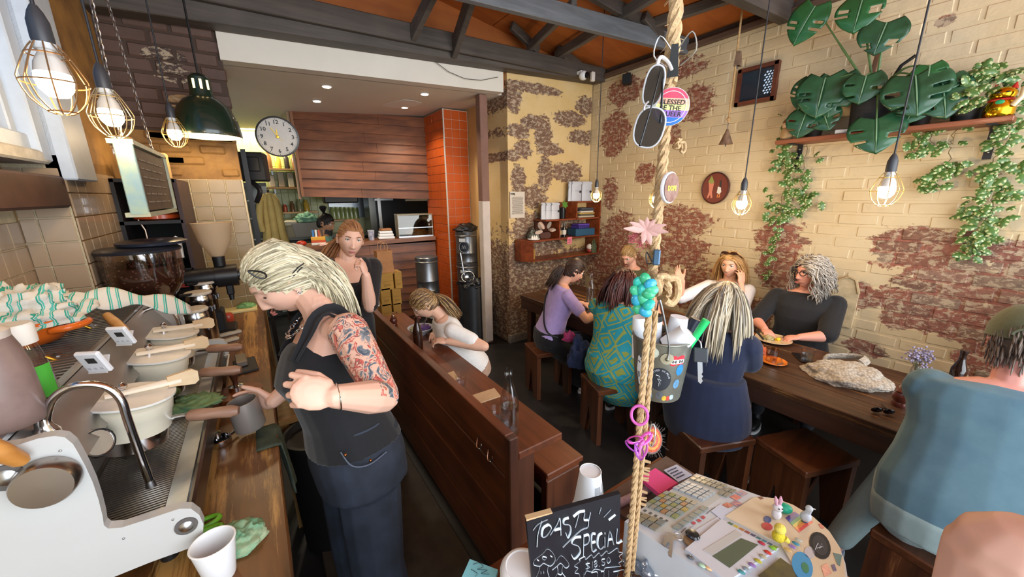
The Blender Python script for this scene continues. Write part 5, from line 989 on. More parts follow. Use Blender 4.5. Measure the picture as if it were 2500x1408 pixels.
def keg(c,r_,h,label,group,logo=True,az_=200):
    t=thing('coffee_canister',label,'canister',c,0,group); b=MB(); b.solid([(.0,0),(r_,0),(r_*1.03,.01),(r_,.02),(r_,h*.30),(r_*1.015,h*.31),(r_,h*.32),(r_,h-.06),(r_*1.04,h-.055),(r_*1.04,h-.045),(r_,h-.04),(r_*1.02,h-.012),(r_*1.03,h),(r_*.98,h+.006),(0,h+.008)],(0,0,0),36); b.build('drum',M('#7d7f82',.34,.9,var=.12,scale=7),t,world=False)
    MB().tube([V((r_*1.045*math.cos(a),r_*1.045*math.sin(a),h-.05)) for a in [2*math.pi*i/36 for i in range(37)]],.006,6,cap=False).build('clamp_ring',STEEL,t,world=False)
    if logo:
        b=MB(); n=20; vs=[];k=10; w_=.33
        for i in range(k+1):
            for j in range(k+1):
                u,v=(i/k-.5)*2,(j/k-.5)*2; rr_=math.sqrt(u*u+v*v); m_=max(abs(u),abs(v)); s_=m_/rr_ if rr_>0 else 1; u*=s_;v*=s_; a=math.radians(az_)+u*.55; vs.append(V((r_*1.004*math.cos(a),r_*1.004*math.sin(a),h*.52+v*r_*.55)))
        b.add(vs,[(i*(k+1)+j,i*(k+1)+j+1,(i+1)*(k+1)+j+1,(i+1)*(k+1)+j) for i in range(k) for j in range(k)]); lg=b.build('round_emblem',M('#1c2430',.5),t,world=False)
        z=MB()
        def cp(u,v): a=math.radians(az_)+u*.55; return V((r_*1.012*math.cos(a),r_*1.012*math.sin(a),h*.52+v*r_*.55))
        for s_ in(-.22,.12): z.tube([cp(s_-.15,-.3),cp(s_+.02,.32),cp(s_+.2,-.3)],.0022,5)
        z.tube([cp(.88*math.cos(a),.88*math.sin(a)) for a in [2*math.pi*i/32 for i in range(33)]],.0016,5,cap=False); z.build('emblem_lines',M('#d7d9dc',.5),lg,world=False)
        b=MB(); b.box((r_*1.0*math.cos(math.radians(az_-8)),r_*1.0*math.sin(math.radians(az_-8)),h-.10),(.004,r_*.6,.04),rot('Z',az_-8)); b.build('paper_label',M('#cfd3d6',.6),t,world=False)
    return t
k1=ox(1145,770,2.10); yA=4.28; xA=oy(1140,620,yA).x
hs=.40; r1=.135
ztop=oy(1140,562,yA).z
for i,lab in enumerate(('uppermost','middle','lowest')): keg(V((xA,yA,ztop-(i+1)*hs+.0)),r1,hs-.009,'steel coffee canister with round dark emblem, %s of the stack by the post'%lab,'canister stack by the post',True,228)
zb=ztop-3*hs
b=MB().solid([(.0,0),(.15,0),(.15,zb-.012),(.0,zb-.012)],V((xA,yA,0)),32).build('steel_drum',M('#6d6f70',.4,.8)); tag(b,'plain steel drum at the bottom of the stack by the post','drum')
b=crumple((xA,yA,ztop+.006),.15,.12,.075,31,18,6,.3); tag(b.build('black_bag',M('#141417',.35),ang=0),'crumpled black bag lying on the tall canister stack','bag')
yB=4.30; xB=oy(1042,650,yB).x; zB=oy(1042,625,yB).z
for i,lab in enumerate(('upper','lower')): keg(V((xB,yB,zB-(i+1)*.42)),.135,.411,'plain steel canister, %s one of the stack before the timber pass'%lab,'plain canister stack before the pass',False)
tag(MB().solid([(.0,0),(.14,0),(.14,zB-.84-.012),(0,zB-.84-.012)],V((xB,yB,0)),30).build('steel_drum',M('#5d5f60',.4,.8)),'plain steel drum under the two plain canisters','drum')
c=V((oy(1150,720,4.05).x,4.02,0)); zC=oy(1150,690,4.05).z; dr=MB().solid([(.0,0),(.17,0),(.17,.02),(.175,zC-.02),(.18,zC),(.165,zC),(.16,zC-.03),(0,zC-.04)],c,36).build('steel_drum',M('#6f7275',.36,.9,var=.12,scale=6)); tag(dr,'large open steel drum in front of the canister stack','drum')
b=crumple(c+V((0,0,zC-.03)),.155,.155,.12,33,18,8,.4); tag(b.build('bin_liner',M('#17171a',.35),ang=0),'black bin liner filling the large steel drum','bag')
c=V((xA-.14,4.0,zC+.04)); sc=thing('steel_scoop','long handled steel scoop resting in the large drum','scoop',c); b=MB(); b.solid([(.0,-.05),(.05,-.035),(.075,.0),(.078,.03),(.074,.03),(.07,.0),(.045,-.03),(0,-.045)],c+V((0,0,.04)),24,frame((-.4,-.6,.7))); b.build('bowl',STEEL,sc); a=oy(1103,640,4.15);MB().tube([c+V((-.04,.02,.08)),c+V((-.06,.06,.35))],.01,8).build('handle',STEEL,sc)
yD=3.35; xD=oy(1075,790,yD).x; zD=oy(1075,765,yD).z; tag(MB().solid([(.0,0),(.13,0),(.13,zD-.07),(.135,zD-.06),(.13,zD-.05),(.135,zD-.01),(.12,zD),(0,zD)],V((xD,yD,0)),32).build('low_drum',M('#4a4c4e',.4,.8,var=.1,scale=7)),'dark steel drum beside the reader in white','drum')
M_KR=M('#b58a3a',.7,var=.10,scale=7,c2='#9c7430'); yX=3.55
def carton(px0,py0,px1,py1,y,label,mat=None,d=.13,name='cartoon_box'):
    a=oy(px0,py0,y);q=oy(px1,py1,y); w_=q.x-a.x;h_=a.z-q.z; c=V(((a.x+q.x)/2,y+d/2,q.z)); t=thing('carton',label,'carton',c,0,'brown cartons stacked before the pass' if mat is None else None); MB().box((0,0,h_/2),(w_-.004,d,h_-.004),None,.003).build('box',mat or M_KR,t,world=False)
    if mat is None: MB().box((0,-d/2-.0006,h_*.52),(w_-.004,.001,.0022)).build('flap_line',M('#7a5a24',.7),t,world=False); MB().box((0.0,-d/2-.0006,h_*.30),(w_*.5,.001,h_*.14)).build('printed_mark',M('#95702c',.7),t,world=False)
    return t
for q,lab in (((926,668,963,706),'brown carton in the top row, under the paper bag'),((962,664,984,704),'brown carton in the top row, right of the paper bag'),((928,705,957,745),'brown carton in the middle row, left one'),((956,705,982,742),'brown carton in the middle row, right one'),((930,744,960,785),'brown carton in the third row, left one'),((959,741,983,782),'brown carton in the third row, right one')): carton(*q,yX,lab)
a=oy(956,784,yX); tag(MB().box((a.x,yX+.08,a.z/2-.01),(.26,.17,a.z-.03),ch=.004).build('carton',M_KR),'large brown carton at the bottom of the stack before the pass','carton')
for i,(q,lab) in enumerate((((868,746,900,790),'brown carton behind the barista, left one'),((901,746,926,790),'brown carton behind the barista, right one'))): carton(*q,3.45,lab)
a=oy(897,788,3.45); tag(MB().box((a.x,3.53,a.z/2-.006),(.28,.15,a.z-.016),ch=.004).build('carton',M_KR),'large brown carton on the floor behind the barista','carton')
m_p,n,l,bs=newmat('speckled_print'); tc=n.new('ShaderNodeTexCoord'); vo=n.new('ShaderNodeTexVoronoi'); vo.inputs['Scale'].default_value=70; l.new(tc.outputs['Object'],vo.inputs[0]); r=n.new('ShaderNodeValToRGB'); r.color_ramp.interpolation='CONSTANT'; r.color_ramp.elements[0].color=lin('#2f3136'); r.color_ramp.elements[1].position=.32; r.color_ramp.elements[1].color=lin('#d9d8d6'); l.new(vo.outputs['Distance'],r.inputs[0]); l.new(r.outputs[0],bs.inputs['Base Color'])
carton(872,700,928,748,3.45,'black and white patterned carton behind the smiling person',m_p,.16); carton(898,664,918,700,3.47,'slim black and white patterned carton standing on the larger one',m_p,.10)
c=oy(921,700,3.46); t=thing('cleaner_bottle','white bottle with blue band standing on the patterned carton','bottle',c); MB().solid([(.0,0),(.024,0),(.025,.09),(.012,.11),(0,.11)],c,18).build('bottle_wall',WHITE,t); MB().solid([(.0255,.01),(.0255,.035)],c,18).build('band',M('#2f7fb5',.4),t); MB().box(c+UP*.12,(.02,.04,.03),None,.005).build('trigger',BLACK,t)
tag(MB().box(oy(886,640,3.5)+V((.0,.02,0)),(.05,.05,.2)).build('mint_bottle',M('#8fcfae',.4)),'mint green slim bottle behind the raised hand','bottle') if False else None
c=oy(940,668,yX+.065); pb=thing('paper_bag','brown paper carrier bag with twisted handles on the cartons','bag',c); hb=oy(940,610,yX+.065).z-c.z; b=MB(); w_=.075;d_=.05
b.hexa([c+V((x*w_,y*d_,0)) for x,y in((-1,-1),(1,-1),(1,1),(-1,1))]+[c+V((x*w_*.95,y*d_*1.0,hb)) for x,y in((-1,-1),(1,-1),(1,1),(-1,1))]); b.f.pop(1);b.m.pop(1);b.sm.pop(1); b.build('bag_wall',M('#a9764a',.75,var=.12,scale=12,bump=.3),pb)
for s_ in(-1,1): MB().tube(smooth_path([c+V((-.03,s_*d_,hb-.01)),c+V((-.032,s_*d_*1.1,hb+.05)),c+V((.0,s_*d_*1.3,hb+.075)),c+V((.03,s_*d_*1.1,hb+.05)),c+V((.03,s_*d_,hb-.01))],4),.003,6).build('bag_handle',M('#b98a5c',.7),pb)
# ================================================================ communal table and stools
M_TB=wood('#2c1a12','#54361f','Y',.42,7,'#9a6a3a',wearamt=.60,bump=.3); M_TB2=wood('#2a1912','#4a2c1c','Y',.5,8,'#7a563a',wearamt=.68,bump=.25)
TT=.74
def table(y0,y1,label):
    t=thing('communal_table',label,'table',(2.66,(y0+y1)/2,0),0,'communal tables along the wall')
    for i in range(4): x=2.265+.1025+.205*i; MB().box((x,(y0+y1)/2,TT-.0225),(.2035,y1-y0,.045),ch=.004).build('plank',M_TB,t)
    for x in (2.285,3.06): MB().box((x,(y0+y1)/2,TT-.095),(.03,y1-y0-.03,.10),ch=.003).build('apron',M_TB2,t)
    for y in(y0+.12,y1-.12):
        for x in(2.335,3.01): MB().box((x,y,.345),(.07,.07,.69),ch=.004).build('leg',M_TB2,t)
        MB().box((2.67,y,.12),(.60,.06,.06)).build('cross_rail',M_TB2,t)
    return t
table(-.42,1.42,'long dark worn timber table nearer the camera with the knitted bag on it'); table(1.425,3.2,'dark timber table in the corner below the wall shelf')
M_ST=wood('#32190f','#64391f','Z',.35,6,'#7d5030',coat=.15); M_STT=wood('#3a2013','#6b3d22','X',.3,6,'#8a5a34',coat=.2)
def stool(x,y,rz,label):
    t=thing('plank_stool',label,'stool',(x,y,0),rz,'plank stools at the communal tables'); h=.445
    MB().box((0,0,h-.02),(.30,.36,.04),None,.006).build('seat',M_STT,t,world=False)
    for s in(-1,1):
        b=MB(); o=[(-.145,0),(-.055,0),(-.005,.24),(.005,.24),(.055,0),(.145,0),(.145,h-.041),(-.145,h-.041)]
        b.prism(o,-.018,.018,(0,s*.155,0),basis(V((1,0,0)),V((0,0,1)),V((0,-1,0)))); b.build('leg',M_ST,t,world=False)
    MB().box((0,0,h-.07),(.03,.27,.06)).build('rail',M_ST,t,world=False); return t
stool(2.06,2.46,75,'plank stool under the person in lilac'); stool(2.04,1.70,70,'plank stool under the person in the patterned dress'); stool(2.05,.95,68,'plank stool under the person in the navy shirt dress'); stool(2.30,.56,70,'empty plank stool pushed below the table beside the man in teal'); stool(2.07,.03,80,'plank stool under the man in teal')
bw=thing('wall_bench','long timber bench against the brick wall behind the tables','bench',(3.46,1.4,0)); MB().box((3.46,1.35,.435),(.32,3.6,.03),ch=.004).build('seat',M_STT,bw)
for y in(-.3,.9,2.0,3.0): MB().box((3.46,y,.21),(.28,.04,.42)).build('leg',M_ST,bw)
c=oz(1887,832,TT); pl=thing('dinner_plate','sand coloured plate with leftovers in front of the person in black','plate',c); MB().solid([(.0,.002),(.06,0),(.07,.004),(.115,.018),(.114,.021),(.07,.009),(.0,.007)],c,36).build('plate_wall',M('#cdb795',.3,coat=.2),pl)
crumple(c+V((.0,.03,.008)),.045,.035,.02,15,12,12,.5).build('noodles',M('#cfc29a',.6,var=.4,scale=60,c2='#8a7a44'),pl,ang=0); MB().tube([c+V((.0,-.02,.014)),c+V((.025,-.03,.02))],[.014,.012],6).build('lemon_wedge',M('#e5c22c',.4),pl)
fk=MB().tube([c+V((.03,-.05,.028)),c+V((.10,-.03,.026)),c+V((.165,-.005,.03))],[.006,.003,.005],6,flat=.4); tag(fk.build('fork',STEEL),'steel fork lying across the sand coloured plate','fork')
kn=MB().tube([c+V((-.085,.03,.022)),c+V((-.02,.11,.05))],[.006,.009],6,flat=.5); tag(kn.build('table_knife',M('#3a3a3a',.3,.6)),'dark handled knife resting on the rim of the plate','knife')
c=oz(1856,862,TT); tag(crumple(c,.035,.04,.045,17,12,9,.4).build('toast_scraps',M('#c2603a',.6,var=.4,scale=40),ang=0),'orange red food scraps beside the navy shoulder','food')
c=oz(1887,885,TT); sa=thing('orange_saucer','bright orange saucer with a teaspoon on the near table','saucer',c); MB().solid([(.0,.001),(.04,0),(.045,.003),(.075,.014),(.074,.017),(.045,.008),(.0,.006)],c,36).build('saucer_wall',M('#dd7a24',.25,coat=.4),sa)
tag(MB().tube([c+V((-.055,-.045,.019)),c+V((.0,-.055,.016)),c+V((.06,-.02,.02))],[.008,.003,.004],6,flat=.4).build('teaspoon',M('#b09a86',.3,.9)),'teaspoon lying on the orange saucer','spoon')
tumbler('latte_glass',c+V((-.0,.012,.0075)),.036,.085,'empty latte glass with milky traces on the orange saucer',None,0,tglass('#e3b98a',.3,.7))
c=oz(1968,884,TT); ph=tag(MB().box(c+V((.05,.035,.004)),(.075,.15,.008),rot('Z',-50),.003).build('phone',M('#101013',.2)),'black phone lying behind the water tumbler','phone'); tumbler('water_glass',c+V((0,0,.009)),.038,.088,'tumbler of water beside the black phone on the near table',None,.45)
m_k,n,l,bs=newmat('knit'); tc=n.new('ShaderNodeTexCoord'); wv=n.new('ShaderNodeTexVoronoi'); wv.inputs['Scale'].default_value=85; l.new(tc.outputs['Object'],wv.inputs[0]); r=n.new('ShaderNodeValToRGB'); r.color_ramp.elements[0].color=lin('#c6bdaf'); r.color_ramp.elements[1].position=.8; r.color_ramp.elements[1].color=lin('#8f877c'); l.new(wv.outputs['Distance'],r.inputs[0]); l.new(r.outputs[0],bs.inputs['Base Color']); bs.inputs['Roughness'].default_value=.95; bp=n.new('ShaderNodeBump'); bp.invert=True; bp.inputs['Strength'].default_value=.9; bp.inputs['Distance'].default_value=.003; l.new(wv.outputs['Distance'],bp.inputs['Height']); l.new(bp.outputs[0],bs.inputs['Normal'])
c=oz(2065,925,TT); kb_=crumple((0,0,0),.16,.20,.08,23,34,5,.2); Rk=rot('Z',35); kb_.v=[c+Rk@v+V((.02,.0,.001)) for v in kb_.v]; ko=kb_.build('knitted_bag',m_k,ang=0); tag(ko,'oatmeal coloured knitted bag lying on the near table','bag')
MB().tube(smooth_path([c+Rk@V(q) for q in [(.10,-.10,.07),(.19,-.16,.07),(.24,-.09,.055),(.20,.03,.05),(.11,.07,.075)]],5),.024,8,flat=.35).build('bag_handle',m_k,ko)
c=oz(2196,990,TT); t=mill(c,1.15,'stout red brown pepper mill on the near table by the man in teal')
c=oz(2150,1010,TT); sg=thing('sunglasses','folded black sunglasses on the table edge beside the pepper mill','sunglasses',c)
for k,(dx,dy) in enumerate(((-.012,.014),(.014,-.024))): MB().ball(c+V((dx,dy,.02)),(.024,.008,.019),14,0,rot('Z',-50)@rot('X',25)).build('lens',M('#0c0c0e',.1),sg)
MB().tube(smooth_path([c+V((-.02,.02,.03)),c+V((.0,-.006,.034)),c+V((.025,-.035,.028))],4),.003,6).build('frame',BLACKG,sg); MB().tube([c+V((.025,-.035,.022)),c+V((.075,.0,.008)),c+V((.11,.02,.006))],.003,6).build('temple_arm',BLACKG,sg)
c=oz(2235,925,TT); vs=thing('flower_vase','small glass vase of dried mauve flowers near the man in teal','vase',c); MB().solid([(.0,0),(.03,0),(.033,.01),(.028,.07),(.016,.09),(.02,.10),(.018,.10),(.014,.09),(.025,.07),(.028,.01),(0,.006)],c,22).build('vase_wall',tglass(),vs); rr=random.Random(3)
b=MB();bs_=MB()
for k in range(16):
    d=V((rr.gauss(0,.035),rr.gauss(0,.035),.11+rr.random()*.06)); bs_.tube([c+V((0,0,.02)),c+d],.0013,5)
    for j in range(9): b.ball(c+d+V((rr.gauss(0,.010),rr.gauss(0,.010),rr.gauss(0,.014))),.0065,6)
bs_.build('stems',M('#6a6a4a',.7),vs); b.build('blossom',M('#8d86a0',.7,var=.3,scale=60),vs)
c=V((3.0,.17,TT)); tag(MB().solid([(.0,0),(.029,0),(.031,.006),(.031,.13),(.014,.18),(.0135,.215),(.016,.22),(.016,.235),(0,.236)],c,22).build('sauce_bottle',M('#1f100b',.1,coat=.5)),'dark brown sauce bottle standing by the wall behind the man','bottle')
c=V((2.58,2.22,TT)); swing_bottle(ox(1441,735,2.62)*0+oz(1441,742,TT),'clear water bottle on the corner table before the person in lilac',1.0,.45)
c=oz(1415,748,TT); pk=thing('menu_tray','small slate with white plates of food before the person in lilac','tray',c); MB().box(c+V((0,0,.006)),(.30,.20,.012),rot('Z',20),.003).build('board',M('#3a342e',.5),pk)
rr=random.Random(9)
for k in range(7): MB().solid([(.0,0),(.022,0),(.026,.008),(.018,.012),(0,.013)],c+V((rr.uniform(-.11,.11),rr.uniform(-.07,.07),.012)),12).build('bite',M(('#cfc8b8','#b9b0a0','#a8603a')[k%3],.6),pk)
tumbler('water_glass',oz(1461,752,TT),.034,.085,'tumbler beside the water bottle on the corner table')
tag(crumple(oz(1425,800,.46)*0+V((2.02,2.02,.447)),.10,.09,.20,25,18,7,.35).build('blue_jacket',M('#232f4f',.9,var=.3,scale=12),ang=0),'navy jacket bundled between two plank stools','jacket'); tag(crumple((2.05,2.18,.60),.05,.05,.07,27,14,7,.35).build('pink_scarf',M('#a63a72',.9,var=.3,scale=20),ang=0),'magenta scarf on top of the navy jacket','scarf')
# ================================================================ pendants
def cage(b,R,h,nr=8,wire=.0022,c=V((0,0,0))):
    pr=[(.022,0),(R*.62,-h*.16),(R*.95,-h*.45),(R,-h*.56),(R*.82,-h*.80),(R*.42,-h*.97),(R*.2,-h)]
    for k in range(nr): a=2*math.pi*k/nr; b.tube(smooth_path([c+V((r*math.cos(a),r*math.sin(a),z)) for r,z in pr],2),wire,5)
    for r,z in (pr[3],pr[5],pr[1]): b.tube([c+V((r*math.cos(t),r*math.sin(t),z)) for t in [2*math.pi*i/28 for i in range(29)]],wire,5,cap=False)
def pendant(px_,py_,D,R,label,top=None,cordcol='#26262a',cagecol='#c4a866',power=14,group='caged pendant lamps',lean=(0,0),X=None):
    c=od(px_,py_,D) if X is None else ox(px_,py_,X); k=R/.065; t=thing('pendant_lamp',label,'pendant lamp',c+V((lean[0],lean[1],0)),0,group)
    O=V((0,0,.085*k)); b=MB(); b.tube([O+V((0,0,.075*k)),V((lean[0]*-6,lean[1]*-6,(top or roof(c.x))-c.z))],.0042*min(1.2,k),7); b.build('cord',M(cordcol,.5),t,world=False)
    MB().solid([(.0215*k,-.012*k),(.0225*k,0),(.0215*k,.04*k),(.015*k,.062*k),(.007*k,.078*k),(0,.08*k)],O,20).build('socket',M('#3b3d42',.4),t,world=False)
    MB().solid([(.021*k,-.028*k),(.023*k,-.026*k),(.023*k,-.012*k),(0,-.011*k)],O,20).build('collar',M('#cfd3d6',.35),t,world=False)
    b=MB(); cage(b,R,.175*k,9,.0019*k,O+V((0,0,-.012*k))); b.build('wire_cage',M(cagecol,.35,.75),t,world=False)
    MB().solid([(.0,-.062*k),(.020*k,-.058*k),(.033*k,-.04*k),(.037*k,-.018*k),(.035*k,.0)],V((0,0,0)),24).build('bulb',M('#fff0d0',.4,emit='#ffd9a0',es=22),t,world=False)
    MB().solid([(.035*k,.0),(.030*k,.025*k),(.017*k,.05*k),(.016*k,.065*k),(0,.066*k)],V((0,0,0)),24).build('bulb_base',M('#d9d6d0',.4),t,world=False)
    l=bpy.data.lights.new('bulb_glow','POINT'); l.energy=power; l.color=(1,.74,.42); l.shadow_soft_size=.04*k; o=bpy.data.objects.new('bulb_glow',l); COL.objects.link(o); o.parent=t; o.location=(0,0,-.075*k); return t
pendant(128,180,1.0,.064,'caged pendant lamp nearest the left window, largest in view',cagecol='#b08a60',power=3.5); pendant(268,268,1.38,.062,'caged pendant lamp on the bar, second from the window',cagecol='#c9b48a',power=3.5); pendant(425,318,2.2,.060,'caged pendant lamp next to the green dome shade',cagecol='#c9a866',power=3.5)
pendant(2166,455,1,.062,'caged pendant lamp hanging before the monstera shelf',X=2.65,power=14); pendant(1812,490,1,.058,'caged pendant lamp right of the oval plaque',X=2.65,power=14); pendant(1603,480,1,.056,'caged pendant lamp partly behind the rope',X=2.65,power=14); pendant(1456,472,1,.052,'caged pendant lamp beside the corner wall shelf',X=2.75,power=12)
c=od(512,330,2.42); g=thing('dome_lamp','dark green enamel dome pendant shade over the bar','pendant lamp',c); MB().lathe([(.176,-.012),(.178,-.008),(.176,.02),(.165,.09),(.138,.16),(.10,.205),(.066,.225),(.060,.245),(.057,.335),(.036,.355),(.0,.36)],c,44).build('shade',M('#16291f',.3,coat=.5),g); MB().lathe([(.175,-.010),(.170,.02),(.158,.088),(.13,.155),(.06,.21),(.001,.215)],c,44).build('shade_lining',M('#e8e0c8',.5),g)
for a in (-118,-82,-46): d=V((math.cos(math.radians(a)),math.sin(math.radians(a)),0)); MB().box(c+d*.059+UP*.292,(.004,.013,.055),rot('Z',a),.001).build('vent_slot',M('#ffe7b0',.5,emit='#ffd98c',es=3),g)
MB().tube([c+UP*.36,V((c.x,c.y,roof(c.x)))],.006,8).build('cord',BLACK,g); MB().solid([(.0,.045),(.028,.055),(.034,.08),(.025,.11),(0,.115)],c,18).build('bulb',M('#fff0d0',.4,emit='#ffd9a0',es=12),g)
l=bpy.data.lights.new('dome_glow','POINT'); l.energy=6; l.color=(1,.78,.5); l.shadow_soft_size=.03; o=bpy.data.objects.new('dome_glow',l); COL.objects.link(o); o.parent=g; o.location=(0,0,.03)
BX=-.36; tl=ox(330,350,BX);bl=ox(355,527,BX);tr=ox(405,390,BX);br=ox(418,490,BX); y0,y1=2.13,2.80; z0,z1=1.735,2.015
mb=thing('hanging_menu_board','framed menu board hung on chains, pale blue painted end towards the window','sign',(BX-.03,(y0+y1)/2,z0)); MB().box((BX-.028,(y0+y1)/2,(z0+z1)/2),(.052,y1-y0-.03,z1-z0-.03)).build('panel',M('#5a4a3c',.65,var=.2,scale=8),mb)
M_FR=M('#9aa08c',.6,var=.25,scale=20,c2='#b8b496'); MB().box((BX-.024,y0,(z0+z1)/2),(.056,.022,z1-z0),ch=.003).build('end_board',M('#7fa0ae',.7,var=.2,scale=14,c2='#a3b294'),mb); MB().box((BX-.03,y1,(z0+z1)/2),(.075,.022,z1-z0)).build('end_board',M_FR,mb)
for z in(z0,z1): MB().box((BX-.03,(y0+y1)/2,z),(.075,y1-y0+.02,.018)).build('frame_rail',M_FR,mb)
rr=random.Random(6)
for r_ in range(6):
    y=y0+.07
    for w in range(4): L=rr.uniform(.05,.13); MB().box((BX+.0002,y+L/2,z1-.06-r_*.034),(.0012,L,.005)).build('chalk_line',M('#8d8172',.8),mb); y+=L+.03
def chain(a,b_,label):
    b=MB(); d=b_-a; n=int(d.length/.021); x=d.normalized(); o1=x.orthogonal().normalized();o2=x.cross(o1)
    for i in range(n):
        c=a+d*((i+.5)/n); o=o1 if i%2 else o2; b.tube([c+x*(.0145*math.cos(t))+o*(.006*math.sin(t)) for t in [2*math.pi*j/8 for j in range(9)]],.0022,4,cap=False)
    b.build('chain',M('#8a8078',.35,.9),mb)
chain(V((BX-.03,y0+.03,z1)),V((BX+.02,y0-.10,3.09)),''); chain(V((BX-.03,y1-.05,z1)),V((BX-.10,y1+.05,3.07)),'')
tag(MB().ball(V((BX-.03,y0+.14,z1+.022)),(.02,.025,.014),10).build('small_toy',M('#3f9a6a',.5,var=.5,scale=40,c2='#c23a2a')),'tiny green and red ornament on top of the menu board','ornament')
# ================================================================ corner wall: poster, shelf unit, cameras
p=oy(1263,499,3.60); po_=thing('wall_poster','white printed notice pinned on the peeling corner wall','poster',p-UP*.14); a=oy(1245,468,3.612);q=oy(1281,531,3.612); MB().box((a+q)/2,(q.x-a.x,.003,a.z-q.z)).build('sheet',M('#cfc4b6',.8),po_)
text('headline','WMJ',M('#2a2624',.8),V((a.x+.035,3.609,a.z-.025)),V((1,0,0)),UP,.03,po_,bold=.001)
b=MB(); z=a.z-.06
rr=random.Random(1)
while z>q.z+.04: b.box(((a.x+q.x)/2,3.6095,z),((q.x-a.x)*rr.uniform(.68,.8),.001,.0045)); z-=.0105
b.build('print_lines',M('#6a625a',.8),po_)
M_TK=wood('#5e2712','#8f4622','X',.4,5); YS=3.38; ws=thing('teak_wall_unit','stepped reddish teak shelf unit on the corner wall','shelf',(3.1,3.5,1.1))
X0,X1=2.49,3.668; zb0,zb1=1.045,1.275; z2,z3=1.50,1.70; dY=.235; yc=YS+dY/2
def bd(xa,xb,z,name='board'): MB().box(((xa+xb)/2,yc,z),(xb-xa,dY,.018)).build(name,M_TK,ws)
def up(x,za,zc,name='divider'): MB().box((x,yc,(za+zc)/2),(.018,dY,zc-za)).build(name,M_TK,ws)
b=MB(); b.prism([(X0,3.615),(X0,3.50),(X0+.09,3.38),(X1,3.38),(X1,3.615)],zb0-.009,zb0+.009); b.build('bottom_board',M_TK,ws); b=MB(); b.prism([(X0,3.615),(X0,3.50),(X0+.09,3.38),(X1,3.38),(X1,3.615)],zb1-.009,zb1+.009); b.build('board',M_TK,ws)
b=MB(); b.hexa([V((X0,3.50,zb0+.01)),V((X0+.09,3.38,zb0+.01)),V((X0+.11,3.395,zb0+.01)),V((X0+.015,3.515,zb0+.01)),V((X0,3.50,zb1-.01)),V((X0+.09,3.38,zb1-.01)),V((X0+.11,3.395,zb1-.01)),V((X0+.015,3.515,zb1-.01))]); b.build('angled_side',M_TK,ws); MB().box((X0+.008,3.56,(zb0+zb1)/2),(.016,.11,zb1-zb0-.02)).build('side',M_TK,ws)
bd(2.77,X1,z2-.0); bd(3.24,X1,z3); up(X1-.009,zb0,z3); up(2.98,zb1,z2,'divider'); up(3.25,z2,z3,'divider')
MB().box((2.875,3.60,(zb1+z2)/2),(.2,.012,z2-zb1-.02)).build('back_panel',M('#4a2010',.6),ws); MB().box((3.18,3.60,(z2+z3)/2),(.13,.012,z3-z2)).build('back_panel',M_TK,ws)
ZB=lambda z:z+.0095
def coffee_bag(x,y,z,w,h,rz,label,gr):
    t=thing('coffee_bag',label,'bag',(x,y,z),rz,gr); b=MB()
    def f(u,v): return V(((u-.5)*w*(1-.08*v),-(.028*(1-v)**.6+.004)*math.cos((u-.5)*2.6),v*h))
    b.grid(f,8,8); b.grid(lambda u,v:V((-f(u,v).x,-f(u,v).y*.6+.0,f(u,v).z)),8,8); b.build('pouch',M('#b9bcc4',.45,var=.06,scale=12),t,world=False); MB().box((0,-.012,h-.02),(w*.92,.01,.02)).build('rolled_top',M('#b9bcc4',.45),t,world=False)
    MB().solid([(.0,0),(.014,0),(.014,.002),(0,.002)],(w*.22,-.036,h*.48),14,basis(V((1,0,0)),V((0,0,1)),V((0,-1,0)))).build('dot_sticker',M('#23282c',.4),t,world=False); MB().box((-w*.05,-.036,h*.52),(w*.5,.001,.002)).build('print_line',M('#777a80',.6),t,world=False); return t
for i,x in enumerate((2.85,2.905,2.97)): coffee_bag(x,3.50-.02*i,ZB(z2),.135,.19,4,'white coffee pouch on the lower step, %s of three'%('left one','middle one','front right one')[i],'coffee pouches on the lower step')
for i,x in enumerate((3.31,3.34,3.49)): coffee_bag(x,3.52-.025*i,ZB(z3),.165,.235,-3,'white coffee pouch on the top step, %s'%('rear left one','front left one','right one')[i],'coffee pouches on the top step')
c=V((3.09,3.46,ZB(z2))); iv=thing('potted_ivy','small dark pot with a single ivy leaf on the lower step','plant',c); MB().solid([(.0,0),(.035,0),(.042,.13),(.038,.13),(.03,.01),(0,.01)],c,20).build('pot',BLACKG,iv); MB().tube(smooth_path([c+V((0,0,.12)),c+V((.03,-.02,.25)),c+V((.09,-.01,.38))],4),.0025,6).build('stem',M('#4a5a34',.6),iv)
b=MB(); o=[(.0,-.045),(.02,-.02),(.045,-.02),(.03,.005),(.045,.035),(.015,.03),(0,.055),(-.015,.03),(-.045,.035),(-.03,.005),(-.045,-.02),(-.02,-.02)]; b.prism(o,0,.003,c+V((-.01,-.05,.16)),frame((-.1,-1,.3))); b.build('leaf',M('#4c7a2c',.4),iv)
for i,(w,cl_) in enumerate(((.26,'#b9ad93'),(.25,'#5a5348'),(.27,'#b08f4a'),(.22,'#c9c0b2'),(.24,'#3c4048'),(.22,'#4a4a52'))): tag(MB().box((3.46,3.50,ZB(z2)+.011+.0195*i),(w,.17,.018),rot('Z',(i*7)%9-4),.002).build('book',M(cl_,.6)),('lowest sand coloured book of the flat pile in the corner cubby','brown spined book second from the bottom of the cubby pile','tan spined book third from the bottom of the cubby pile','white spined book in the upper half of the cubby pile','slate blue book just under the topmost of the cubby pile','topmost dark book of the flat pile in the cubby')[i],'book','books in the cubby by the lamp')
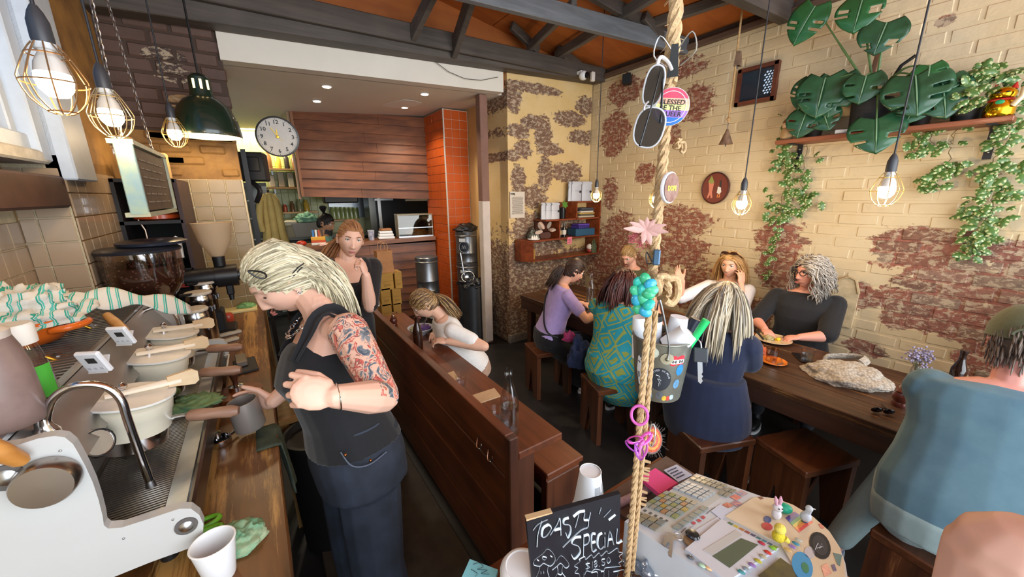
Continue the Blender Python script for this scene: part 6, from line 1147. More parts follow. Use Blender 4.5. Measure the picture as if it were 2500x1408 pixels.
tg=tag(MB().box((3.42,3.47,ZB(zb1)+.045),(.30,.18,.09),rot('Z',-6),.006).build('tool_tin',M('#27506b',.4)),'blue tin box on the middle step','box'); text('tin_mark','INDUSTRY',M('#c9d6dc',.5),V((3.50,3.372,ZB(zb1)+.02)),V((1,-.1,0)),UP,.022,tg)
tag(MB().box((3.40,3.47,ZB(zb1)+.108),(.20,.14,.034),rot('Z',8),.003).build('card_game_box',M('#3a2f78',.5)),'purple game box lying on the blue tin, the lower one','box','game boxes on the blue tin'); tag(MB().box((3.42,3.48,ZB(zb1)+.136),(.18,.13,.02),rot('Z',-4),.003).build('card_game_box',M('#5a3f9a',.5)),'slim purple game box on top of the other game box','box','game boxes on the blue tin')
for i in range(2): o=tag(MB().solid([(.0,0),(.026,0),(.027,.10),(.012,.13),(.011,.165),(0,.166)],(3.05+.07*i,3.46,ZB(zb1)),18).build('small_bottle',M('#141210',.2,coat=.4)),'small dark bottle with %s label on the middle step'%('tan','white')[i],'bottle','small bottles on the middle step'); b=MB().solid([(.0272,.03),(.0276,.085)],(3.05+.07*i,3.46,ZB(zb1)),18).build('label',M(('#a08a66','#cfcac0')[i],.6),o)
c=V((2.80,3.44,ZB(zb1))); fl_=thing('felt_flower','grey and brown crafted flower arrangement on the middle step','ornament',c)
for k in range(3): MB().tube([c+V((-.03+.04*k,0,.04)),c+V((-.02+.05*k,.10,.045))],.038,14).build('brown_roll',M('#4a2a20',.7,var=.2,scale=30),fl_)
rr=random.Random(14)
for k in range(9): a=rr.uniform(-.5,3.6); R=frame((rr.uniform(-.6,.6),-1,rr.uniform(-.3,.6))); MB().prism([(.05*math.cos(t)*(1),.022*math.sin(t)) for t in [2*math.pi*i/12 for i in range(12)]],0,.004,c+V((.10*math.cos(a),-.01,.10+.07*math.sin(a))),R@rot('Z',math.degrees(a))).build('petal',M(('#9a7a6a','#b8a494','#8a8078')[k%3],.8),fl_)
c=V((2.63,3.43,ZB(zb1))); dp=thing('small_dish','white saucer of shells on the left end of the middle step','dish',c); MB().solid([(.0,0),(.05,.0),(.075,.012),(.074,.015),(.05,.006),(0,.005)],c,26).build('dish_wall',WHITE,dp)
for k in range(3): MB().solid([(.016,.006),(.018,.02),(.006,.05),(0,.055)],c+V((-.03+.03*k,-.01,0)),10).build('shell',M('#dcd8d2',.5),dp)
tag(crumple((2.70,3.52,ZB(zb1)),.08,.06,.10,29,12,9,.5).build('dried_posy',M('#6a6d62',.9,var=.5,scale=40),ang=0),'dark dried posy behind the saucer of shells','plant')
st=MB().box((3.14,3.378,zb1-.03),(.075,.002,.085),rot('X',4)).build('pink_note',M('#d97a8a',.7)); tag(st,'pink sticky note on the front edge of the teak unit','note'); text('note_text','please\nreturn\ngames',M('#8a3a4a',.7),V((3.14,3.3755,zb1-.03)),V((1,0,0)),UP,.016,st)
c=V((3.56,3.44,zb0+.0095)); da=thing('daruma_doll','small round white and red doll on the bottom shelf','doll',c); MB().solid([(.0,0),(.03,0),(.045,.02),(.04,.045),(0,.05)],c,20).build('red_body',M('#8f2f26',.5),da); MB().ball(c+V((0,0,.07)),(.047,.045,.042),18).build('head',M('#d9d2c6',.5),da)
for s in(-1,1): MB().ball(c+V((s*.018,-.043,.078)),(.007,.004,.006),8).build('eye',BLACK,da)
tag(crumple((3.585,3.40,zb0+.01),.04,.03,.15,35,12,9,.5).build('trailing_sprig',M('#4a5238',.8,var=.4,scale=40),ang=0),'small dried sprig beside the round doll','plant')
tag(MB().box((2.64,3.50,zb0+.07),(.05,.10,.12)).build('wooden_block',M('#9a7030',.6)),'golden block inside the left end of the bottom shelf','block')
c=oy(1424,184,3.36); cm=thing('security_camera','white dome security camera under the roof beam','camera',c); MB().ball(c,(.052,.05,.05),20).build('housing',M('#d8d8d8',.3),cm); MB().solid([(.0,0),(.034,0),(.030,.02),(.012,.03),(0,.03)],c+V((.012,-.035,-.004)),20,frame((.35,-1,-.2))).build('lens',M('#0f1013',.15),cm); MB().box(c+V((-.02,.06,.03)),(.04,.13,.03)).build('mount',WHITE,cm)
tag(MB().box(oy(1447,187,3.37),(.05,.04,.10),None,.008).build('motion_sensor',M('#d6d0c6',.4)),'white motion sensor beside the dome camera','sensor')
c=ox(1531,194,3.62); spk=thing('corner_speaker','small black speaker bracketed high in the corner','speaker',c); MB().box(c,(.09,.09,.10),rot('Z',30),.006).build('cabinet',BLACK,spk); MB().box(c+V((.04,.02,.05)),(.05,.03,.06)).build('bracket',DSTEEL,spk)
# ================================================================ brick wall: small window, bells, plaque, shelf
w2=struct(MB().box((XW+.02,1.707,2.675),(.05,.30,.27)).build('window_2',M('#17191d',.4))); M_WF=wood('#4a2416','#6e3a24','Y',.5,8)
for y in(1.565,1.85): MB().box((XW-.012,y,2.675),(.05,.03,.29)).build('window_frame',M_WF,w2)
for z in(2.545,2.81): MB().box((XW-.012,1.707,z),(.05,.31,.03)).build('window_frame',M_WF,w2)
MB().box((XW-.006,1.707,2.677),(.006,.27,.24)).build('pane',M('#2a3440',.08,alpha=.85),w2)
rr=random.Random(8); b=MB()
for i in range(9):
    for j in range(6):
        if (i+j)%2==0: b.box((XW-.0098,1.59+.012*j+rr.uniform(-.002,.002),2.60+.02*i),(.001,.011,.014),rot('X',45))
b.build('lattice_light',M('#a9bfd8',.5,emit='#b8cce6',es=.5),w2)
def bell(c,h,r_,rz,label,flat=False):
    t=thing('iron_bell',label,'bell',c,rz,'rusty bells on the rope'); b=MB()
    if flat: b.lathe([(r_*.55,h),(r_*.75,h*.7),(r_,0)],(0,0,0),4,a0=45,a1=405,sy=.6); b.box((0,0,h),(r_*.8,r_*.5,.008))
    else: b.lathe([(.006,h),(r_*.35,h*.7),(r_,0),(r_*.96,-.002),(r_*.3,h*.68)],(0,0,0),20)
    b.build('bell_wall',M('#8a705c',.6,.5,var=.3,scale=25),t,world=False); MB().tube([V((0,0,h*.5)),V((0,0,-.02))],.005,6).build('clapper',DSTEEL,t,world=False); return t
bc=ox(1778,300,3.45); rp=thing('bell_rope','thin frayed rope hanging before the brick wall with two rusty bells','rope',V((bc.x,bc.y,2.55))); t0=ox(1803,0,3.45)
M_RP=M('#b08e62',.9,var=.3,scale=90,bump=.6); b=MB(); b.tube([V((bc.x,bc.y,2.37)),V((bc.x+.005,bc.y,2.7)),V((bc.x,bc.y,roof(bc.x)))],.008,8); b.ball(V((bc.x,bc.y,2.40)),(.018,.018,.014),10); b.build('rope_strand',M_RP,rp); MB().tube([V((bc.x,bc.y,2.37)),V((bc.x,bc.y,2.33))],.003,6).build('wire_hook',DSTEEL,rp)
bell(V((bc.x,bc.y,2.20)),.125,.055,0,'rusty cone bell at the bottom of the thin rope'); bell(V((bc.x+.012,bc.y-.012,2.80)),.105,.05,10,'rusty cow bell on the thin rope near the roof',True)
c=ox(1747,459,XW-.02); pq=thing('oval_plaque','oval brown plaque with painted cone figure and goose on the brick wall','plaque',c-UP*.16); R=basis(V((0,-1,0)),UP,V((-1,0,0))); rv=abs(ox(1715,459,XW-.02).y-ox(1781,459,XW-.02).y)/2; rh=abs(ox(1747,421,XW-.02).z-ox(1747,497,XW-.02).z)/2
ov_=lambda k:[(rv*k*math.cos(t),rh*k*math.sin(t)) for t in [2*math.pi*i/40 for i in range(40)]]
MB().prism(ov_(1),-.01,.012,c,R).build('board',M('#6b2a20',.5,var=.15,scale=9),pq); MB().tube([c+R@V((x,y,.012)) for x,y in ov_(.985)+ov_(.985)[:1]],.006,8,cap=False).build('rim',M('#3f1c16',.45),pq)
def flat(name,pts,col,z=.0135,par=pq): b=MB(); b.prism([(x*rv,y*rh) for x,y in pts],.012,z,c,R); b.build(name,M(col,.5),par)
flat('cone_body',[(-.50,.35),(-.30,.42),(-.10,.30),(-.18,-.25),(-.10,-.62),(-.22,-.66),(-.30,-.40),(-.42,-.66),(-.52,-.60),(-.40,-.2)],'#c87a62'); flat('cone_hat',[(-.55,.40),(-.32,.80),(-.08,.36),(-.30,.28)],'#8a8f4a',.0145); flat('goose_body',[(.22,.10),(.42,.05),(.50,-.25),(.36,-.40),(.18,-.30)],'#d9d4cc'); flat('goose_neck',[(.34,.05),(.30,.45),(.42,.50),(.46,.05)],'#2f2a28',.0145)
for k in(0,.14): flat('goose_leg',[(.24+k,-.38),(.30+k,-.38),(.30+k,-.60),(.20+k,-.62)],'#c8783a')
a=ox(2027,760,XW);q=ox(2088,760,XW); w_=abs(a.y-q.y)/2; yy=(a.y+q.y)/2; zt2=ox(2058,672,XW).z; zb_=ox(2055,795,XW).z
arch=[(-w_,zb_),(w_,zb_),(w_*1.02,zt2-.12),(w_*.6,zt2-.02),(0,zt2),(-w_*.7,zt2-.03),(-w_*1.05,zt2-.13)]
b=MB(); b.prism([(x,z-zb_) for x,z in arch],-.01,.016,V((XW-.005,yy,zb_)),basis(V((0,-1,0)),UP,V((-1,0,0)))); ar=struct(b.build('trim_7',M('#c9b48e',.8,var=.2,scale=18,bump=.5,coord='World')))
MB().tube([V((XW-.022,yy-x,z)) for x,z in arch[2:]],.010,6).build('arch_rim',M('#b79f78',.8,var=.2,scale=18),ar)
SXc=3.57; PS=2.172
ps=thing('plant_shelf','long brown timber plant shelf high on the brick wall','shelf',(SXc,.84,PS)); MB().box((SXc,.842,PS),(.225,1.14,.03),ch=.004).build('board',wood('#6b3a24','#95583a','Y',.5,7,'#b07a58'),ps)
for (px_,py_) in ((1954,350),(2432,300)):
    y=ox(px_,py_,3.66).y; k=MB(); k.box((3.672,y,PS-.105),(.006,.035,.19)); k.box((SXc,y,PS-.018),(.2,.035,.006)); br_=k.build('bracket',M('#2c2d33',.45,.5),ps)
    for j in range(3): MB().ball((3.668,y,PS-.05-.055*j),(.003,.005,.005),8).build('screw',STEEL,br_)
PZ=PS+.0155
def kokeshi(c,label):
    t=thing('wooden_doll',label,'doll',c); MB().solid([(.0,0),(.034,0),(.044,.02),(.046,.06),(.038,.085),(.0,.086)],c,24).build('body',M('#a88a62',.4,var=.3,scale=30),t); MB().ball(c+UP*.11,(.042,.042,.038),18).build('head',M('#c9a890',.45),t); MB().solid([(.040,.125),(.028,.145),(0,.15)],c,20).build('hair_cap',M('#8a3a2c',.5),t)
    for s in(-1,1): MB().ball(c+V((-.038,.012*s-.008,.115)),(.004,.007,.007),8).build('eye',M('#33201a',.4),t)
kokeshi(V((3.52,1.36,PZ)),'small painted wooden doll at the left end of the plant shelf')
tag(MB().box(ox(2062,318,3.50)*0+V((3.50,1.02,PZ+.014)),(.05,.07,.028),rot('Z',20),.003).build('small_white_box',M('#c3ccd6',.5)),'small white box on the plant shelf below the monstera','box')
M_MON=M('#173b26',.35,var=.25,scale=9,coat=.25,c2='#28583a'); M_MON2=M('#1f5a30',.35,var=.2,scale=9,coat=.25); M_STEM=M('#4c6a3c',.5,var=.2,scale=20)
def mon_leaf(parent,tip_px,base_px,X0_,X1_,wd,mat=M_MON,seed=1,slits=3,cup=.04):
    """heart shaped split leaf between its stalk end and its tip, both real points off the wall"""
    a=ox(*base_px,X0_); t=ox(*tip_px,X1_); ax_=(t-a); L=ax_.length; yv=ax_.normalized(); nn=V((-1,-.25,.25)); nn=(nn-yv*nn.dot(yv)).normalized(); xv=yv.cross(nn); rr=random.Random(seed); b=MB(); N=30
    def half(v): # half width along the leaf, v 0 at lobes .. 1 at tip
        return wd*L*(max(0,math.sin(math.pi*min(1,(v*.92+.10))**.8))**.75)
    for sg in(-1,1):
        cuts=sorted(rr.uniform(.25,.78) for _ in range(slits)); rows=[]
        for i in range(N+1):
            v=i/N; w=half(v); row=[]
            for j in range(8):
                u=j/7; back=-.16*(u**1.2)*(1-v)**2*1.6
                slope=.12*u*(1-v*.6); vv=v+back+slope*.6-.0
                row.append(a+yv*(vv*L*.96)+xv*(sg*u*w)+nn*(cup*L*(u*u)*-1.2+.05*L*math.sin(v*3)-cup*L*v*v+.012*L*math.sin(v*20+u*3)*u))
            rows.append(row)
        off=len(b.v); vs=[p for r_ in rows for p in r_]; fs=[]
        ci=[int(c_*N) for c_ in cuts]
        for i in range(N):
            for j in range(7):
                if any(c_<=i<=c_+1 and 3<=j<(7 if c_==ci[-1] else 6) for c_ in ci): continue
                fs.append((i*8+j,i*8+j+1,(i+1)*8+j+1,(i+1)*8+j))
        b.add(vs,fs)
    lf=b.build('leaf',mat,parent,ang=0); m_=lf.modifiers.new('t','SOLIDIFY'); m_.thickness=.0025
    MB().tube([a+yv*(L*.96*i/8)+nn*(.05*L*math.sin(i/8*3)-cup*L*(i/8)**2+.002) for i in range(9)],[.004]*6+[.002]*3,6).build('midrib',M('#6f9070',.5),lf); return a
mo=thing('monstera','large monstera with split leaves in a black basket pot on the plant shelf','potted plant',V((3.56,.90,PZ)))
MB().solid([(.0,0),(.085,0),(.098,.03),(.108,.20),(.104,.205),(.095,.05),(0,.19)],V((3.56,.90,PZ)),30).build('basket_pot',M('#16171b',.7,var=.3,scale=8,stretch=(1,1,8),bump=.6),mo)
crown=V((3.56,.89,PZ+.22)); MB().box(crown+V((.03,.05,.12)),(.02,.025,.32),rot('X',4)).build('support_stake',wood('#5a3a28','#7d5840','Z'),mo)
for k,(b_,t_,x0_,x1_,wd,mt) in enumerate([((1990,15),(1935,112),3.45,3.42,.50,M_MON2),((2105,0),(2082,82),3.46,3.42,.62,M_MON2),((2165,55),(2132,135),3.46,3.42,.66,M_MON),((2015,190),(1990,290),3.45,3.40,.56,M_MON),((1985,200),(1945,270),3.46,3.43,.55,M_MON),((2045,190),(2020,290),3.47,3.44,.55,M_MON),((2115,185),(2095,255),3.44,3.40,.62,M_MON),((1968,275),(1945,338),3.44,3.41,.60,M_MON),((2008,270),(2025,318),3.47,3.44,.60,M_MON),((2140,290),(2138,375),3.40,3.34,.62,M_MON),((2235,185),(2240,285),3.43,3.38,.62,M_MON),((2270,160),(2262,215),3.46,3.43,.60,M_MON2),((2300,200),(2310,290),3.48,3.44,.55,M_MON),((2240,250),(2210,302),3.46,3.42,.66,M_MON),((2330,180),(2325,215),3.5,3.46,.6,M_MON)]):
    a=mon_leaf(mo,t_,b_,x0_,x1_,wd,mt,k+3,3 if k%3 else 2)
    mid=crown.lerp(a,.5)+V((-.02,0,.07 if a.z<crown.z+.15 else .0)); MB().tube(smooth_path([crown,mid,a],5),[.007]*6+[.005]*5,7).build('stalk',M_STEM,mo)
MB().tube([crown+V((0,-.03,.0)),crown+V((-.02,-.10,.16)),crown+V((-.03,-.16,.20))],.010,8).build('clip_arm',BLACK,mo)
c=V((3.50,.335,PZ)); lc=thing('lucky_cat','shiny gold waving cat figurine at the right end of the plant shelf','figurine',c); GOLD=M('#d9a821',.16,1,var=.15,scale=40)
MB().solid([(.0,0),(.052,0),(.06,.012),(.058,.055),(.044,.085),(.0,.09)],c,26).build('body',GOLD,lc); MB().ball(c+UP*.115,(.046,.05,.040),20).build('head',GOLD,lc)
for s in(-1,1): MB().tube([c+V((0,s*.030,.14)),c+V((0,s*.036,.172))],[.017,.002],8).build('ear',M('#b8322a',.3,.3),lc)
MB().tube([c+V((-.035,-.045,.05)),c+V((-.045,-.07,.09)),c+V((-.04,-.072,.135))],[.014,.013,.015],10).build('raised_paw',M('#d9c6a0',.3,.3),lc)
b=MB(); b.tube([c+V((-.045*math.cos(t),.046*math.sin(t),.086)) for t in [2*math.pi*i/24 for i in range(25)]],.006,6,cap=False); b.build('red_collar',M('#b32a22',.35),lc); MB().ball(c+V((-.052,0,.072)),(.006,.018,.012),10).build('green_bib',M('#1f8f5a',.3),lc)
for s in(-1,1): MB().ball(c+V((-.043,s*.017,.122)),(.004,.010,.004),8).build('eye',BLACK,lc)
LFV={}
def leaf_mesh(i):
    if i not in LFV:
        b=MB(); L,w_=.062,.023
        def f(u,v): a=(u-.5)*2; return V((a*w_*math.sin(math.pi*min(1,v*.9+.08))**.8,v*L,-.012*a*a-.016*v*v+.005*abs(a)))
        b.grid(f,4,6); me=b.mesh('leaf',[M_VL,M_VE]);
        for p in me.polygons:
            k=(p.index//6); p.material_index=1 if k in (0,3) and (p.index+i)%2==0 else 0
        LFV[i]=me
    return LFV[i]
M_VL=M('#41622f',.4,var=.3,scale=40,coat=.15,c2='#567a3c'); M_VE=M('#b0b684',.45)
def vine(t,pts,n,spread,seed,sc=1.0,stem=True):
    rr=random.Random(seed); sp=smooth_path(pts,6)
    if stem: MB().tube([p+V((rr.gauss(0,.006),rr.gauss(0,.008),0)) for p in sp],.0022,5).build('vine_stem',M('#6a5a3c',.7),t)
    for k in range(n):
        p=sp[rr.randrange(len(sp)//6 if n>12 else 0,len(sp))]+V((rr.gauss(-.012,.012),rr.gauss(0,spread),rr.gauss(0,.02))); p.x=min(p.x,3.655)
        o=bpy.data.objects.new('leaf',leaf_mesh(rr.randrange(5))); COL.objects.link(o); o.parent=t; o.location=p-wl(t)
        d=V((rr.gauss(-.5,.35),rr.gauss(0,.7),rr.gauss(-.45,.5))).normalized(); nn=V((-1,rr.gauss(0,.4),.5+rr.gauss(0,.3))); nn=(nn-d*nn.dot(d)).normalized(); o.rotation_euler=basis(d.cross(nn),d,nn).to_euler(); s=sc*rr.uniform(.75,1.15); o.scale=(s,s,s)
v1=thing('trailing_pothos','variegated trailing plant hanging from the left end of the plant shelf','plant',V((3.60,1.22,PZ)))
def vp(l,X=3.63): return [ox(a,b_,X) for a,b_ in l]
vine(v1,vp([(1905,335),(1912,370),(1915,400)]),14,.03,1); vine(v1,vp([(1945,345),(1935,400),(1920,450),(1905,500),(1900,540)]),58,.055,2); vine(v1,vp([(1975,345),(1960,410),(1955,450),(1965,490),(1940,520)]),34,.05,3); vine(v1,vp([(1900,540),(1895,580),(1885,620),(1875,668)]),26,.018,4,.8); vine(v1,vp([(1925,290),(1940,270),(1960,300)]),8,.04,5)
MB().solid([(.0,0),(.05,0),(.06,.08),(.055,.08),(0,.07)],V((3.60,1.22,PZ)),20).build('pot',M('#3a302a',.6),v1)
v2=thing('trailing_pothos','variegated trailing plant hanging in two short strands under the shelf middle','plant',V((3.62,.66,PZ))); vine(v2,vp([(2268,308),(2262,320),(2245,345),(2232,365)]),13,.025,6); vine(v2,vp([(2270,308),(2275,340),(2275,375)]),8,.02,7); vine(v2,vp([(2345,285),(2330,330),(2325,360),(2315,400),(2300,425)]),6,.02,8); vine(v2,vp([(2340,395),(2325,410),(2290,420),(2265,430),(2300,460)]),26,.045,9); MB().solid([(.0,0),(.04,0),(.05,.07),(0,.07)],V((3.62,.66,PZ)),18).build('pot',M('#3a302a',.6),v2)
v3=thing('trailing_pothos','variegated bushy plant at the right end trailing a long curtain down the bricks','plant',V((3.58,.46,PZ)))
vine(v3,vp([(2320,215),(2350,185),(2385,170),(2420,175),(2450,195)],3.56),60,.05,10); vine(v3,vp([(2330,260),(2350,225),(2370,215)],3.5),26,.05,11); vine(v3,vp([(2465,190),(2480,260),(2475,310),(2450,380),(2430,430)]),44,.035,12); vine(v3,vp([(2430,370),(2425,430),(2430,480),(2415,520)]),62,.055,13); vine(v3,vp([(2420,500),(2410,550),(2395,585),(2380,610)]),44,.035,14); vine(v3,vp([(2360,232),(2375,262)],3.46),9,.02,15,.7); MB().solid([(.0,0),(.06,0),(.075,.10),(0,.10)],V((3.58,.46,PZ)),22).build('pot',M('#1a1a1c',.6),v3)
# ================================================================ front counter, rope and till
FZ=.985
fc=thing('front_counter','reddish timber service counter at the bottom of the view','counter',(.75,.25,0)); MB().box((.575,.275,FZ-.02),(.77,.62,.04),ch=.004).build('countertop',wood('#5e3018','#8e5530','X',.4,6,'#a87446'),fc); MB().box((.57,.25,.47),(.68,.52,.93)).build('cabinet',M('#1e1a19',.6,var=.3,scale=5),fc)
MB().box((.815,.515,FZ+.006),(.29,.10,.012)).build('tray_board',M('#5d4a42',.6,var=.3,scale=14),fc)
TL=oz(1285,1268,1.22);TR=oz(1515,1205,1.22);BL=oz(1306,1478,FZ);BR=oz(1553,1478,FZ); nb=(TR-TL).cross(BL-TL).normalized(); nb=-nb if nb.dot(CP-TL)<0 else nb; BR=BR+nb*((TL-BR).dot(nb))
sg=thing('chalkboard_sign','small black chalkboard sign advertising the toasty special','sign',BL.lerp(BR,.5)); b=MB(); b.hexa([BL-nb*.009,BR-nb*.009,BR,BL,TL-nb*.009,TR-nb*.009,TR,TL]); b.build('slate',M('#14161d',.5,var=.3,scale=14),sg)
b=MB(); b.hexa([TL.lerp(TR,.0)-nb*.0095+UP*.0,TL.lerp(TR,.26)-nb*.0095,TL.lerp(TR,.26)+nb*.0006-UP*.002,TL+nb*.0006-UP*.003,TL-nb*.0095+UP*.0008,TL.lerp(TR,.26)-nb*.0095+UP*.0008,TL.lerp(TR,.26)+nb*.0006+UP*.0008,TL+nb*.0006+UP*.0008]); b.build('worn_edge',M('#b99a72',.8),sg)
def onb(x,y,p0,n_): # crop pixel -> frame pixel -> board plane
    v=ray(x,y); return CP+v*((p0-CP).dot(n_)/v.dot(n_))
CH=M('#cfdbe6',.8)
def strokes(name,ls,w,par,mat=CH,sc=4.292,ox_=1080,oy_=1080,p0=None,n_=None,lift=.0008):
    p0=p0 or TL; n_=n_ or nb; b=MB()
    for l_ in ls:
        q=[onb(ox_+x/sc,oy_+y/sc,p0,n_)+n_*lift for x,y in l_]; q=smooth_path(q,3) if len(q)>2 else q; b.tube(q,w,6,flat=.3,up=None)
    b.build(name,mat,par)
strokes('lettering_toasty',[[(950,910),(1000,850),(1100,800)],[(1040,820),(1000,950),(990,1080)],[(1110,850),(1050,890),(1040,980),(1090,970),(1140,890),(1110,850)],[(1130,960),(1200,850),(1230,790),(1240,960)],[(1170,910),(1240,890)],[(1320,780),(1270,800),(1270,850),(1330,860),(1340,920),(1310,990),(1290,940)],[(1370,770),(1430,720),(1490,710)],[(1430,730),(1410,810),(1390,880)],[(1490,740),(1480,800),(1530,800)],[(1550,730),(1530,810),(1520,880),(1450,910),(1340,1010),(1260,1090)]],.0029,sg)
strokes('lettering_special',[[(1450,980),(1380,990),(1350,1050),(1420,1080),(1440,1140),(1380,1210),(1350,1170)],[(1480,960),(1475,1180)],[(1480,970),(1530,960),(1530,1040),(1480,1070)],[(1600,950),(1560,960),(1565,1130),(1610,1110)],[(1565,1040),(1600,1030)],[(1670,940),(1630,970),(1620,1060),(1650,1110),(1690,1080)],[(1700,990),(1700,1090)],[(1700,940),(1702,948)],[(1730,1080),(1750,920),(1790,1060)],[(1735,1010),(1780,1000)],[(1830,900),(1820,1040),(1880,1020)]],.0029,sg)
strokes('rays',[[(1660,680),(1640,740)],[(1760,700),(1690,775)],[(1810,750),(1740,805)]],.0024,sg)
strokes('price_lettering',[[(1540,1260),(1500,1270),(1540,1300),(1500,1320)],[(1520,1245),(1515,1330)],[(1570,1245),(1568,1310)],[(1610,1230),(1590,1250),(1620,1275),(1600,1300),(1588,1278),(1618,1250),(1610,1230)],[(1640,1290),(1642,1292)],[(1700,1215),(1670,1220),(1672,1245),(1700,1250),(1690,1280),(1668,1278)],[(1740,1195),(1720,1225),(1735,1260),(1760,1230),(1740,1195)]],.0010,sg)
strokes('price_cloud',[[(1430,1220),(1440,1240),(1380,1290),(1420,1310),(1385,1360),(1430,1370),(1440,1408)],[(1430,1220),(1490,1190),(1500,1220),(1560,1170),(1580,1205),(1640,1150),(1660,1185),(1720,1130),(1740,1160),(1830,1100),(1840,1140),(1890,1150),(1850,1190),(1880,1230),(1845,1260),(1870,1290),(1780,1300),(1700,1310),(1690,1340),(1600,1320),(1560,1350),(1510,1340),(1490,1380)]],.0009,sg)
strokes('mushroom_drawing',[[(960,1280),(960,1230),(1050,1160),(1100,1110),(1160,1160),(1180,1230),(1130,1290),(1060,1260),(1020,1290),(960,1280)],[(1050,1190),(1090,1200),(1070,1225),(1045,1210),(1050,1190)],[(990,1220),(1010,1235)],[(1130,1180),(1150,1195)],[(1020,1290),(1010,1340),(980,1408)],[(1110,1280),(1100,1340),(1120,1408)],[(1030,1350),(1032,1370)],[(1060,1345),(1062,1365)],[(1190,1240),(1240,1180),(1300,1230),(1325,1280),(1290,1310),(1240,1260),(1200,1290),(1150,1330)],[(1200,1290),(1210,1350),(1180,1408)],[(1260,1290),(1250,1350),(1290,1408)],[(1210,1370),(1240,1380),(1255,1360)]],.0010,sg)
strokes('outline_lettering',[[(1480,1370),(1480,1408)],[(1560,1360),(1620,1350),(1625,1400)],[(1660,1350),(1690,1345),(1690,1400)],[(1740,1340),(1740,1400)],[(1790,1350),(1840,1340),(1900,1330),(1890,1400)],[(1840,1350),(1830,1400)]],.0009,sg)
def cup_stack(c,label):
    t=thing('cup_stack',label,'cups',c); n=3
    for i in range(n): MB().lathe([(.026,.112),(.0265,.11),(.040,.004),(.0425,.002),(.0425,-.0),(.0395,.003),(.0255,.109),(.0001,.109)],c+UP*(.014*i+.002),40).build('paper_cup',WHITEP,t)
    MB().tube([c+UP*(.114+.028)+V((.0262*math.cos(a),.0262*math.sin(a),0)) for a in [2*math.pi*i/32 for i in range(33)]],.0012,6,cap=False).build('base_rim',WHITE,t)
    b=MB()
    for i in range(9):
        a=math.radians(-112+11*i)
        for j,(z0,z1) in enumerate(((.065,.085),(.045,.066))):
            if (i*3+j)%5!=4: r0_=lambda z:.0405-(z/.11)*.0143+.0007; b.add([c+UP*.030+V((r0_(z)*math.cos(q),r0_(z)*math.sin(q),z)) for q,z in ((a,z0),(a+.16,z0),(a+.16,z1),(a,z1))],[(0,1,2,3)],0,False)
    b.build('grey_stamp',M('#a9adb3',.7),t)
cup_stack(oz(1436,1262,FZ),'stack of upside down white paper cups behind the chalkboard')
c=oz(1275,1448,FZ); ls=thing('lid_stack','stack of white plastic lids left of the chalkboard','lids',c)
for i in range(6): MB().solid([(.044,0),(.046,.002),(.045,.006),(.040,.014),(.034,.016),(.032,.013),(0,.013)],c+UP*(.012*i+.001),36).build('lid',WHITEP,ls)
a=[oz(*q,FZ+.01) for q in [(1147,1364),(1216,1390),(1200,1440),(1120,1425)]]; nt=thing('blue_note','pale blue sticky pad with scribbled drawing at the bottom edge','note pad',a[3]); b=MB(); b.hexa([q-UP*.0095 for q in a][::-1]+[q for q in a][::-1]); b.build('pad',M('#7fc7d6',.7),nt)
strokes('scribble',[[(1155,1378),(1170,1374),(1180,1384),(1165,1390),(1190,1392),(1175,1400),(1195,1402)],[(1150,1390),(1165,1400),(1160,1408)]],.0006,nt,M('#24434c',.8),1,0,0,a[0],UP)
def rope_pts(): return [V((.548,.382,FZ)),V((.548,.382,3.5))]
ROX,ROY=.548,.382
rp=thing('thick_rope','thick natural fibre rope running from roof to counter, hung with trinkets','rope',(ROX,ROY,FZ)); M_RO=M('#bb9c74',.9,var=.25,scale=160,bump=.7)
def twisted(a,b_,r_,name,mat=M_RO,turn=120,par=rp):
    b=MB(); L=(b_-a).length; n=int(L/.006); x=(b_-a).normalized(); o1=x.orthogonal().normalized();o2=x.cross(o1)
    for k in range(3):
        ph=k*2.094; b.tube([a+x*(L*i/n)+o1*(r_*.5*math.cos(ph+turn*L*i/n))+o2*(r_*.5*math.sin(ph+turn*L*i/n)) for i in range(n+1)],r_*.58,6)
    b.build(name,mat,par)
twisted(V((ROX,ROY,FZ)),V((ROX,ROY,1.60)),.0062,'lower_strand'); twisted(V((ROX+.009,ROY-.006,1.02)),V((ROX+.010,ROY-.007,1.60)),.0045,'second_strand'); twisted(V((ROX,ROY,1.60)),V((ROX+.004,ROY,1.96)),.0085,'middle_strand'); twisted(V((ROX+.004,ROY,1.96)),V((ROX+.004,ROY,roof(ROX)+.01)),.0105,'upper_strand',turn=90)
rr=random.Random(12); b=MB()
for k in range(150):
    z=rr.uniform(1.62,2.4); a=rr.random()*6.28; p=V((ROX+.003+.010*math.cos(a),ROY+.010*math.sin(a),z)); b.tube([p,p+V((.006*math.cos(a),.006*math.sin(a),rr.uniform(-.012,.006)))],[.0006,.0003],3)
b.build('frayed_fibres',M_RO,rp)['kind']='stuff'
R0=lambda px_,py_,dy=0.0: oy(px_,py_,ROY+dy)
def knot(c,seed,s=1.0):
    rr=random.Random(seed); b=MB()
    for k in range(5): o=rr.random()*6; b.tube(smooth_path([c+s*V((.022*math.cos(o+t)*(1+.2*math.sin(2*t)),.018*math.sin(o+t*1.3),.020*math.sin(o*2+t))) for t in [i*.7 for i in range(9)]],3),.0052*s,7)
    b.tube(smooth_path([c+s*V(q) for q in [(.012,0,.006),(.035,-.01,.008),(.042,-.012,-.02),(.030,-.01,-.036),(.015,-.006,-.028)]],4),.0065*s,8); return b.build('knot',M_RO,rp)
knot(R0(1606,695,-.012),5); knot(R0(1655,352,-.004),6,.35)
VR=(R0(1640,400)-CP).normalized(); FV=-VR; BAS=lambda d: frame(d)
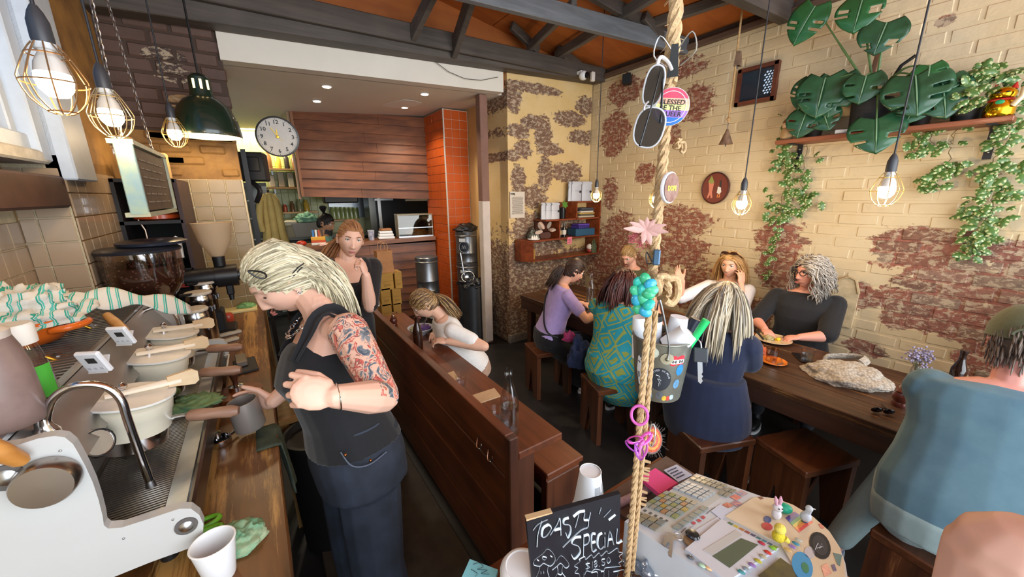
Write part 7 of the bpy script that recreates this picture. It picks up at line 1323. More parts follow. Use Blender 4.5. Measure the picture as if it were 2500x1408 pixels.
def facing(c): d=(CP-c); d.normalize(); x=d.cross(UP)*-1; x.normalize(); y=d.cross(x); return basis(x,y,d) if y.z>0 else basis(-x,-y,d)
def clipthing(name,c,label,cat,mat,s=1.0,rz=0):
    t=thing(name,label,cat,c); R=facing(c); MB().prism([(-.007*s,-.018*s),(.007*s,-.018*s),(.004*s,.018*s),(-.004*s,.018*s)],-.007*s,.007*s,c,R).build('clip_body',mat,t)
    for k in(-1,1): MB().tube(smooth_path([c+R@V((k*.004*s,.012*s,.006*s)),c+R@V((k*.018*s,.028*s,.010*s)),c+R@V((k*.024*s,.008*s,.012*s)),c+R@V((k*.008*s,-.006*s,.008*s))],4),.0009*s,6).build('wire_arm',STEEL,t)
    return t
clipthing('binder_clip',R0(1645,148,-.012),'black bulldog clip holding the sunglasses to the rope','clip',M('#3a3d42',.3,.5),1.15)
c2=R0(1603,628,-.012); t=thing('binder_clip','grey blue binder clip on the rope below the flower','clip',c2); R=facing(c2); MB().box(c2,(.011,.026,.012),R,.002).build('clip_body',M('#46637e',.35,.4),t); MB().tube(smooth_path([c2+R@V((-.006,-.008,.004)),c2+R@V((-.016,.008,.004)),c2+R@V((-.014,-.010,.004)),c2+R@V((-.006,-.010,.004))],4),.0012,6).build('wire_arm',BLACK,t)
t=thing('hanging_sunglasses','grey lens sunglasses with clear frame and black arms hanging on the rope','sunglasses',R0(1585,270,-.02))
def lens(cx,cy,rx,ry,tl):
    c=R0(cx,cy,-.022); R=facing(c)@rot('Z',tl); k=(c-CP).dot(FW)/FPX; o=[(rx*k*math.copysign(abs(math.cos(a))**.8,math.cos(a)),ry*k*math.copysign(abs(math.sin(a))**.8,math.sin(a))) for a in [2*math.pi*i/30 for i in range(30)]]
    MB().prism(o,-.0008,.0008,c,R).build('lens',M('#2f2a28',.08,alpha=.8),t); MB().tube([c+R@V((x,y,0)) for x,y in o+o[:1]],.0014,7,cap=False).build('frame',M('#c9c9cc',.12,alpha=.8),t)
lens(1596,210,22,44,-10); lens(1585,312,34,45,-12)
for a,b_,w in (((1615,165),(1562,355),.0020),((1618,160),(1612,300),.0024)): MB().tube([R0(*a,-.030),R0((a[0]+b_[0])/2+2,(a[1]+b_[1])/2,-.033),R0(*b_,-.034)],[w*.8,w,w*1.25],8,flat=.6).build('temple_arm',BLACKG,t)
MB().tube(smooth_path([R0(1583,248,-.022),R0(1575,256,-.022),R0(1572,270,-.022)],4),.0014,6).build('nose_bridge',M('#cfcfd4',.2,.6),t); MB().tube(smooth_path([R0(1602,170,-.02),R0(1612,140,-.02),R0(1630,150,-.02),R0(1640,170,-.02)],4),.0026,7).build('bridge_end',M('#d9d0cc',.15,alpha=.85),t)
def badge(cx,cy,r_,label,face,dy=-.03,yaw=0):
    c=R0(cx,cy,dy); R=facing(c)@rot('Y',yaw); k=(c-CP).dot(FW)/FPX*r_; t=thing('pin_badge',label,'badge',c); MB().solid([(.0,-.003),(k*.98,-.003),(k,-.001),(k*.985,.001),(k*.7,.0022),(0,.0028)],c,44,R).build('badge_disc',M('#e9e6ec',.2,coat=.5),t); face(c,R,k,t); return t
def bands(c,R,k,t):
    R2=R@rot('Z',-7)
    for i,(a,b_,cl_) in enumerate(((.45,1,'#d94f6a'),(.16,.45,'#e9b59a'),(-.16,.16,'#e8e49a'),(-.52,-.16,'#a77bd0'),(-1,-.52,'#3a78c8'))):
        n=14; o=[]
        def hx(y): return math.sqrt(max(0,.93-y*y))
        a=min(a,.96);b_=min(b_,.96); a=max(a,-.96)
        for j in range(n+1): y=lerp(a,b_,j/n); o.append((hx(y)*k,y*k))
        for j in range(n+1): y=lerp(b_,a,j/n); o.append((-hx(y)*k,y*k))
        MB().prism(o,.0028,.0031,c,R2).build('colour_band',M(cl_,.3),t)
    MB().tube([c+R@V((.80*k*math.cos(a),.80*k*math.sin(a),.0033)) for a in [2*math.pi*i/48 for i in range(49)]],.0005,4,cap=False).build('ring_print',M('#efe9ee',.5),t)
    for s_,y,x in (('BLESSED',.24,.06),('BE THE',-.06,.0),('QUEER',-.36,.08)): text('lettering',s_,M('#2a2626',.5),c+R2@V((x*k,y*k,.0034)),R2.col[0],R2.col[1],k*.36,t,depth=.0002,bold=.0001)
badge(1637,261,43,'round rainbow striped badge with black lettering on the rope',bands)
def port(c,R,k,t):
    MB().prism([(.9*k*math.cos(a),.9*k*math.sin(a)) for a in [2*math.pi*i/30 for i in range(30)]],.0028,.0030,c,R).build('picture',M('#9a7f74',.3,var=.4,scale=60,c2='#6a3a34'),t); text('lettering','DOPE',M('#d8c94a',.5),c+R@V((0,-.05*k,.0034)),R.col[0],R.col[1],k*.42,t,depth=.0002,bold=.0004)
badge(1636,458,38,'lilac picture badge turned edge on along the rope',port,-.03,62)
c=R0(1578,560,-.02); t=thing('fabric_flower','pale pink paper flower with thread tassel tied to the rope','flower',c); R=facing(c); M_PK=M('#c69a92',.8,var=.15,scale=50)
for a,L in ((178,.052),(150,.044),(120,.036),(90,.038),(60,.036),(20,.046),(-8,.05),(-35,.034),(-75,.050),(-98,.046)):
    L*=.64; a=math.radians(a); d=R@V((math.cos(a),math.sin(a)*.75,.35)); s=R@V((-math.sin(a),math.cos(a),0)); b=MB(); q=[c+d*(L*i/6)+s*0 for i in range(7)]; b.tube(q,[.003,.0052,.006,.0055,.004,.0025,.0005],7,flat=.4,up=d.cross(s)); b.build('petal',M_PK,t)
rr=random.Random(2); b=MB()
for k in range(90): a=rr.random()*6.28; r_=.014*math.sqrt(rr.random()); p=c+R@V((-.008+r_*math.cos(a),-.012+r_*math.sin(a)*.8,-.004)); b.tube([p,p+R@V((rr.gauss(0,.003),rr.gauss(-.002,.003),.003)),p+R@V((rr.gauss(0,.005),rr.gauss(-.003,.004),.002))],.0005,3)
b.build('thread_tassel',M('#b0525a',.8),t)['kind']='stuff'
c=R0(1578,722,-.02); t=thing('plastic_posy','cluster of turquoise and green plastic petals beside the knot','ornament',c); R=facing(c); rr=random.Random(21)
for i,(x,y) in enumerate(((-.012,.026),(.0,.032),(.012,.022),(-.018,.008),(-.004,.010),(.010,.004),(-.016,-.010),(.0,-.008),(.012,-.016),(-.008,-.026),(.006,-.030),(.016,.012))): MB().ball(c+R@V((x*.72-.004,y*.85,.004+.004*(i%3))),(.0105,.0088,.005),12,0,R@rot('Z',rr.random()*180)@rot('X',rr.uniform(-25,25))).build('petal',M(('#2bb5a6','#33a877','#2f9fc0','#43b98c')[i%4],.25,coat=.4),t)
BC=R0(1607,955,.055); BCt=R0(1618,812,.055); hb=.135; rt_=.0600; rb_=.046; c0=V((BCt.x,BCt.y,BCt.z-hb-.004)); Rb=rot('Y',4)
bk=thing('sticker_bucket','little grey tin bucket covered in stickers hanging on the rope','bucket',c0)
MB().solid([(.0,0),(rb_,0),(rb_+.001,.004),(rt_,hb-.004),(rt_+.0025,hb-.002),(rt_+.0025,hb+.001),(rt_,hb+.002),(rt_-.001,hb-.003),(rb_-.001,.006),(0,.005)],c0,44).build('bucket_wall',M('#8a8b80',.35,.7,var=.2,scale=20),bk)
tc_=math.atan2(CP.y-c0.y,CP.x-c0.x)
def onbk(u,z,lift=.0006): a=tc_+u; r_=lerp(rb_,rt_,z/hb)+lift; return c0+V((r_*math.cos(a),r_*math.sin(a),z))
def stick(name,u0,z0,ru,rz_,mat,par=bk,n=22,lift=.0007,sq=2,rings=5,tilt=0):
    b=MB(); rows=[]
    for i in range(rings+1):
        k=max(i/rings,.001); rows.append([onbk(u0+(ru*k*math.copysign(abs(math.cos(t))**(2/sq),math.cos(t))),z0+rz_*k*math.copysign(abs(math.sin(t))**(2/sq),math.sin(t)),lift) for t in [2*math.pi*j/n+tilt for j in range(n)]])
    b.ring_loft(rows,True,False); return b.build(name,mat,par)
def stroke_bk(name,ls,w,mat,par,lift=.0013):
    b=MB()
    for l_ in ls: b.tube([onbk(u,z,lift) for u,z in l_],w,5,flat=.35)
    b.build(name,mat,par)
s1=stick('mask_sticker',-.62,.062,.36,.045,M('#e6e8ea',.35),n=8); stroke_bk('sticker_ink',[[(-.85,.085),(-.76,.082)],[(-.72,.09),(-.62,.082),(-.55,.076),(-.48,.068)],[(-.63,.088),(-.60,.08)],[(-.88,.058),(-.86,.044)],[(-.82,.06),(-.80,.048)],[(-.52,.042),(-.50,.028)],[(-.46,.046),(-.44,.030)]],.0012,M('#2a2c30',.6),s1)
s2=stick('round_badge_sticker',.05,.056,.42,.027,M('#2d3138',.4),lift=.0009); stroke_bk('zigzag_emblem',[[(-.10,.066),(.04,.064),(-.03,.057),(.10,.055),(.02,.047),(.02,.040),(.09,.046),(.0,.054),(.06,.062)]],.0007,M('#d6dade',.5),s2,.0016)
for i,ch in enumerate('ROASTED IN MELB'):
    a=math.radians(205-150*i/14*1.05+0); u=.05+.34*math.cos(math.radians(165-150*i/14)); z=.056+.0215*math.sin(math.radians(165-150*i/14)); p=onbk(u,z,.0012); nrm=(p-V((c0.x,c0.y,p.z))).normalized(); xr=UP.cross(nrm); th=math.radians(165-150*i/14-90); x=xr*math.cos(th)+UP*math.sin(th); y=-xr*math.sin(th)+UP*math.cos(th)
    if ch!=' ': text('ring_letter',ch,M('#c9ced2',.5),p,x,y,.0052,s2,depth=.0001)
s3=stick('grommet',.22,.105,.22,.0125,M('#b3ad94',.4,.5),lift=.002); MB().ball(onbk(.22,.105,.003),.004,10).build('rivet',M('#8a8672',.4,.8),s3)
s4=stick('block_sticker',.62,.100,.27,.0115,M('#c2323c',.35),sq=6,tilt=.0); stick('white_band',.62,.098,.26,.0050,M('#e9e9ea',.4),s4,lift=.0011,sq=6);
for i,ch in enumerate('TNT TNT'):
    if ch!=' ': p=onbk(.42+.065*i,.098,.0014); nrm=(p-V((c0.x,c0.y,p.z))).normalized(); text('letter',ch,M('#222',.5),p,UP.cross(nrm),UP,.0082,s4,depth=.0001,bold=.0002)
for u,z,ru,rz_,cl_ in ((.78,.078,.16,.013,'#2f7fb8'),(.74,.045,.14,.011,'#5a86a8'),(.10,.018,.16,.010,'#55585c'),(-.25,.115,.2,.012,'#bfc4b4'),(.30,.012,.10,.006,'#c9a63a'),(.46,.012,.08,.006,'#c2483a'),(.62,.014,.10,.006,'#a9bcc8'),(-.35,.015,.16,.010,'#8fa0a8')): stick('sticker',u,z,ru,rz_,M(cl_,.4,var=.3,scale=120),lift=.0008)
MB().tube(smooth_path([onbk(.22,.105,.005),onbk(.22,.105,.006)+UP*.03,R0(1615,745,.02),R0(1608,735,.03),R0(1603,760,.075),c0+V((.0,.03,hb))],5),.0016,7).build('wire_handle',STEEL,bk)
def poke(name,label,cat,p0_,p1_,r0_,r1_,mat,capm=None,grp=None):
    a=c0+V(p0_);q=c0+V(p1_); b=MB(); b.tube([a,q],[r0_,r1_],20); o=b.build(name,mat); tag(o,label,cat,grp)
    if capm: MB().tube([q,q+(q-a).normalized()*.012],[r1_*1.02,r1_*.98],20).build('cap',capm,o)
    return o
xr=V((-math.sin(tc_),math.cos(tc_),0)); yr=V((math.cos(tc_),math.sin(tc_),0))  # xr towards image right
xr=xr if xr.dot(RT)>0 else -xr
def Q(x,y,z): v=xr*x+yr*y; return (v.x,v.y,z)
poke('paper_cup','white paper cup upside down at the left of the bucket','cup',Q(-.036,-.010,hb-.06),Q(-.047,-.008,hb+.032),.024,.017,WHITEP,None,'white cups in the bucket'); poke('spray_bottle','white spray bottle with black cap standing in the bucket','bottle',Q(-.016,-.004,hb-.07),Q(-.018,0,hb+.030),.0155,.0155,M('#cfd3dc',.3),BLACK)
poke('paper_cup','white paper cup at the back right of the bucket','cup',Q(.022,-.026,hb-.05),Q(.030,-.03,hb+.034),.024,.018,WHITEP,None,'white cups in the bucket'); poke('paper_cup','white paper cup tipped forward over the bucket rim','cup',Q(.018,.018,hb-.02),Q(.047,.020,hb+.018),.027,.020,WHITEP,None,'white cups in the bucket')
poke('marker_pen','black marker pen leaning in the left of the bucket','pen',Q(-.03,-.03,hb-.06),Q(-.058,-.035,hb+.088),.0058,.0062,BLACKG); poke('highlighter','lime green highlighter poking out at the right of the bucket','pen',Q(.046,.01,hb-.03),Q(.078,.008,hb+.045),.0065,.0080,M('#23c06a',.35)); poke('fineliner','purple pen lying across the bucket opening','pen',Q(-.01,-.0,hb-.02),Q(.036,-.012,hb+.014),.004,.004,M('#4a2f86',.3)); poke('wallet_case','dark navy case leaning at the back of the bucket','case',Q(.036,-.034,hb-.04),Q(.062,-.036,hb+.032),.014,.010,M('#161a2c',.4)); tag(MB().ball(c0+V(Q(.006,-.006,hb-.012)),.013,14).build('brown_ball',M('#3c2a22',.5)),'small brown ball inside the bucket','ball')
k0=c0+V(Q(.075,.016,hb-.015)); ky=thing('hanging_key','single silver key with black bow hanging beside the bucket','key',k0); R=facing(k0); MB().box(k0+R@V((0,-.012,0)),(.026,.030,.004),R@rot('Z',6),.002).build('key_bow',M('#3a3f44',.4),ky)
b=MB(); b.prism([(-.0045,0),(.0045,0),(.0045,-.020),(.002,-.024),(.005,-.028),(.002,-.032),(.004,-.037),(0,-.043),(-.0045,-.039)],-.001,.001,k0+R@V((.0,-.026,0)),R@rot('Z',8)); b.build('key_blade',M('#b9bcc2',.25,.9),ky); MB().tube(smooth_path([k0+R@V((.0,.0,0)),k0+R@V((-.004,.014,0)),k0+R@V((-.014,.022,0))],4),.0014,6).build('split_ring',STEEL,ky)
def loop(name,cx,cy,rx,ry,w,mat,label,cat): c=R0(cx,cy,-.008); R=facing(c); k=(c-CP).dot(FW)/FPX; o=MB().tube([c+R@V((rx*k*math.cos(a),ry*k*math.sin(a),.004*math.sin(a))) for a in [2*math.pi*i/28 for i in range(29)]],w,7,cap=False).build(name,mat); return tag(o,label,cat)
loop('hair_tie',1561,1013,19,22,.0028,M('#c25aa6',.35),'magenta ring hung on the rope below the bucket','hair tie'); c=R0(1566,1082,-.012); t=thing('ribbon_bow','shiny pink and purple ribbon loops tied to the rope','ribbon',c); R=facing(c)
for i,(x,y,a) in enumerate(((-.012,.004,20),(-.016,-.008,-30),(.004,-.010,80),(.006,.010,50),(-.002,-.014,110))): MB().tube([c+R@(V((x,y,.003))+rot('Z',a)@V((.014*math.cos(q),.006*math.sin(q),.002*math.sin(2*q)))) for q in [2*math.pi*k/20 for k in range(21)]],.0030,6,cap=False,flat=.4).build('ribbon_loop',M(('#d24fb0','#a445b5','#d977c0')[i%3],.2,coat=.6),t)
c=R0(1590,1072,-.006); t=thing('crochet_disc','round orange and pink crocheted disc with grey fringe on the rope','ornament',c); R=facing(c)@rot('Y',42);
for i,(r_,cl_) in enumerate(((.0275,'#6a5a56'),(.0245,'#b0503a'),(.020,'#c98a4a'),(.015,'#b4524e'),(.010,'#cf9a58'),(.005,'#a8483a'))): MB().solid([(.0,-.001),(r_,-.001),(r_*1.01,.0),(r_*.97,.0015+.0004*i),(0,.0015+.0004*i)],c,32,R).build('crochet_ring',M(cl_,.9,var=.35,scale=220,bump=.6),t)
rr=random.Random(7); b=MB()
for k in range(80): a=rr.random()*6.28; d=R@V((math.cos(a),math.sin(a),rr.gauss(0,.2))); b.tube([c+d*.026,c+d*(.031+rr.random()*.004)],.0004,3)
b.build('fringe',M('#5d5450',.9),t)['kind']='stuff'
loop('silver_clip',1592,1062,7,26,.0016,STEEL,'silver wire loop on the rope beside the crocheted disc','clip')
for i,y in enumerate((1122,1142,1152,1166,1196,1214,1226)):
    c=R0(1570-(y-1122)*.1,y,-.006); x=facing(c); t=MB(); t.tube([c,c+x@V((.014,.0025*(1 if i%2 else -.4),.002))],[.0022,.0018],6); t.tube([c+x@V((0,-.002,0)),c+x@V((.014,-.0025,.002))],[.0020,.0016],6); o=t.build('clothes_peg',wood('#a88a62','#cdb08a','X',.6,20)); tag(o,'mini wooden peg on the rope above the pink note, %s from the top'%('first','second','third','fourth','fifth','sixth','lowest')[i],'peg','mini pegs on the rope')
# ================================================================ the till
A0=oz(1525,1270,1.10);B0_=oz(1700,1155,1.05);E0=oz(1741,1408,1.10); NT=(B0_-A0).cross(E0-A0).normalized(); NT=-NT if NT.z<0 else NT
def pl(x,y,l=0.0): return onb(x,y,A0,NT)+NT*l
rg=thing('cash_register','old beige cash register plastered with stickers on the front counter','cash register',V((.75,.28,FZ)))
outl=[(1525,1272),(1560,1248),(1620,1207),(1700,1155),(1760,1176),(1862,1212),(1890,1216),(1935,1232),(1985,1262),(2025,1297),(2050,1335),(2064,1375),(2072,1425),(1960,1500),(1880,1500)]
top=[pl(*q) for q in outl]; n=len(top); low=[V((q.x,q.y,FZ+.002)) for q in top]; b=MB(); b.add(top+low,[tuple(range(n)),tuple(range(2*n-1,n-1,-1))]+[(i,i+n,(i+1)%n+n,(i+1)%n) for i in range(n)],0,False)
for i,f in enumerate(b.f):
    q=[b.v[k] for k in f]; cc=sum(q,V((0,0,0)))/len(q); nn=(q[1]-q[0]).cross(q[2]-q[0]); md=sum(top,V((0,0,0)))/n
    ref=NT if i==0 else (V((0,0,-1)) if i==1 else V((cc.x-md.x,cc.y-md.y,0)))
    if nn.dot(ref)<0: b.f[i]=f[::-1]
M_RG=M('#bcc2ca',.4,var=.05,scale=9); b.build('casing',M_RG,rg)
def slab(name,pts,h,mat,base=0.0,par=rg):
    q=[pl(*p,base) for p in pts]; m_=len(q); b=MB(); tp=[v+NT*h for v in q]; b.add(q+tp,[tuple(range(m_)),tuple(range(m_,2*m_))]+[(i,(i+1)%m_,(i+1)%m_+m_,i+m_) for i in range(m_)],0,False); md=sum(q+tp,V((0,0,0)))/(2*m_)
    for i,f in enumerate(b.f):
        w=[b.v[k] for k in f]; cc=sum(w,V((0,0,0)))/len(w)
        if (w[1]-w[0]).cross(w[2]-w[0]).dot(cc-md)<0: b.f[i]=f[::-1]
    return b.build(name,mat,par)
def keys(L_,T_,Rr,Bm,nu,nv,cols,h=.0045,par=rg):
    L_,T_,Rr,Bm=[V((*q,0)) for q in (L_,T_,Rr,Bm)]; k=0
    for i in range(nu):
        for j in range(nv):
            def at(u,v): q=(L_.lerp(T_,u)).lerp(Bm.lerp(Rr,u),v); return (q.x,q.y)
            g=.09; u0,u1,v0,v1=(i+g)/nu,(i+1-g)/nu,(j+g)/nv,(j+1-g)/nv; slab('key',[at(u0,v0),at(u1,v0),at(u1,v1),at(u0,v1)],h,M('#'+''.join('%02x'%int(int(cols[(k*7+i)%len(cols)][q:q+2],16)*.8) for q in(1,3,5)),.25),.0006,par); k+=1
kb=slab('keyboard',[(1552,1250),(1700,1160),(1795,1190),(1640,1300),(1600,1300)],.0005,M('#b3b5b0',.5))
keys((1569,1235),(1626,1200),(1706,1229),(1649,1269),5,6,('#a9a99b','#b9a254','#a3aaa0','#9aa06a','#aab0a6','#b98a62','#8fa0a0','#b0a89a'),par=kb); keys((1640,1193),(1674,1176),(1749,1204),(1716,1224),4,5,('#b9c6d2','#c3cdd6','#b3bfca'),par=kb); keys((1681,1171),(1701,1162),(1778,1187),(1758,1198),2,6,('#b3ac98','#a8a294','#bdb59c'),par=kb); keys((1639,1290),(1716,1237),(1732,1243),(1655,1297),6,1,('#a3a9a2','#a9afa8','#b98a62','#a0a8a4'),par=kb); keys((1527,1262),(1552,1249),(1629,1276),(1600,1299),2,4,('#a89a7c','#9c9484','#8f9490','#b0a688'),par=kb); keys((1752,1208),(1778,1192),(1800,1199),(1774,1216),2,2,('#a9a594','#b3ae9c'),par=kb)
for i in range(6): q=(1562+13*i,1241+6.2*i); slab('symbol',[(q[0]-5,q[1]),(q[0],q[1]-3.2),(q[0]+5,q[1]),(q[0],q[1]+3.2)],.0004,M('#4a4d50',.5),.001,kb)
ds=slab('display_housing',[(1672,1345),(1760,1272),(1880,1330),(1900,1342),(1775,1425)],.006,M('#c3c6d0',.4)); slab('screen',[(1738,1364),(1808,1320),(1850,1336),(1780,1393)],.0006,M('#5c6654',.2),.0062,ds); slab('screen_bezel',[(1715,1350),(1795,1300),(1812,1312),(1738,1362)],.0008,M('#b3b3b2',.4),.0062,ds)
slab('printer_panel',[(1795,1258),(1828,1236),(1867,1257),(1838,1278)],.0008,M('#5d6672',.3),.001)
be=slab('beige_cover',[(1770,1262),(1840,1216),(1890,1218),(1935,1234),(1985,1264),(2024,1299),(2048,1336),(2060,1375),(2064,1425),(1990,1470),(1905,1330)],.003,M('#d0bfa4',.5,var=.05,scale=10))
slab('dark_print',[(1850,1408),(1905,1365),(1932,1385),(1955,1440),(1900,1470)],.0006,M('#1c1a1a',.4,var=.5,scale=40,c2='#4a4418'),.0032,be)
def sticker(pts,col,z=.0034,par=be,name='sticker'): return slab(name,pts,.0004,M(col,.35,var=.2,scale=80),z,par)
fs=[(1917,1267),(1938,1252),(1985,1277),(1950,1303)]
for i,cl_ in enumerate(('#6a4a9a','#4a5aa8','#4f9a6a','#c9b85a','#d98a4a','#d4544e')):
    a,b_=i/6,(i+1)/6; L0=V((*fs[0],0)).lerp(V((*fs[3],0)),a);L1=V((*fs[0],0)).lerp(V((*fs[3],0)),b_);R0_=V((*fs[1],0)).lerp(V((*fs[2],0)),a);R1_=V((*fs[1],0)).lerp(V((*fs[2],0)),b_); slab('rainbow_stripe',[(L0.x,L0.y),(R0_.x,R0_.y),(R1_.x,R1_.y),(L1.x,L1.y)],.0004,M(cl_,.35),.0034,be)
def ell(cx,cy,rx,ry,col,z=.0034,h=.0006,par=be,name='sticker',tl=0,mat=None): c_,s_=math.cos(math.radians(tl)),math.sin(math.radians(tl)); return slab(name,[(cx+rx*math.cos(t)*c_-ry*math.sin(t)*s_,cy+rx*math.cos(t)*s_+ry*math.sin(t)*c_) for t in [2*math.pi*i/20 for i in range(20)]],h,mat or M(col,.5),z,par)
MK=M('#232326',.7); rs=ell(2001,1335,24,35,'',tl=-25,mat=MK); ell(2001,1335,17,26,'',.0041,.0002,rs,'ring',-25,M('#3a393c',.7))
strokes('zigzag_emblem',[[(1990,1342),(1998,1325),(2001,1340),(2006,1326),(2012,1341)],[(1994,1338),(2008,1334)]],.0005,rs,M('#cfcfd2',.5),1,0,0,A0+NT*.0046,NT,.0002)
ell(1958,1385,24,36,'#2f8fc8',tl=-20); ell(1965,1390,8,14,'#2a7a5a',.0041,.0004,tl=-20); sticker([(2033,1352),(2055,1358),(2050,1385),(2043,1380)],'#2f6a78'); sticker([(2028,1383),(2036,1380),(2042,1396),(2034,1398)],'#4a3f78'); sticker([(2004,1386),(2018,1378),(2030,1402),(2012,1412)],'#d99a8a'); ell(1976,1352,13,15,'#b9b6be',tl=-20); ell(1872,1288,14,9,'#b8484a',tl=20); ell(1873,1271,10,8,'#4a5a8a',tl=20); sticker([(1850,1216),(1858,1214),(1864,1220),(1856,1222)],'#7a4a3a'); sticker([(1997,1282),(2004,1281),(2012,1292),(2004,1293)],'#b0484a')
for i,(x,y,cl_) in enumerate(((1810,1204,'#3f7fae'),(1795,1214,'#b8384a'),(1797,1229,'#5a3f8a'),(1775,1234,'#a8483a'))): slab('sticker',[(x-14,y),(x,y-7),(x+16,y+1),(x+2,y+8)],.0004,M(cl_,.4,var=.5,scale=160,c2='#d9a08a'),.0012)
for i in range(9): x=lerp(1782,1892,i/8);y=lerp(1283,1340,i/8); slab('sticker',[(x-8,y-1),(x-3,y-4),(x+8,y+2),(x+3,y+5)],.0004,M(('#4a6a4a','#b8a83a','#a8703a','#8a3a3a','#3a3f6a','#2f6a78','#3a7a8a','#4a5a6a','#7a8a4a')[i],.4),.0062,ds)
for i,(x,y,cl_) in enumerate(((1685,1363,'#55585c'),(1705,1361,'#5a9a3f'),(1719,1370,'#8a7a7a'),(1735,1380,'#8f6fa0'),(1749,1392,'#b8323a'),(1713,1383,'#a9c9b0'),(1729,1390,'#d9b88a'),(1763,1402,'#a9a03f'),(1777,1400,'#bfc6cc'),(1885,1345,'#7ab83a'),(1873,1356,'#c23a34'),(1861,1366,'#a9a286'),(1849,1377,'#b0a83a'),(1835,1387,'#8a6aa8'),(1821,1397,'#8a9aa2'),(1808,1404,'#3a8a92'),(1858,1333,'#a82f44'),(1941,1334,'#3a8aa8'),(1932,1341,'#8a6ab0'),(1922,1350,'#c9a46a'),(1948,1325,'#b9bab0'))): q=pl(x,y,.0066 if i not in(0,1,2,3,4,5,6,7,8) else .002); R=frame(NT); MB().solid([(.0055,0),(.006,.0012),(.004,.0032),(0,.0036)],q,9,R,0,1.25,.8).build('gem',M(cl_,.1,coat=.8),rg)
text('lettering','NOU LIQ',M('#9a3a34',.6),pl(1735,1300,.0022),pl(1775,1278)-pl(1700,1322),NT.cross(pl(1775,1278)-pl(1700,1322)),.0085,rg,depth=.0001)
slab('paper_label',[(1698,1295),(1752,1262),(1762,1275),(1700,1318)],.0004,M('#c6cad6',.6),.0012); slab('paper_label',[(1735,1248),(1760,1230),(1795,1245),(1762,1270)],.0004,M('#c0c8da',.6),.0012)
strokes('scribble',[[(1663,1300),(1675,1288),(1672,1302),(1684,1290),(1692,1284)],[(1725,1255),(1732,1248),(1746,1238)]],.0005,rg,M('#33302e',.7),1,0,0,A0+NT*.001,NT,.0004)
for i,(x,y) in enumerate(((1694,1277),(1707,1271),(1717,1263))): slab('sticker',[(x-7,y),(x-1,y-4),(x+6,y+1),(x,y+5)],.0003,M('#b0384a',.4),.0012)
MB().box(oz(1612,1362,1.03),(.02,.02,.014)).build('side_latch',M('#aab4c0',.4),rg)
dr_=MB().box((.66,.27,FZ+.0255),(.20,.20,.05));
tag(bpy.data.objects.new('x',None)) if False else None
kc=pl(1690,1318,.004); ks=thing('key_ring','bunch of keys with round black fob lying on the till','keys',kc); R=frame(NT); q=pl(1690,1312,.0075); MB().solid([(.0,-.0035),(.0135,-.003),(.0145,.0),(.012,.003),(0,.004)],q,26,R).build('fob',M('#1e2026',.2,coat=.4),ks); MB().solid([(.0,-.001),(.019,-.001),(.019,.001),(0,.001)],pl(1692,1328,.004),26,R).build('wood_tag',M('#6a5038',.4),ks)
MB().tube([pl(1655,1315,.006)+R@V((.009*math.cos(a),.009*math.sin(a),0)) for a in [2*math.pi*i/22 for i in range(23)]],.0012,6,cap=False).build('split_ring',STEEL,ks)
for (ax_,ay_,bx_,by_,wd) in ((1640,1312,1634,1365,.0085),(1630,1318,1618,1338,.006)):
    a=pl(ax_,ay_,.006);e=pl(bx_,by_,.006); d=(e-a); y=d.normalized(); x=y.cross(NT); L=d.length; b=MB(); o=[(-wd,-.004),(wd,-.004),(wd*1.1,.012),(.0035,.016)]+[(.0035+(.0012 if i%2 else -.0008),.018+(L-.020)*i/6) for i in range(7)]+[(-.0035,L),(-.0035,.016),(-wd*1.1,.012)]; b.prism(o,-.001,.001,a,basis(x,y,x.cross(y))); b.build('key',M('#b9bcc6',.25,.9),ks)
def figure_(c,label,cat,name): return thing(name,label,cat,c)
c=pl(1893,1268,.003); t=thing('rabbit_figure','tiny white felt rabbit with pink ears on the till','figurine',c); MB().ball(c+UP*.013,(.010,.010,.014),14).build('body',M('#dcd9df',.8),t); MB().ball(c+UP*.031,(.0095,.0105,.0095),14).build('head',M('#dcd9df',.8),t)
for s in(-1,1): MB().tube([c+UP*.037+RT*(s*.0035),c+UP*.052+RT*(s*.0055-.002),c+UP*.062+RT*(s*.006-.004)],[.0028,.0042,.0015],8).build('ear',M('#d3a3b8',.7),t); MB().ball(c+UP*.033-FW*.0095+RT*(s*.004),.0016,8).build('eye',BLACK,t)
c=pl(1898,1322,.003); t=thing('chick_figure','tiny yellow fluffy chick beside the rabbit','figurine',c); MB().ball(c+UP*.012,(.0135,.0125,.0125),14).build('body',M('#e0cc3a',.95,var=.2,scale=200,bump=.6),t); MB().ball(c+UP*.031,(.0115,.011,.0105),14).build('head',M('#e6d662',.95,var=.2,scale=200,bump=.6),t); MB().tube([c+UP*.012+RT*.008-FW*.008,c+UP*.006+RT*.014-FW*.012],[.006,.004],8).build('wing',M('#e3d25a',.9),t)
c=pl(1912,1252,.003); tag(MB().ball(c+UP*.0115,(.017,.0125,.0115),18,0,rot('Z',-60)).build('egg',M('#27b08e',.3)),'teal speckled egg lying behind the rabbit figure','egg')
c=pl(1964,1275,.003); t=thing('bird_figure','tiny pale ceramic bird standing on the rainbow sticker','figurine',c); MB().ball(c+UP*.014,(.013,.011,.012),14).build('body',M('#c3ccd6',.5),t); MB().tube([c+UP*.02+RT*.002,c+UP*.032+RT*.004],[.006,.006],8).build('neck',M('#c3ccd6',.5),t); MB().ball(c+UP*.036+RT*.004,.0075,12).build('head',M('#c9d2da',.5),t); MB().tube([c+UP*.036+RT*.010,c+UP*.034+RT*.019],[.0025,.0008],6).build('beak',M('#b9b0a8',.5),t); MB().ball(c+UP*.003,(.009,.007,.003),10).build('base',M('#4a5a78',.5),t)
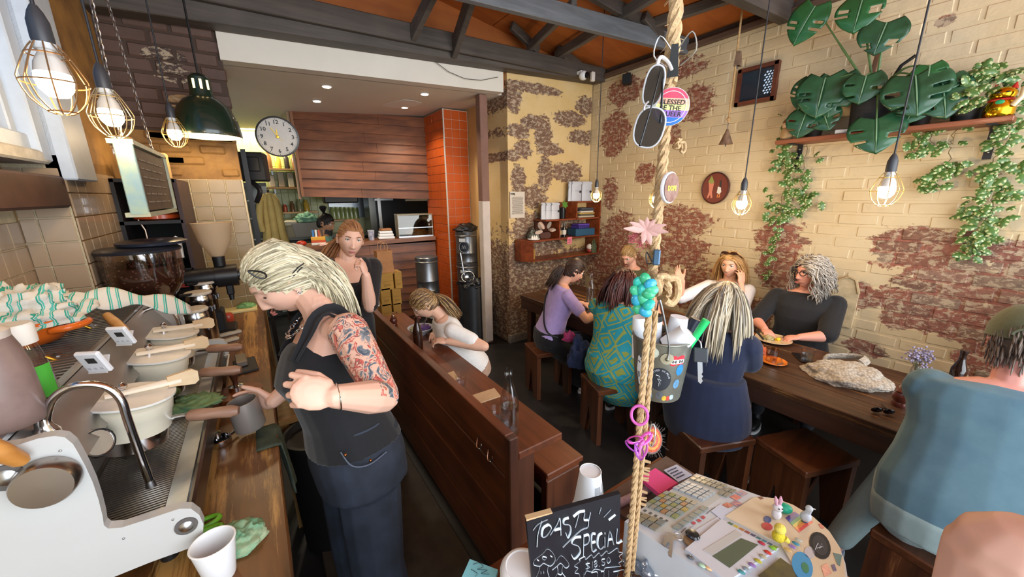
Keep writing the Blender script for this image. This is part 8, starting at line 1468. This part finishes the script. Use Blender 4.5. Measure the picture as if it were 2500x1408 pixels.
b=MB(); q=[oz(*p,1.03) for p in [(1563,1165),(1600,1142),(1655,1178),(1610,1205)]]; b.hexa([v-UP*.012 for v in q]+q) ; tag(b.build('pink_pad',M('#e8508f',.7)),'bright pink sticky pad between the rope pegs and the till','note pad')
q=[oz(*p,FZ+.016) for p in [(1620,1147),(1652,1133),(1690,1158),(1655,1175)]]; cd=thing('handwritten_card','white card with handwritten lines behind the pink pad','card',q[0]); b=MB(); b.hexa([v-UP*.002 for v in q]+q); b.build('card',M('#b9bfd0',.7),cd); b=MB()
for r_ in range(4):
    a=q[0].lerp(q[3],.2+.2*r_).lerp(q[1].lerp(q[2],.2+.2*r_),.1);e=q[0].lerp(q[3],.2+.2*r_).lerp(q[1].lerp(q[2],.2+.2*r_),.75-.08*(r_%2)); b.tube([a.lerp(e,i/14)+UP*.0006+V((0,.0022*(1 if i%2 else -1),0)) for i in range(15)],.0008,4)
b.build('handwriting',M('#2f3550',.7),cd)
a=oz(1505,1232,FZ+.02);e=oz(1585,1193,FZ+.02); tag(MB().tube([a,e],.011,14).build('paper_roll',M('#9a7f86',.5,var=.3,scale=60)),'pinkish paper roll behind the rope at the counter edge','roll')
b=crumple(oz(1580,1400,FZ+.0),.045,.04,.05,41,16,9,.45); tag(b.build('clear_wrapper',tglass('#c9d9ea',.2,.8),ang=0),'crumpled clear plastic wrapper by the rope foot','wrapper')
# ================================================================ the people
SK1='#e3b59f'; SK2='#dba58d'; SK3='#d99c86'
def barista():
    yaw=-100; f=az(yaw); r=V((f.y,-f.x,0)); hc=V((.050,1.435,1.532)); HR=hrot(-98,33,-4)
    pel=V((.175,1.27,.965)); nk=V((.142,1.370,1.405)); up=(nk-pel).normalized(); fw=(f-up*f.dot(up)).normalized(); rr_=fw.cross(up)
    P=lambda t,q=0:pel.lerp(nk,t)+fw*q
    T=[(P(-.25,.0),.175,.135),(P(0,.0),.185,.135),(P(.2,.008),.155,.118),(P(.42,.025),.142,.115),(P(.58,.046),.150,.128),(P(.70,.036),.155,.118),(P(.86,.012),.155,.092),(P(.96,.0),.125,.07),(P(1.03,-.01),.07,.052)]
    b=MB(); torso(b,[(c,w*.93,d*.93,rr_,fw) for c,w,d in T])
    limb(b,[nk-up*.05,nk+up*.03+fw*.01,hc+HR@V((0,-.022,-.062))],[.058,.052,.050])
    head(b,hc,HR,1.0)
    shL=V((.186,1.185,1.395)); eL=V((.222,.965,1.262)); wL=V((.092,.872,1.352))
    shR=nk+rr_*.165-up*.03; eR=V((.13,1.62,1.15)); wR=V((-.045,1.568,1.045))
    limb(b,[shL,shL.lerp(eL,.3),shL.lerp(eL,.7),eL],[.060,.056,.048,.042]); limb(b,[eL,eL.lerp(wL,.3),eL.lerp(wL,.7),wL],[.042,.044,.034,.027])
    b.ball(nk.lerp(shL,.6)-up*.02,(.06,.06,.05))
    limb(b,[shR,shR.lerp(eR,.5),eR],[.056,.050,.040]); limb(b,[eR,eR.lerp(wR,.3),wR],[.040,.042,.027])
    hand(b,wL,(V((-.045,.01,.02))).normalized(),V((-.1,.95,-.45)),-1,((40,75,40),(48,80,42),(58,82,42),(66,84,40)),(28,40),.98,5,.0083)
    hand(b,wR,V((-.62,.78,-.05)),V((-.78,-.62,0)),1,((18,34,28),(20,36,28),(22,36,28),(26,38,28)),(52,25),1.0,5)
    me=remesh(b,.003,1,skin(SK1)); body=obj_from(me,'person',None,(.175,1.27,.02)); tag(body,'person in black tank top with bleached bob and tattooed arm pouring at coffee machine','person')
    m,n,l,bs=newmat('tattooed_skin'); g=n.new('ShaderNodeNewGeometry'); vo=n.new('ShaderNodeTexVoronoi'); vo.inputs['Scale'].default_value=34; l.new(g.outputs['Position'],vo.inputs['Vector'])
    nz=n.new('ShaderNodeTexNoise'); nz.inputs['Scale'].default_value=20; nz.inputs['Detail'].default_value=4; nz.inputs['Distortion'].default_value=2.2; l.new(g.outputs['Position'],nz.inputs['Vector'])
    r1=n.new('ShaderNodeValToRGB'); e=r1.color_ramp.elements; e[0].position=.36; e[0].color=lin('#4a5663'); e[1].position=.43; e[1].color=lin('#8a8f93')
    for p_,c_ in((.46,SK1),(.53,SK1),(.545,'#6a3a38'),(.57,'#c8584f'),(.63,'#d9867a'),(.66,SK1)): q=e.new(p_); q.color=lin(c_)
    r1.color_ramp.interpolation='LINEAR'; l.new(nz.outputs[0],r1.inputs[0])
    r2=n.new('ShaderNodeValToRGB'); e=r2.color_ramp.elements; r2.color_ramp.interpolation='CONSTANT'; e[0].position=0; e[0].color=(1,1,1,1); e[1].position=.13; e[1].color=(0,0,0,1)
    for p_,v_ in((.25,1),(.34,0)): q=e.new(p_); q.color=(v_,)*3+(1,)
    l.new(vo.outputs['Distance'],r2.inputs[0]); mx=n.new('ShaderNodeMixRGB'); mx.inputs[2].default_value=lin('#46525e')
    mm=n.new('ShaderNodeMath'); mm.operation='MULTIPLY'; mm.inputs[1].default_value=.62; l.new(r2.outputs[0],mm.inputs[0]); n3=n.new('ShaderNodeTexNoise'); n3.inputs['Scale'].default_value=11; l.new(g.outputs['Position'],n3.inputs['Vector'])
    r3=n.new('ShaderNodeValToRGB'); r3.color_ramp.elements[0].position=.46; r3.color_ramp.elements[1].position=.52; l.new(n3.outputs[0],r3.inputs[0]); m2=n.new('ShaderNodeMath'); m2.operation='MULTIPLY'; l.new(mm.outputs[0],m2.inputs[0]); l.new(r3.outputs[0],m2.inputs[1])
    l.new(m2.outputs[0],mx.inputs[0]); l.new(r1.outputs[0],mx.inputs[1]); l.new(mx.outputs[0],bs.inputs['Base Color']); bs.inputs['Roughness'].default_value=.5
    me.materials.append(m); off=wl(body); d=eL-shL; L2=d.dot(d)
    for p in me.polygons:
        c=p.center+off; t=(c-shL).dot(d)/L2; q=shL+d*t
        if -.02+.05*math.sin(c.z*90)<t<1.12 and (c-q).length<.075 and (c-q).dot(V((-.2,.9,.2)))<.022 and (c-nk).length>.17: p.material_index=1
    face(body,hc,HR,1.0,brow='#8a7a62',open_=-.25,eyes=False)
    for sg in(-1,1):
        pts=[hc+HR@V((sg*(.032+.0145*math.cos(math.pi*k/6)),.0815-.004*abs(math.cos(math.pi*k/6)),.004-.002*math.sin(math.pi*k/6))) for k in range(7)]
        MB().tube(pts,[.001,.002,.0026,.0028,.0026,.002,.001],6).build('eyelash',M('#2a1d18',.6),body)
    tb=MB(); torso(tb,[(c,w+.012,d+.012,rr_,fw) for c,w,d in T[1:5]]+[(P(.70,.036),.155,.129,rr_,fw),(P(.80,.03),.130,.112,rr_,fw),(P(.85,.022),.10,.098,rr_,fw)])
    obj_from(remesh(tb,.006,4,cloth('#16171c',.15,.2,120)),'tank_top',body)
    st=MB()
    for sg in(-1,1):
        a=P(.76,.130)+rr_*(sg*.085); m_=nk+rr_*(sg*.095)+up*.012+fw*.015; z_=P(.74,-.085)+rr_*(sg*.09)
        st.tube(smooth_path([a,P(.88,.092)+rr_*(sg*.09),m_+fw*.03,m_-fw*.04,z_],4),.021,8,flat=.4)
        st.tube(smooth_path([a+rr_*(sg*.02),P(.9,.078)+rr_*(sg*.118),m_+rr_*(sg*.032)-up*.004,z_+rr_*(sg*.02)],4),.0045,8)
    st.build('strap',cloth('#16171c',.15,.2,120),body)
    jb=MB(); hips={s:pel+rr_*(s*.095)-UP*.06 for s in(-1,1)}
    torso(jb,[(P(-.33,.0),.18,.14,rr_,fw),(P(-.1,.0),.195,.148,rr_,fw),(P(.06,.0),.186,.142,rr_,fw),(P(.17,.004),.168,.128,rr_,fw)])
    for s in(-1,1):
        kn=hips[s]+V((-.01,0,-.44))+rr_*(s*.02); an=kn+V((.03,0,-.36)); limb(jb,[hips[s],hips[s].lerp(kn,.5),kn,an],[.108,.102,.092,.10])
    je=obj_from(remesh(jb,.009,3,M('#2f3747',.85,var=.22,scale=7,bump=.3,c2='#1c2028')),'jeans',body)
    for t,w_ in ((.165,.0035),(.10,.0018)):
        q=MB(); c0=P(t,.003); q.tube([c0+rr_*(.172*math.cos(a))+fw*(.131*math.sin(a)) for a in [2*math.pi*i/40 for i in range(41)]],w_,6,cap=False); q.build('seam',M('#39414f',.8),je)
    lh=P(.02,.0)-rr_*.185; q=MB(); q.tube(smooth_path([P(.10,.09)-rr_*.165,P(.0,.075)-rr_*.19,P(-.04,.03)-rr_*.20,P(-.02,-.03)-rr_*.198],5),.0022,6); q.build('pocket_seam',M('#596273',.8),je)
    for q_ in ((.09,.085),(-.03,.02)): MB().ball(P(q_[0],q_[1])-rr_*.188,.005,10).build('rivet',M('#a86a3c',.3,1),je)
    hm=hairmat('#8d846e','#c9bf9e','#ded6bd'); hair(body,hc,HR,1.0,hm,'back',.19,480,3,1.08,part=.015,hairline=.52,rad=.0088,grav=.85,back=-.25,vol=1.3,tuck=True)
    rb=MB();
    q=MB(); c1=hc+HR@V((-.072,.045,.078)); ex=HR@V((-.2,-.45,-.85)); ey=HR@V((.1,.85,-.45)); pts=[c1+HR@V((-.018,0,.012))+ex*(.024*math.cos(t))+ey*(.009*math.sin(t)*(1+.5*math.cos(t))) for t in [2*math.pi*i/20 for i in range(21)]]
    q.tube(pts,.0026,8,cap=False); q.build('hair_clip',BLACKG,body)
    for k in range(2):
        a=hc+HR@V((-.086,-.012,.025-.008*k)); MB().tube([a,a+HR@V((-.004,-.04,.008)),a+HR@V((.002,-.06,.005))],.0018,6).build('hair_pin',M('#333333',.4,.6),body)
    for k in range(2): MB().tube([hc+HR@(V((-.080,-.006+.006*k,-.036))+V((0,.005*math.cos(t),.006*math.sin(t)))) for t in [2*math.pi*i/14 for i in range(15)]],.0012,6,cap=False).build('earring',CHROME,body)
    nb=MB(); N=34
    path=[]
    for i in range(N):
        t=2*math.pi*i/N; path.append(nk+up*(.018-.062*max(0,math.sin(t))**1.5)+rr_*(.085*math.cos(t))+fw*(.074*math.sin(t)+.012+.032*max(0,math.sin(t))))
    for i in range(N):
        a=path[i];d_=(path[(i+1)%N]-path[i-1]).normalized(); o=d_.orthogonal().normalized(); o2=d_.cross(o); o,o2=(o,o2) if i%2 else (o2,o)
        nb.tube([a+d_*(.0085*math.cos(t))+o*(.0055*math.sin(t)) for t in [2*math.pi*j/10 for j in range(11)]],.0019,5,cap=False)
    nb.build('chain_necklace',CHROME,body)
    MB().tube([wL+(eL-wL)*.06+V(q) for q in [(.0,.031*math.cos(t),.031*math.sin(t)) for t in [2*math.pi*i/24 for i in range(25)]]],.0016,6,cap=False).build('bracelet',CHROME,body)
    return body
barista()
def stander2():
    yaw=178; f=az(yaw); r=V((f.y,-f.x,0)); hc=V((.505,2.66,1.525)); HR=hrot(182,8,-9); nk=V((.475,2.70,1.375)); pel=V((.44,2.75,.95)); up=(nk-pel).normalized(); fw=(f-up*f.dot(up)).normalized(); r=fw.cross(up)
    P=lambda t,q=0:pel.lerp(nk,t)+fw*q
    T=[(P(-.1),.17,.12),(P(.25),.145,.105),(P(.5,.02),.15,.118),(P(.7,.03),.155,.115),(P(.87,.01),.16,.09),(P(.97,0),.125,.065),(P(1.04,-.01),.065,.05)]
    b=MB(); torso(b,[(c,w*.96,d*.96,r,fw) for c,w,d in T]); limb(b,[nk-up*.05,nk+up*.04,hc+HR@V((0,-.022,-.06))],[.055,.05,.048]); head(b,hc,HR,1.03)
    sl=nk-r*.17-up*.04; el=V((.545,2.50,1.085)); w=V((.525,2.42,1.315)); limb(b,[sl,sl.lerp(el,.5),el],[.055,.05,.042]); limb(b,[el,el.lerp(w,.3),w],[.042,.043,.027]); hand(b,w,V((-.15,.1,.95)),V((-.75,.55,.0)),-1,((25,70,60),(60,80,50),(65,85,50),(70,85,50)),(25,40),.98,2,.009)
    sr=nk+r*.17-up*.04; er=sr+V((-.1,-.02,-.27)); limb(b,[sr,er],[.053,.042]); limb(b,[er,er+V((.05,-.15,-.12))],[.042,.03])
    for s_ in(-1,1): limb(b,[pel+r*s_*.09,pel+r*s_*.1-UP*.45,pel+r*s_*.1-UP*.9],[.08,.06,.04])
    me=remesh(b,.0042,2,skin(SK1)); o=obj_from(me,'person',None,(.44,2.75,.02)); tag(o,'smiling person with reddish tied hair in black wrap top, hand raised to chin','person')
    face(o,hc,HR,1.03,brow='#7a5138',iris='#5b6a5a',lip='#b8716c')
    tb=MB(); torso(tb,[(c,w_+.01,d+.01,r,fw) for c,w_,d in T[:4]]+[(P(.80,-.005),.165,.075,r,fw)])
    for s_,e_ in((sl,el),(sr,er)): limb(tb,[s_-up*.01,s_.lerp(e_,.5),s_.lerp(e_,.95)],[.068,.062,.056])
    for s_ in (-1,1): tb.tube(smooth_path([P(.62,.135)+r*(s_*.02),P(.85,.10)+r*(s_*.10),nk+r*(s_*.10)+up*.01,P(.86,-.07)+r*(s_*.09)],4),.032,8,flat=.4)
    obj_from(remesh(tb,.006,3,cloth('#191518')),'wrap_top',o)
    lb=MB(); torso(lb,[(P(-.2),.185,.135,r,fw),(P(.1),.17,.125,r,fw)])
    for s_ in(-1,1): limb(lb,[pel+r*s_*.09,pel+r*s_*.1-UP*.45,pel+r*s_*.1-UP*.88],[.095,.08,.07])
    obj_from(remesh(lb,.012,2,cloth('#1b1b20')),'trousers',o)
    hair(o,hc,HR,1.03,hairmat('#6f4a30','#9a6a45','#b5825a'),n=260,seed=5,top=1.06,tie=(.03,-.105,.0),hairline=.62,tail=.32,tailr=.035,taildir=(-.5,.2,-.8))
stander2()
def chef():
    yaw=95; hc=od(795,545,5.35); HR=hrot(120,18,0); f=az(yaw); r=V((f.y,-f.x,0)); nk=hc-UP*.15-f*.04; pel=nk-UP*.5
    T=[(pel,.17,.12),(pel+UP*.25,.165,.115),(pel+UP*.40,.185,.11),(pel+UP*.47,.13,.07),(nk+UP*.01,.06,.055)]
    b=MB(); torso(b,[(c,w,d,r,f) for c,w,d in T]); limb(b,[nk-UP*.03,hc+HR@V((0,-.02,-.05))],[.058,.052]); head(b,hc,HR,1.15)
    for s in(-1,1): a=pel+UP*.42+r*s*.18; e=a-UP*.26+f*.06; limb(b,[a,e],[.055,.042]); limb(b,[e,e+f*.22+UP*.02],[.042,.03]); limb(b,[pel+r*s*.09,pel+r*s*.1-UP*.45,pel+r*s*.1-UP*.86],[.085,.065,.045])
    me=remesh(b,.007,2,skin('#b98a6a')); o=obj_from(me,'person',None,(pel.x,pel.y,.02)); tag(o,'bearded person with black topknot in green shirt working in the kitchen','person')
    tb=MB(); torso(tb,[(c,w+.014,d+.014,r,f) for c,w,d in T[:4]])
    for s in(-1,1): a=pel+UP*.42+r*s*.18; limb(tb,[a,a-UP*.17+f*.04],[.07,.066])
    obj_from(remesh(tb,.01,2,cloth('#6fa08c')),'shirt',o)
    ap=MB(); ap.grid(lambda u,v:pel+r*((u-.5)*.3)+f*(.135+.012*math.cos((u-.5)*3))+UP*(-.25+.62*v),6,8,thick=.006); ap.build('apron',cloth('#26282a'),o)
    lb=MB()
    for s in(-1,1): limb(lb,[pel+r*s*.09,pel+r*s*.1-UP*.45,pel+r*s*.1-UP*.84],[.1,.085,.075])
    obj_from(remesh(lb,.014,2,cloth('#22242a')),'trousers',o)
    hm=hairmat('#15110f','#241d1a'); hair(o,hc,HR,1.15,hm,n=200,seed=8,tie=(0,-.05,.125),tail=.05,tailr=.03,hairline=.5,taildir=(0,-.3,1))
    bd=MB(); rr2=random.Random(4)
    for k in range(170):
        x=rr2.uniform(-.062,.062); z=-.06-rr2.random()*.055; y=.093-(x/.062)**2*.062
        p=hc+HR@(V((x,y,z))*1.15); bd.tube([p,p+HR@V((0,.006,-.012)),p+HR@V((x*.1,.004,-.03))],[.005,.0045,.001],5)
    bd.build('beard',hm,o)
    face(o,hc,HR,1.15,brow='#15110f',lip='#8a5a4c')
chef()
N_=cloth
def diners():
    el=V((1.16,2.06,.80)); wr_=V((.965,2.22,.83)); er=V((1.15,2.72,.80));
    o,hc,HR,k=sitter((1.22,2.36,.45),-82,'person in white T-shirt with blonde ponytail bent over the wooden ledge','#e0b196',N_('#eceae6',.05,.4,30,.9),N_('#b79680'),lean=30,seat=.45,hp=34,hy=-75,armL=(el,wr_),armR=(er,V((.98,2.46,.82))),s=.93,shoe=N_('#333'),handL=dict(curl=(25,45,30),p=V((.1,.2,-1))),headoff=(-.01,.0,.0))
    hair(o,hc,HR,.93,hairmat('#3b2a20','#7d5a38','#d2b27c'),n=320,seed=2,tie=(0,-.105,.005),tail=.24,tailr=.035,hairline=.5,top=1.06,taildir=(.5,-.3,-.85)); face(o,hc,HR,.9,open_=.2)
    pr=k['P'](.30,.0)-k['r']*.0
    b=MB(); c=k['P'](.34,.125)-k['r']*.055; b.solid([(.0,0),(.018,0),(.018,.001),(0,.001)],c,18,frame(k['fw'])); b.build('printed_emblem',M('#33424f',.7),o)
    o,hc,HR,k=sitter((2.06,2.46,.46),108,'person in lilac T-shirt with dark ponytail and crossbody strap','#dfa98f',N_('#b09cd6',.08,.4,30),N_('#121216'),lean=17,hp=26,hy=112,armR=(V((2.16,2.09,.78)),V((2.34,2.10,.83))),armL=(V((2.30,2.56,.80)),V((2.42,2.40,.80))),s=.94,shoe=M('#cfcac2',.6),headoff=(.02,-.02,-.01))
    hair(o,hc,HR,.94,hairmat('#241915','#3c2a22','#54392c'),n=320,seed=3,tie=(0,-.10,.02),tail=.26,tailr=.038,hairline=.56,top=1.06,taildir=(-.45,.25,-.85)); face(o,hc,HR,.94)
    b=MB(); P=k['P'];r=k['r']; b.tube(smooth_path([P(.47,-.06)-r*.10,P(.35,-.118)-r*.055,P(.15,-.125)+r*.06,P(.06,-.09)+r*.15,P(.05,.0)+r*.185],5),.008,8,flat=.4); b.build('bag_strap',BLACK,o)
    sk=MB(); f=k['f']; R_=k['r']; B0=V((2.06,2.46,.46)); sk.ring_loft([[c+R_*(w*math.cos(t))+f*(d*math.sin(t)) for t in [2*math.pi*i/22 for i in range(22)]] for c,w,d in ((B0+UP*.16,.165,.13),(B0+UP*.06+f*.06,.2,.2),(B0+f*.16-UP*.03,.21,.27),(B0+f*.30-UP*.2,.2,.15),(B0+f*.33-UP*.40,.21,.13))])
    obj_from(remesh(sk,.009,3,N_('#131318',.2,.4,20)),'skirt',o)
    m,n,l,bs=newmat('patterned_dress'); tc=n.new('ShaderNodeTexCoord'); mp=n.new('ShaderNodeMapping'); mp.inputs['Rotation'].default_value=(.3,.5,.785); mp.inputs['Scale'].default_value=(9,9,9); l.new(tc.outputs['Object'],mp.inputs[0])
    w1=n.new('ShaderNodeTexVoronoi'); w1.distance='CHEBYCHEV'; w1.inputs['Scale'].default_value=1.0; w1.inputs['Randomness'].default_value=.35; l.new(mp.outputs[0],w1.inputs[0]); rp=n.new('ShaderNodeValToRGB'); rp.color_ramp.interpolation='CONSTANT'; e=rp.color_ramp.elements; e[0].color=lin('#1f9db0'); e[1].position=.16; e[1].color=lin('#8f9a45')
    for p_,c_ in((.27,'#2396a8'),(.40,'#95a04c'),(.47,'#1d8fa0'),(.62,'#8a9646')): q=e.new(p_); q.color=lin(c_)
    l.new(w1.outputs['Distance'],rp.inputs[0]); l.new(rp.outputs[0],bs.inputs['Base Color']); bs.inputs['Roughness'].default_value=.8
    o,hc,HR,k=sitter((2.03,1.70,.46),78,'person in teal and olive patterned dress with auburn bob and glasses','#d9a48c',m,m,lean=8,sleeve='half',hp=2,hy=100,armR=(V((2.24,1.46,.82)),V((2.30,1.56,1.03))),armL=(V((2.30,1.86,.82)),V((2.45,1.75,.80))),s=.97,build=1.12,shoe=BLACK,shinskin=True,shirtname='dress',legname='dress_skirt',handR=dict(f=V((-.15,.2,1)),p=V((-.6,.5,.2)),curl=(30,60,40)),headoff=(0,0,-.045))
    hair(o,hc,HR,1.0,hairmat('#2b1512','#4a2420','#5e322a'),'long',.20,340,6,1.10,hairline=.5,rad=.010,grav=.75,back=.1,vol=1.6); face(o,hc,HR,.97)
    glasses(o,hc,HR,.97,'#2a1c18')
    sk=MB(); f=k['f'];R_=k['r'];B0=V((2.03,1.70,.46)); sk.ring_loft([[c+R_*(w*math.cos(t))+f*(d*math.sin(t)) for t in [2*math.pi*i/22 for i in range(22)]] for c,w,d in ((B0+UP*.20,.185,.14),(B0+UP*.08+f*.03,.215,.2),(B0+f*.14-UP*.01,.23,.28),(B0+f*.17-UP*.10,.235,.29),(B0+f*.2-UP*.22,.2,.2))]); obj_from(remesh(sk,.009,3,m),'skirt',o)
    o,hc,HR,k=sitter((2.05,1.0,.46),72,'person in navy shirt dress with long grey blonde hair seen from behind','#d8a993',N_('#1b2540',.15,.5,9),N_('#18223c',.15,.5,9),lean=7,sleeve='half',hp=6,hy=92,armR=(V((2.22,.86,.85)),V((2.42,.98,.80))),armL=(V((2.30,1.20,.82)),V((2.5,1.10,.80))),s=.98,build=1.10,shirtname='shirt_dress',shoe=M('#15161a',.6),shinskin=True,feet={1:(2.36,.86,.09),-1:(2.55,1.12,.09)},headoff=(.02,-.01,-.02))
    hair(o,hc,HR,1.02,hairmat('#7d7a76','#bfb296','#e0d6bc'),'long',.33,440,9,1.08,hairline=.48,rad=.0085,grav=.75,back=.1,vol=1.0); face(o,hc,HR,.98)
    sk=MB(); f=k['f'];R_=k['r'];B0=V((2.05,1.0,.46)); sk.ring_loft([[c+R_*(w*math.cos(t))+f*(d*math.sin(t)) for t in [2*math.pi*i/24 for i in range(24)]] for c,w,d in ((B0+UP*.32-f*.0,.19,.14),(B0+UP*.14+f*.02,.235,.18),(B0+UP*.04+f*.05,.245,.22),(B0+f*.09-UP*.02,.245,.25),(B0+f*.1-UP*.10,.235,.23))]); obj_from(remesh(sk,.009,4,N_('#1a2440',.15,.5,9)),'skirt',o)
    o,hc,HR,k=sitter((3.42,2.56,.46),-92,'person in olive jumper with fair tied hair looking down beside the wall','#dca890',N_('#4a4a30'),N_('#2a2a2e'),lean=16,sleeve='long',hp=32,hy=-100,armL=(V((3.22,2.36,.80)),V((3.02,2.40,.80))),armR=(V((3.22,2.78,.80)),V((3.0,2.66,.80))),s=.95,legs=True,shoe=BLACK)
    hair(o,hc,HR,.95,hairmat('#6a5138','#94764e','#b0925f'),n=260,seed=12,tie=(0,-.10,.01),tail=.08,hairline=.62,top=1.05); face(o,hc,HR,.95,brow='#7d6040')
    o,hc,HR,k=sitter((3.44,1.60,.46),-108,'person in white blouse with sunglasses pushed up on blonde hair, hand raised','#dca98c',N_('#e6e3e6',.04,.3,20),N_('#4a5568'),lean=6,sleeve='half',hp=8,hy=-100,armR=(V((3.10,1.86,.86)),V((3.09,1.84,1.03))),armL=(V((3.22,1.38,.82)),V((3.3,1.44,1.04))),s=.96,shoe=BLACK,handR=dict(f=V((-.3,.35,.75)),p=V((-.4,-.4,.7)),curl=(10,15,12)),handL=dict(f=V((.1,.1,1)),p=V((.3,.8,0)),curl=(20,30,20)))
    hair(o,hc,HR,.97,hairmat('#8a6238','#bb8f58','#d8b27c'),'long',.26,320,14,1.07,hairline=.62,rad=.0085,grav=.7,back=.0,vol=1.1); face(o,hc,HR,.96,brow='#8a6a48')
    b=MB()
    for sg in(-1,1): b.ball(hc+HR@V((sg*.034,.058,.118)),(.03,.02,.012),12,0,HR@rot('X',35))
    b.tube([hc+HR@V((-.066,.05,.108)),hc+HR@V((0,.066,.12)),hc+HR@V((.066,.05,.108))],.004,6)
    for sg in(-1,1): b.tube([hc+HR@V((sg*.066,.05,.108)),hc+HR@V((sg*.09,-.01,.06))],.003,6)
    b.build('sunglasses',M('#3a2018',.15),o)
    o,hc,HR,k=sitter((3.43,1.02,.46),-104,'person in black jumper with curly grey hair and dark glasses facing left','#d99a86',N_('#17171b'),N_('#26262c'),lean=4,sleeve='half',hp=0,hy=-62,armR=(V((3.22,1.26,.80)),V((3.10,1.14,.78))),armL=(V((3.24,.80,.80)),V((3.12,.92,.78))),s=1.0,build=1.12,shoe=BLACK,headoff=(0,0,-.015))
    hair(o,hc,HR,1.02,hairmat('#77706a','#a69d93','#c8c0b4'),'long',.155,420,15,1.11,curl=.010,hairline=.5,rad=.0085,grav=.5,back=.15,vol=2.6); face(o,hc,HR,1.0,brow='#6a625a'); glasses(o,hc,HR,1.0,'#2c2226')
    o,hc,HR,k=sitter((2.03,-.02,.46),84,'person in faded teal T-shirt and backwards olive cap seated with back turned','#d7978a',N_('#5f7f8a',.10,.3,6,.9,c2='#4c6b7c'),N_('#8fa3a3',.06,.3,30),lean=17,hp=10,hy=78,armR=(V((2.34,-.36,.86)),V((2.5,-.2,.8))),armL=(V((2.36,.13,.86)),V((2.50,.04,.80))),shw=.128,wst=1.16,s=1.10,build=1.30,knee=.9,shoe=M('#5d6f8c',.8),feet={-1:(2.12,.34,.09),1:(2.4,-.2,.09)})
    hair(o,hc,HR,1.08,hairmat('#5d5048','#7a6a5e'),'back',.05,200,16,1.02,hairline=.5,rad=.006)
    b=MB(); cc=hc+HR@V((0,-.002,.012)); nv=12;rows=[]
    for i in range(nv+1):
        a=math.radians(4+78*i/nv); rows.append([cc+HR@V((.092*math.sin(a)*math.cos(t),.116*math.sin(a)*math.sin(t),.122*math.cos(a))) for t in [2*math.pi*j/28 for j in range(28)]])
    b.ring_loft(rows,True,False); b.ring_loft([[c_+HR@V((0,0,0)) for c_ in rows[-1]],[cc+(c_-cc)*1.015-HR@V((0,0,.026)) for c_ in rows[-1]]],False,False); cap=b.build('cap',N_('#5c6046',.1,.3,60),o)
    b=MB(); b.tube([cc+HR@V((.052*math.cos(t),-.117,.028+.03*math.sin(t)-.02)) for t in [math.pi*i/12 for i in range(13)]],.005,6); b.build('cap_opening',M('#4a4d38',.8),cap)
    o,hc,HR,k=sitter((3.40,-.17,.46),-95,'person with dark curly hair partly hidden behind the olive cap','#b98468',N_('#3a3a40'),N_('#2a2a30'),lean=4,hp=5,s=.98,armL=(V((3.2,-.40,.8)),V((3.0,-.25,.8))),armR=(V((3.2,.04,.8)),V((3.02,-.08,.8))),shoe=BLACK,headoff=(0,.05,.0))
    hair(o,hc,HR,1.0,hairmat('#17120f','#2b211b'),'long',.16,340,18,1.18,curl=.014,hairline=.45,rad=.008,grav=.3,vol=3); face(o,hc,HR,.98,brow='#17120f')
def glasses(o,c,R,s,col):
    b=MB()
    for sg in(-1,1):
        b.tube([c+R@(V((sg*(.033+.023*math.cos(t)),.098-.01*abs(math.cos(t))*(1 if math.cos(t)*1>0 else .3),.006+.017*math.sin(t)))*s) for t in [2*math.pi*i/20 for i in range(21)]],.0028*s,6,cap=False)
        b.tube([c+R@(V((sg*.055,.09,.010))*s),c+R@(V((sg*.079,.05,.010))*s),c+R@(V((sg*.081,-.01,.004))*s)],.0024*s,6)
    b.tube([c+R@(V((-.011,.101,.008))*s),c+R@(V((0,.106,.011))*s),c+R@(V((.011,.101,.008))*s)],.0022*s,6)
    b.build('glasses',M(col,.25),o)
diners()
def neighbour():
    s=od(2490,1392,.56); b=MB(); e=s+V((-.04,.02,-.30)); limb(b,[s+V((.0,-.0,.0)),s.lerp(e,.5),e],[.082,.062,.045]); nk=s+V((.10,-.17,.09)); limb(b,[s,s.lerp(nk,.5)+V((0,0,-.01)),nk],[.078,.066,.06]); limb(b,[e,e+V((.05,.12,-.2))],[.044,.03])
    f=az(70); r=V((f.y,-f.x,0)); torso(b,[(nk+V((0,0,-.62)),.16,.11,r,f),(nk+V((0,0,-.35)),.15,.11,r,f),(nk+V((0,0,-.12)),.15,.1,r,f),(nk,.06,.055,r,f)]); hc=nk+V((0,0,.18)); limb(b,[nk-UP*.03,hc-UP*.07],[.055,.05]); head(b,hc,hrot(70,5),.98)
    for sg in(-1,1): limb(b,[nk-UP*.62+r*sg*.08,nk-UP*1.30+r*sg*.09],[.08,.045])
    o=obj_from(remesh(b,.006,3,skin('#e2b4a2')),'person',None,(nk.x,nk.y,.02)); tag(o,'person at the edge of view showing only a bare shoulder and upper arm','person')
    tb=MB(); torso(tb,[(nk+V((0,0,-.66)),.175,.125,r,f),(nk+V((0,0,-.35)),.162,.122,r,f),(nk+V((0,0,-.16)),.15,.11,r,f)]); obj_from(remesh(tb,.01,2,N_('#8c2f3a')),'singlet',o); hair(o,hc,hrot(70,5),.98,hairmat('#4a3628','#6e523c','#8a6a4c'),'long',.16,200,31,1.08,hairline=.5,rad=.0095); face(o,hc,hrot(70,5),.98)
neighbour()
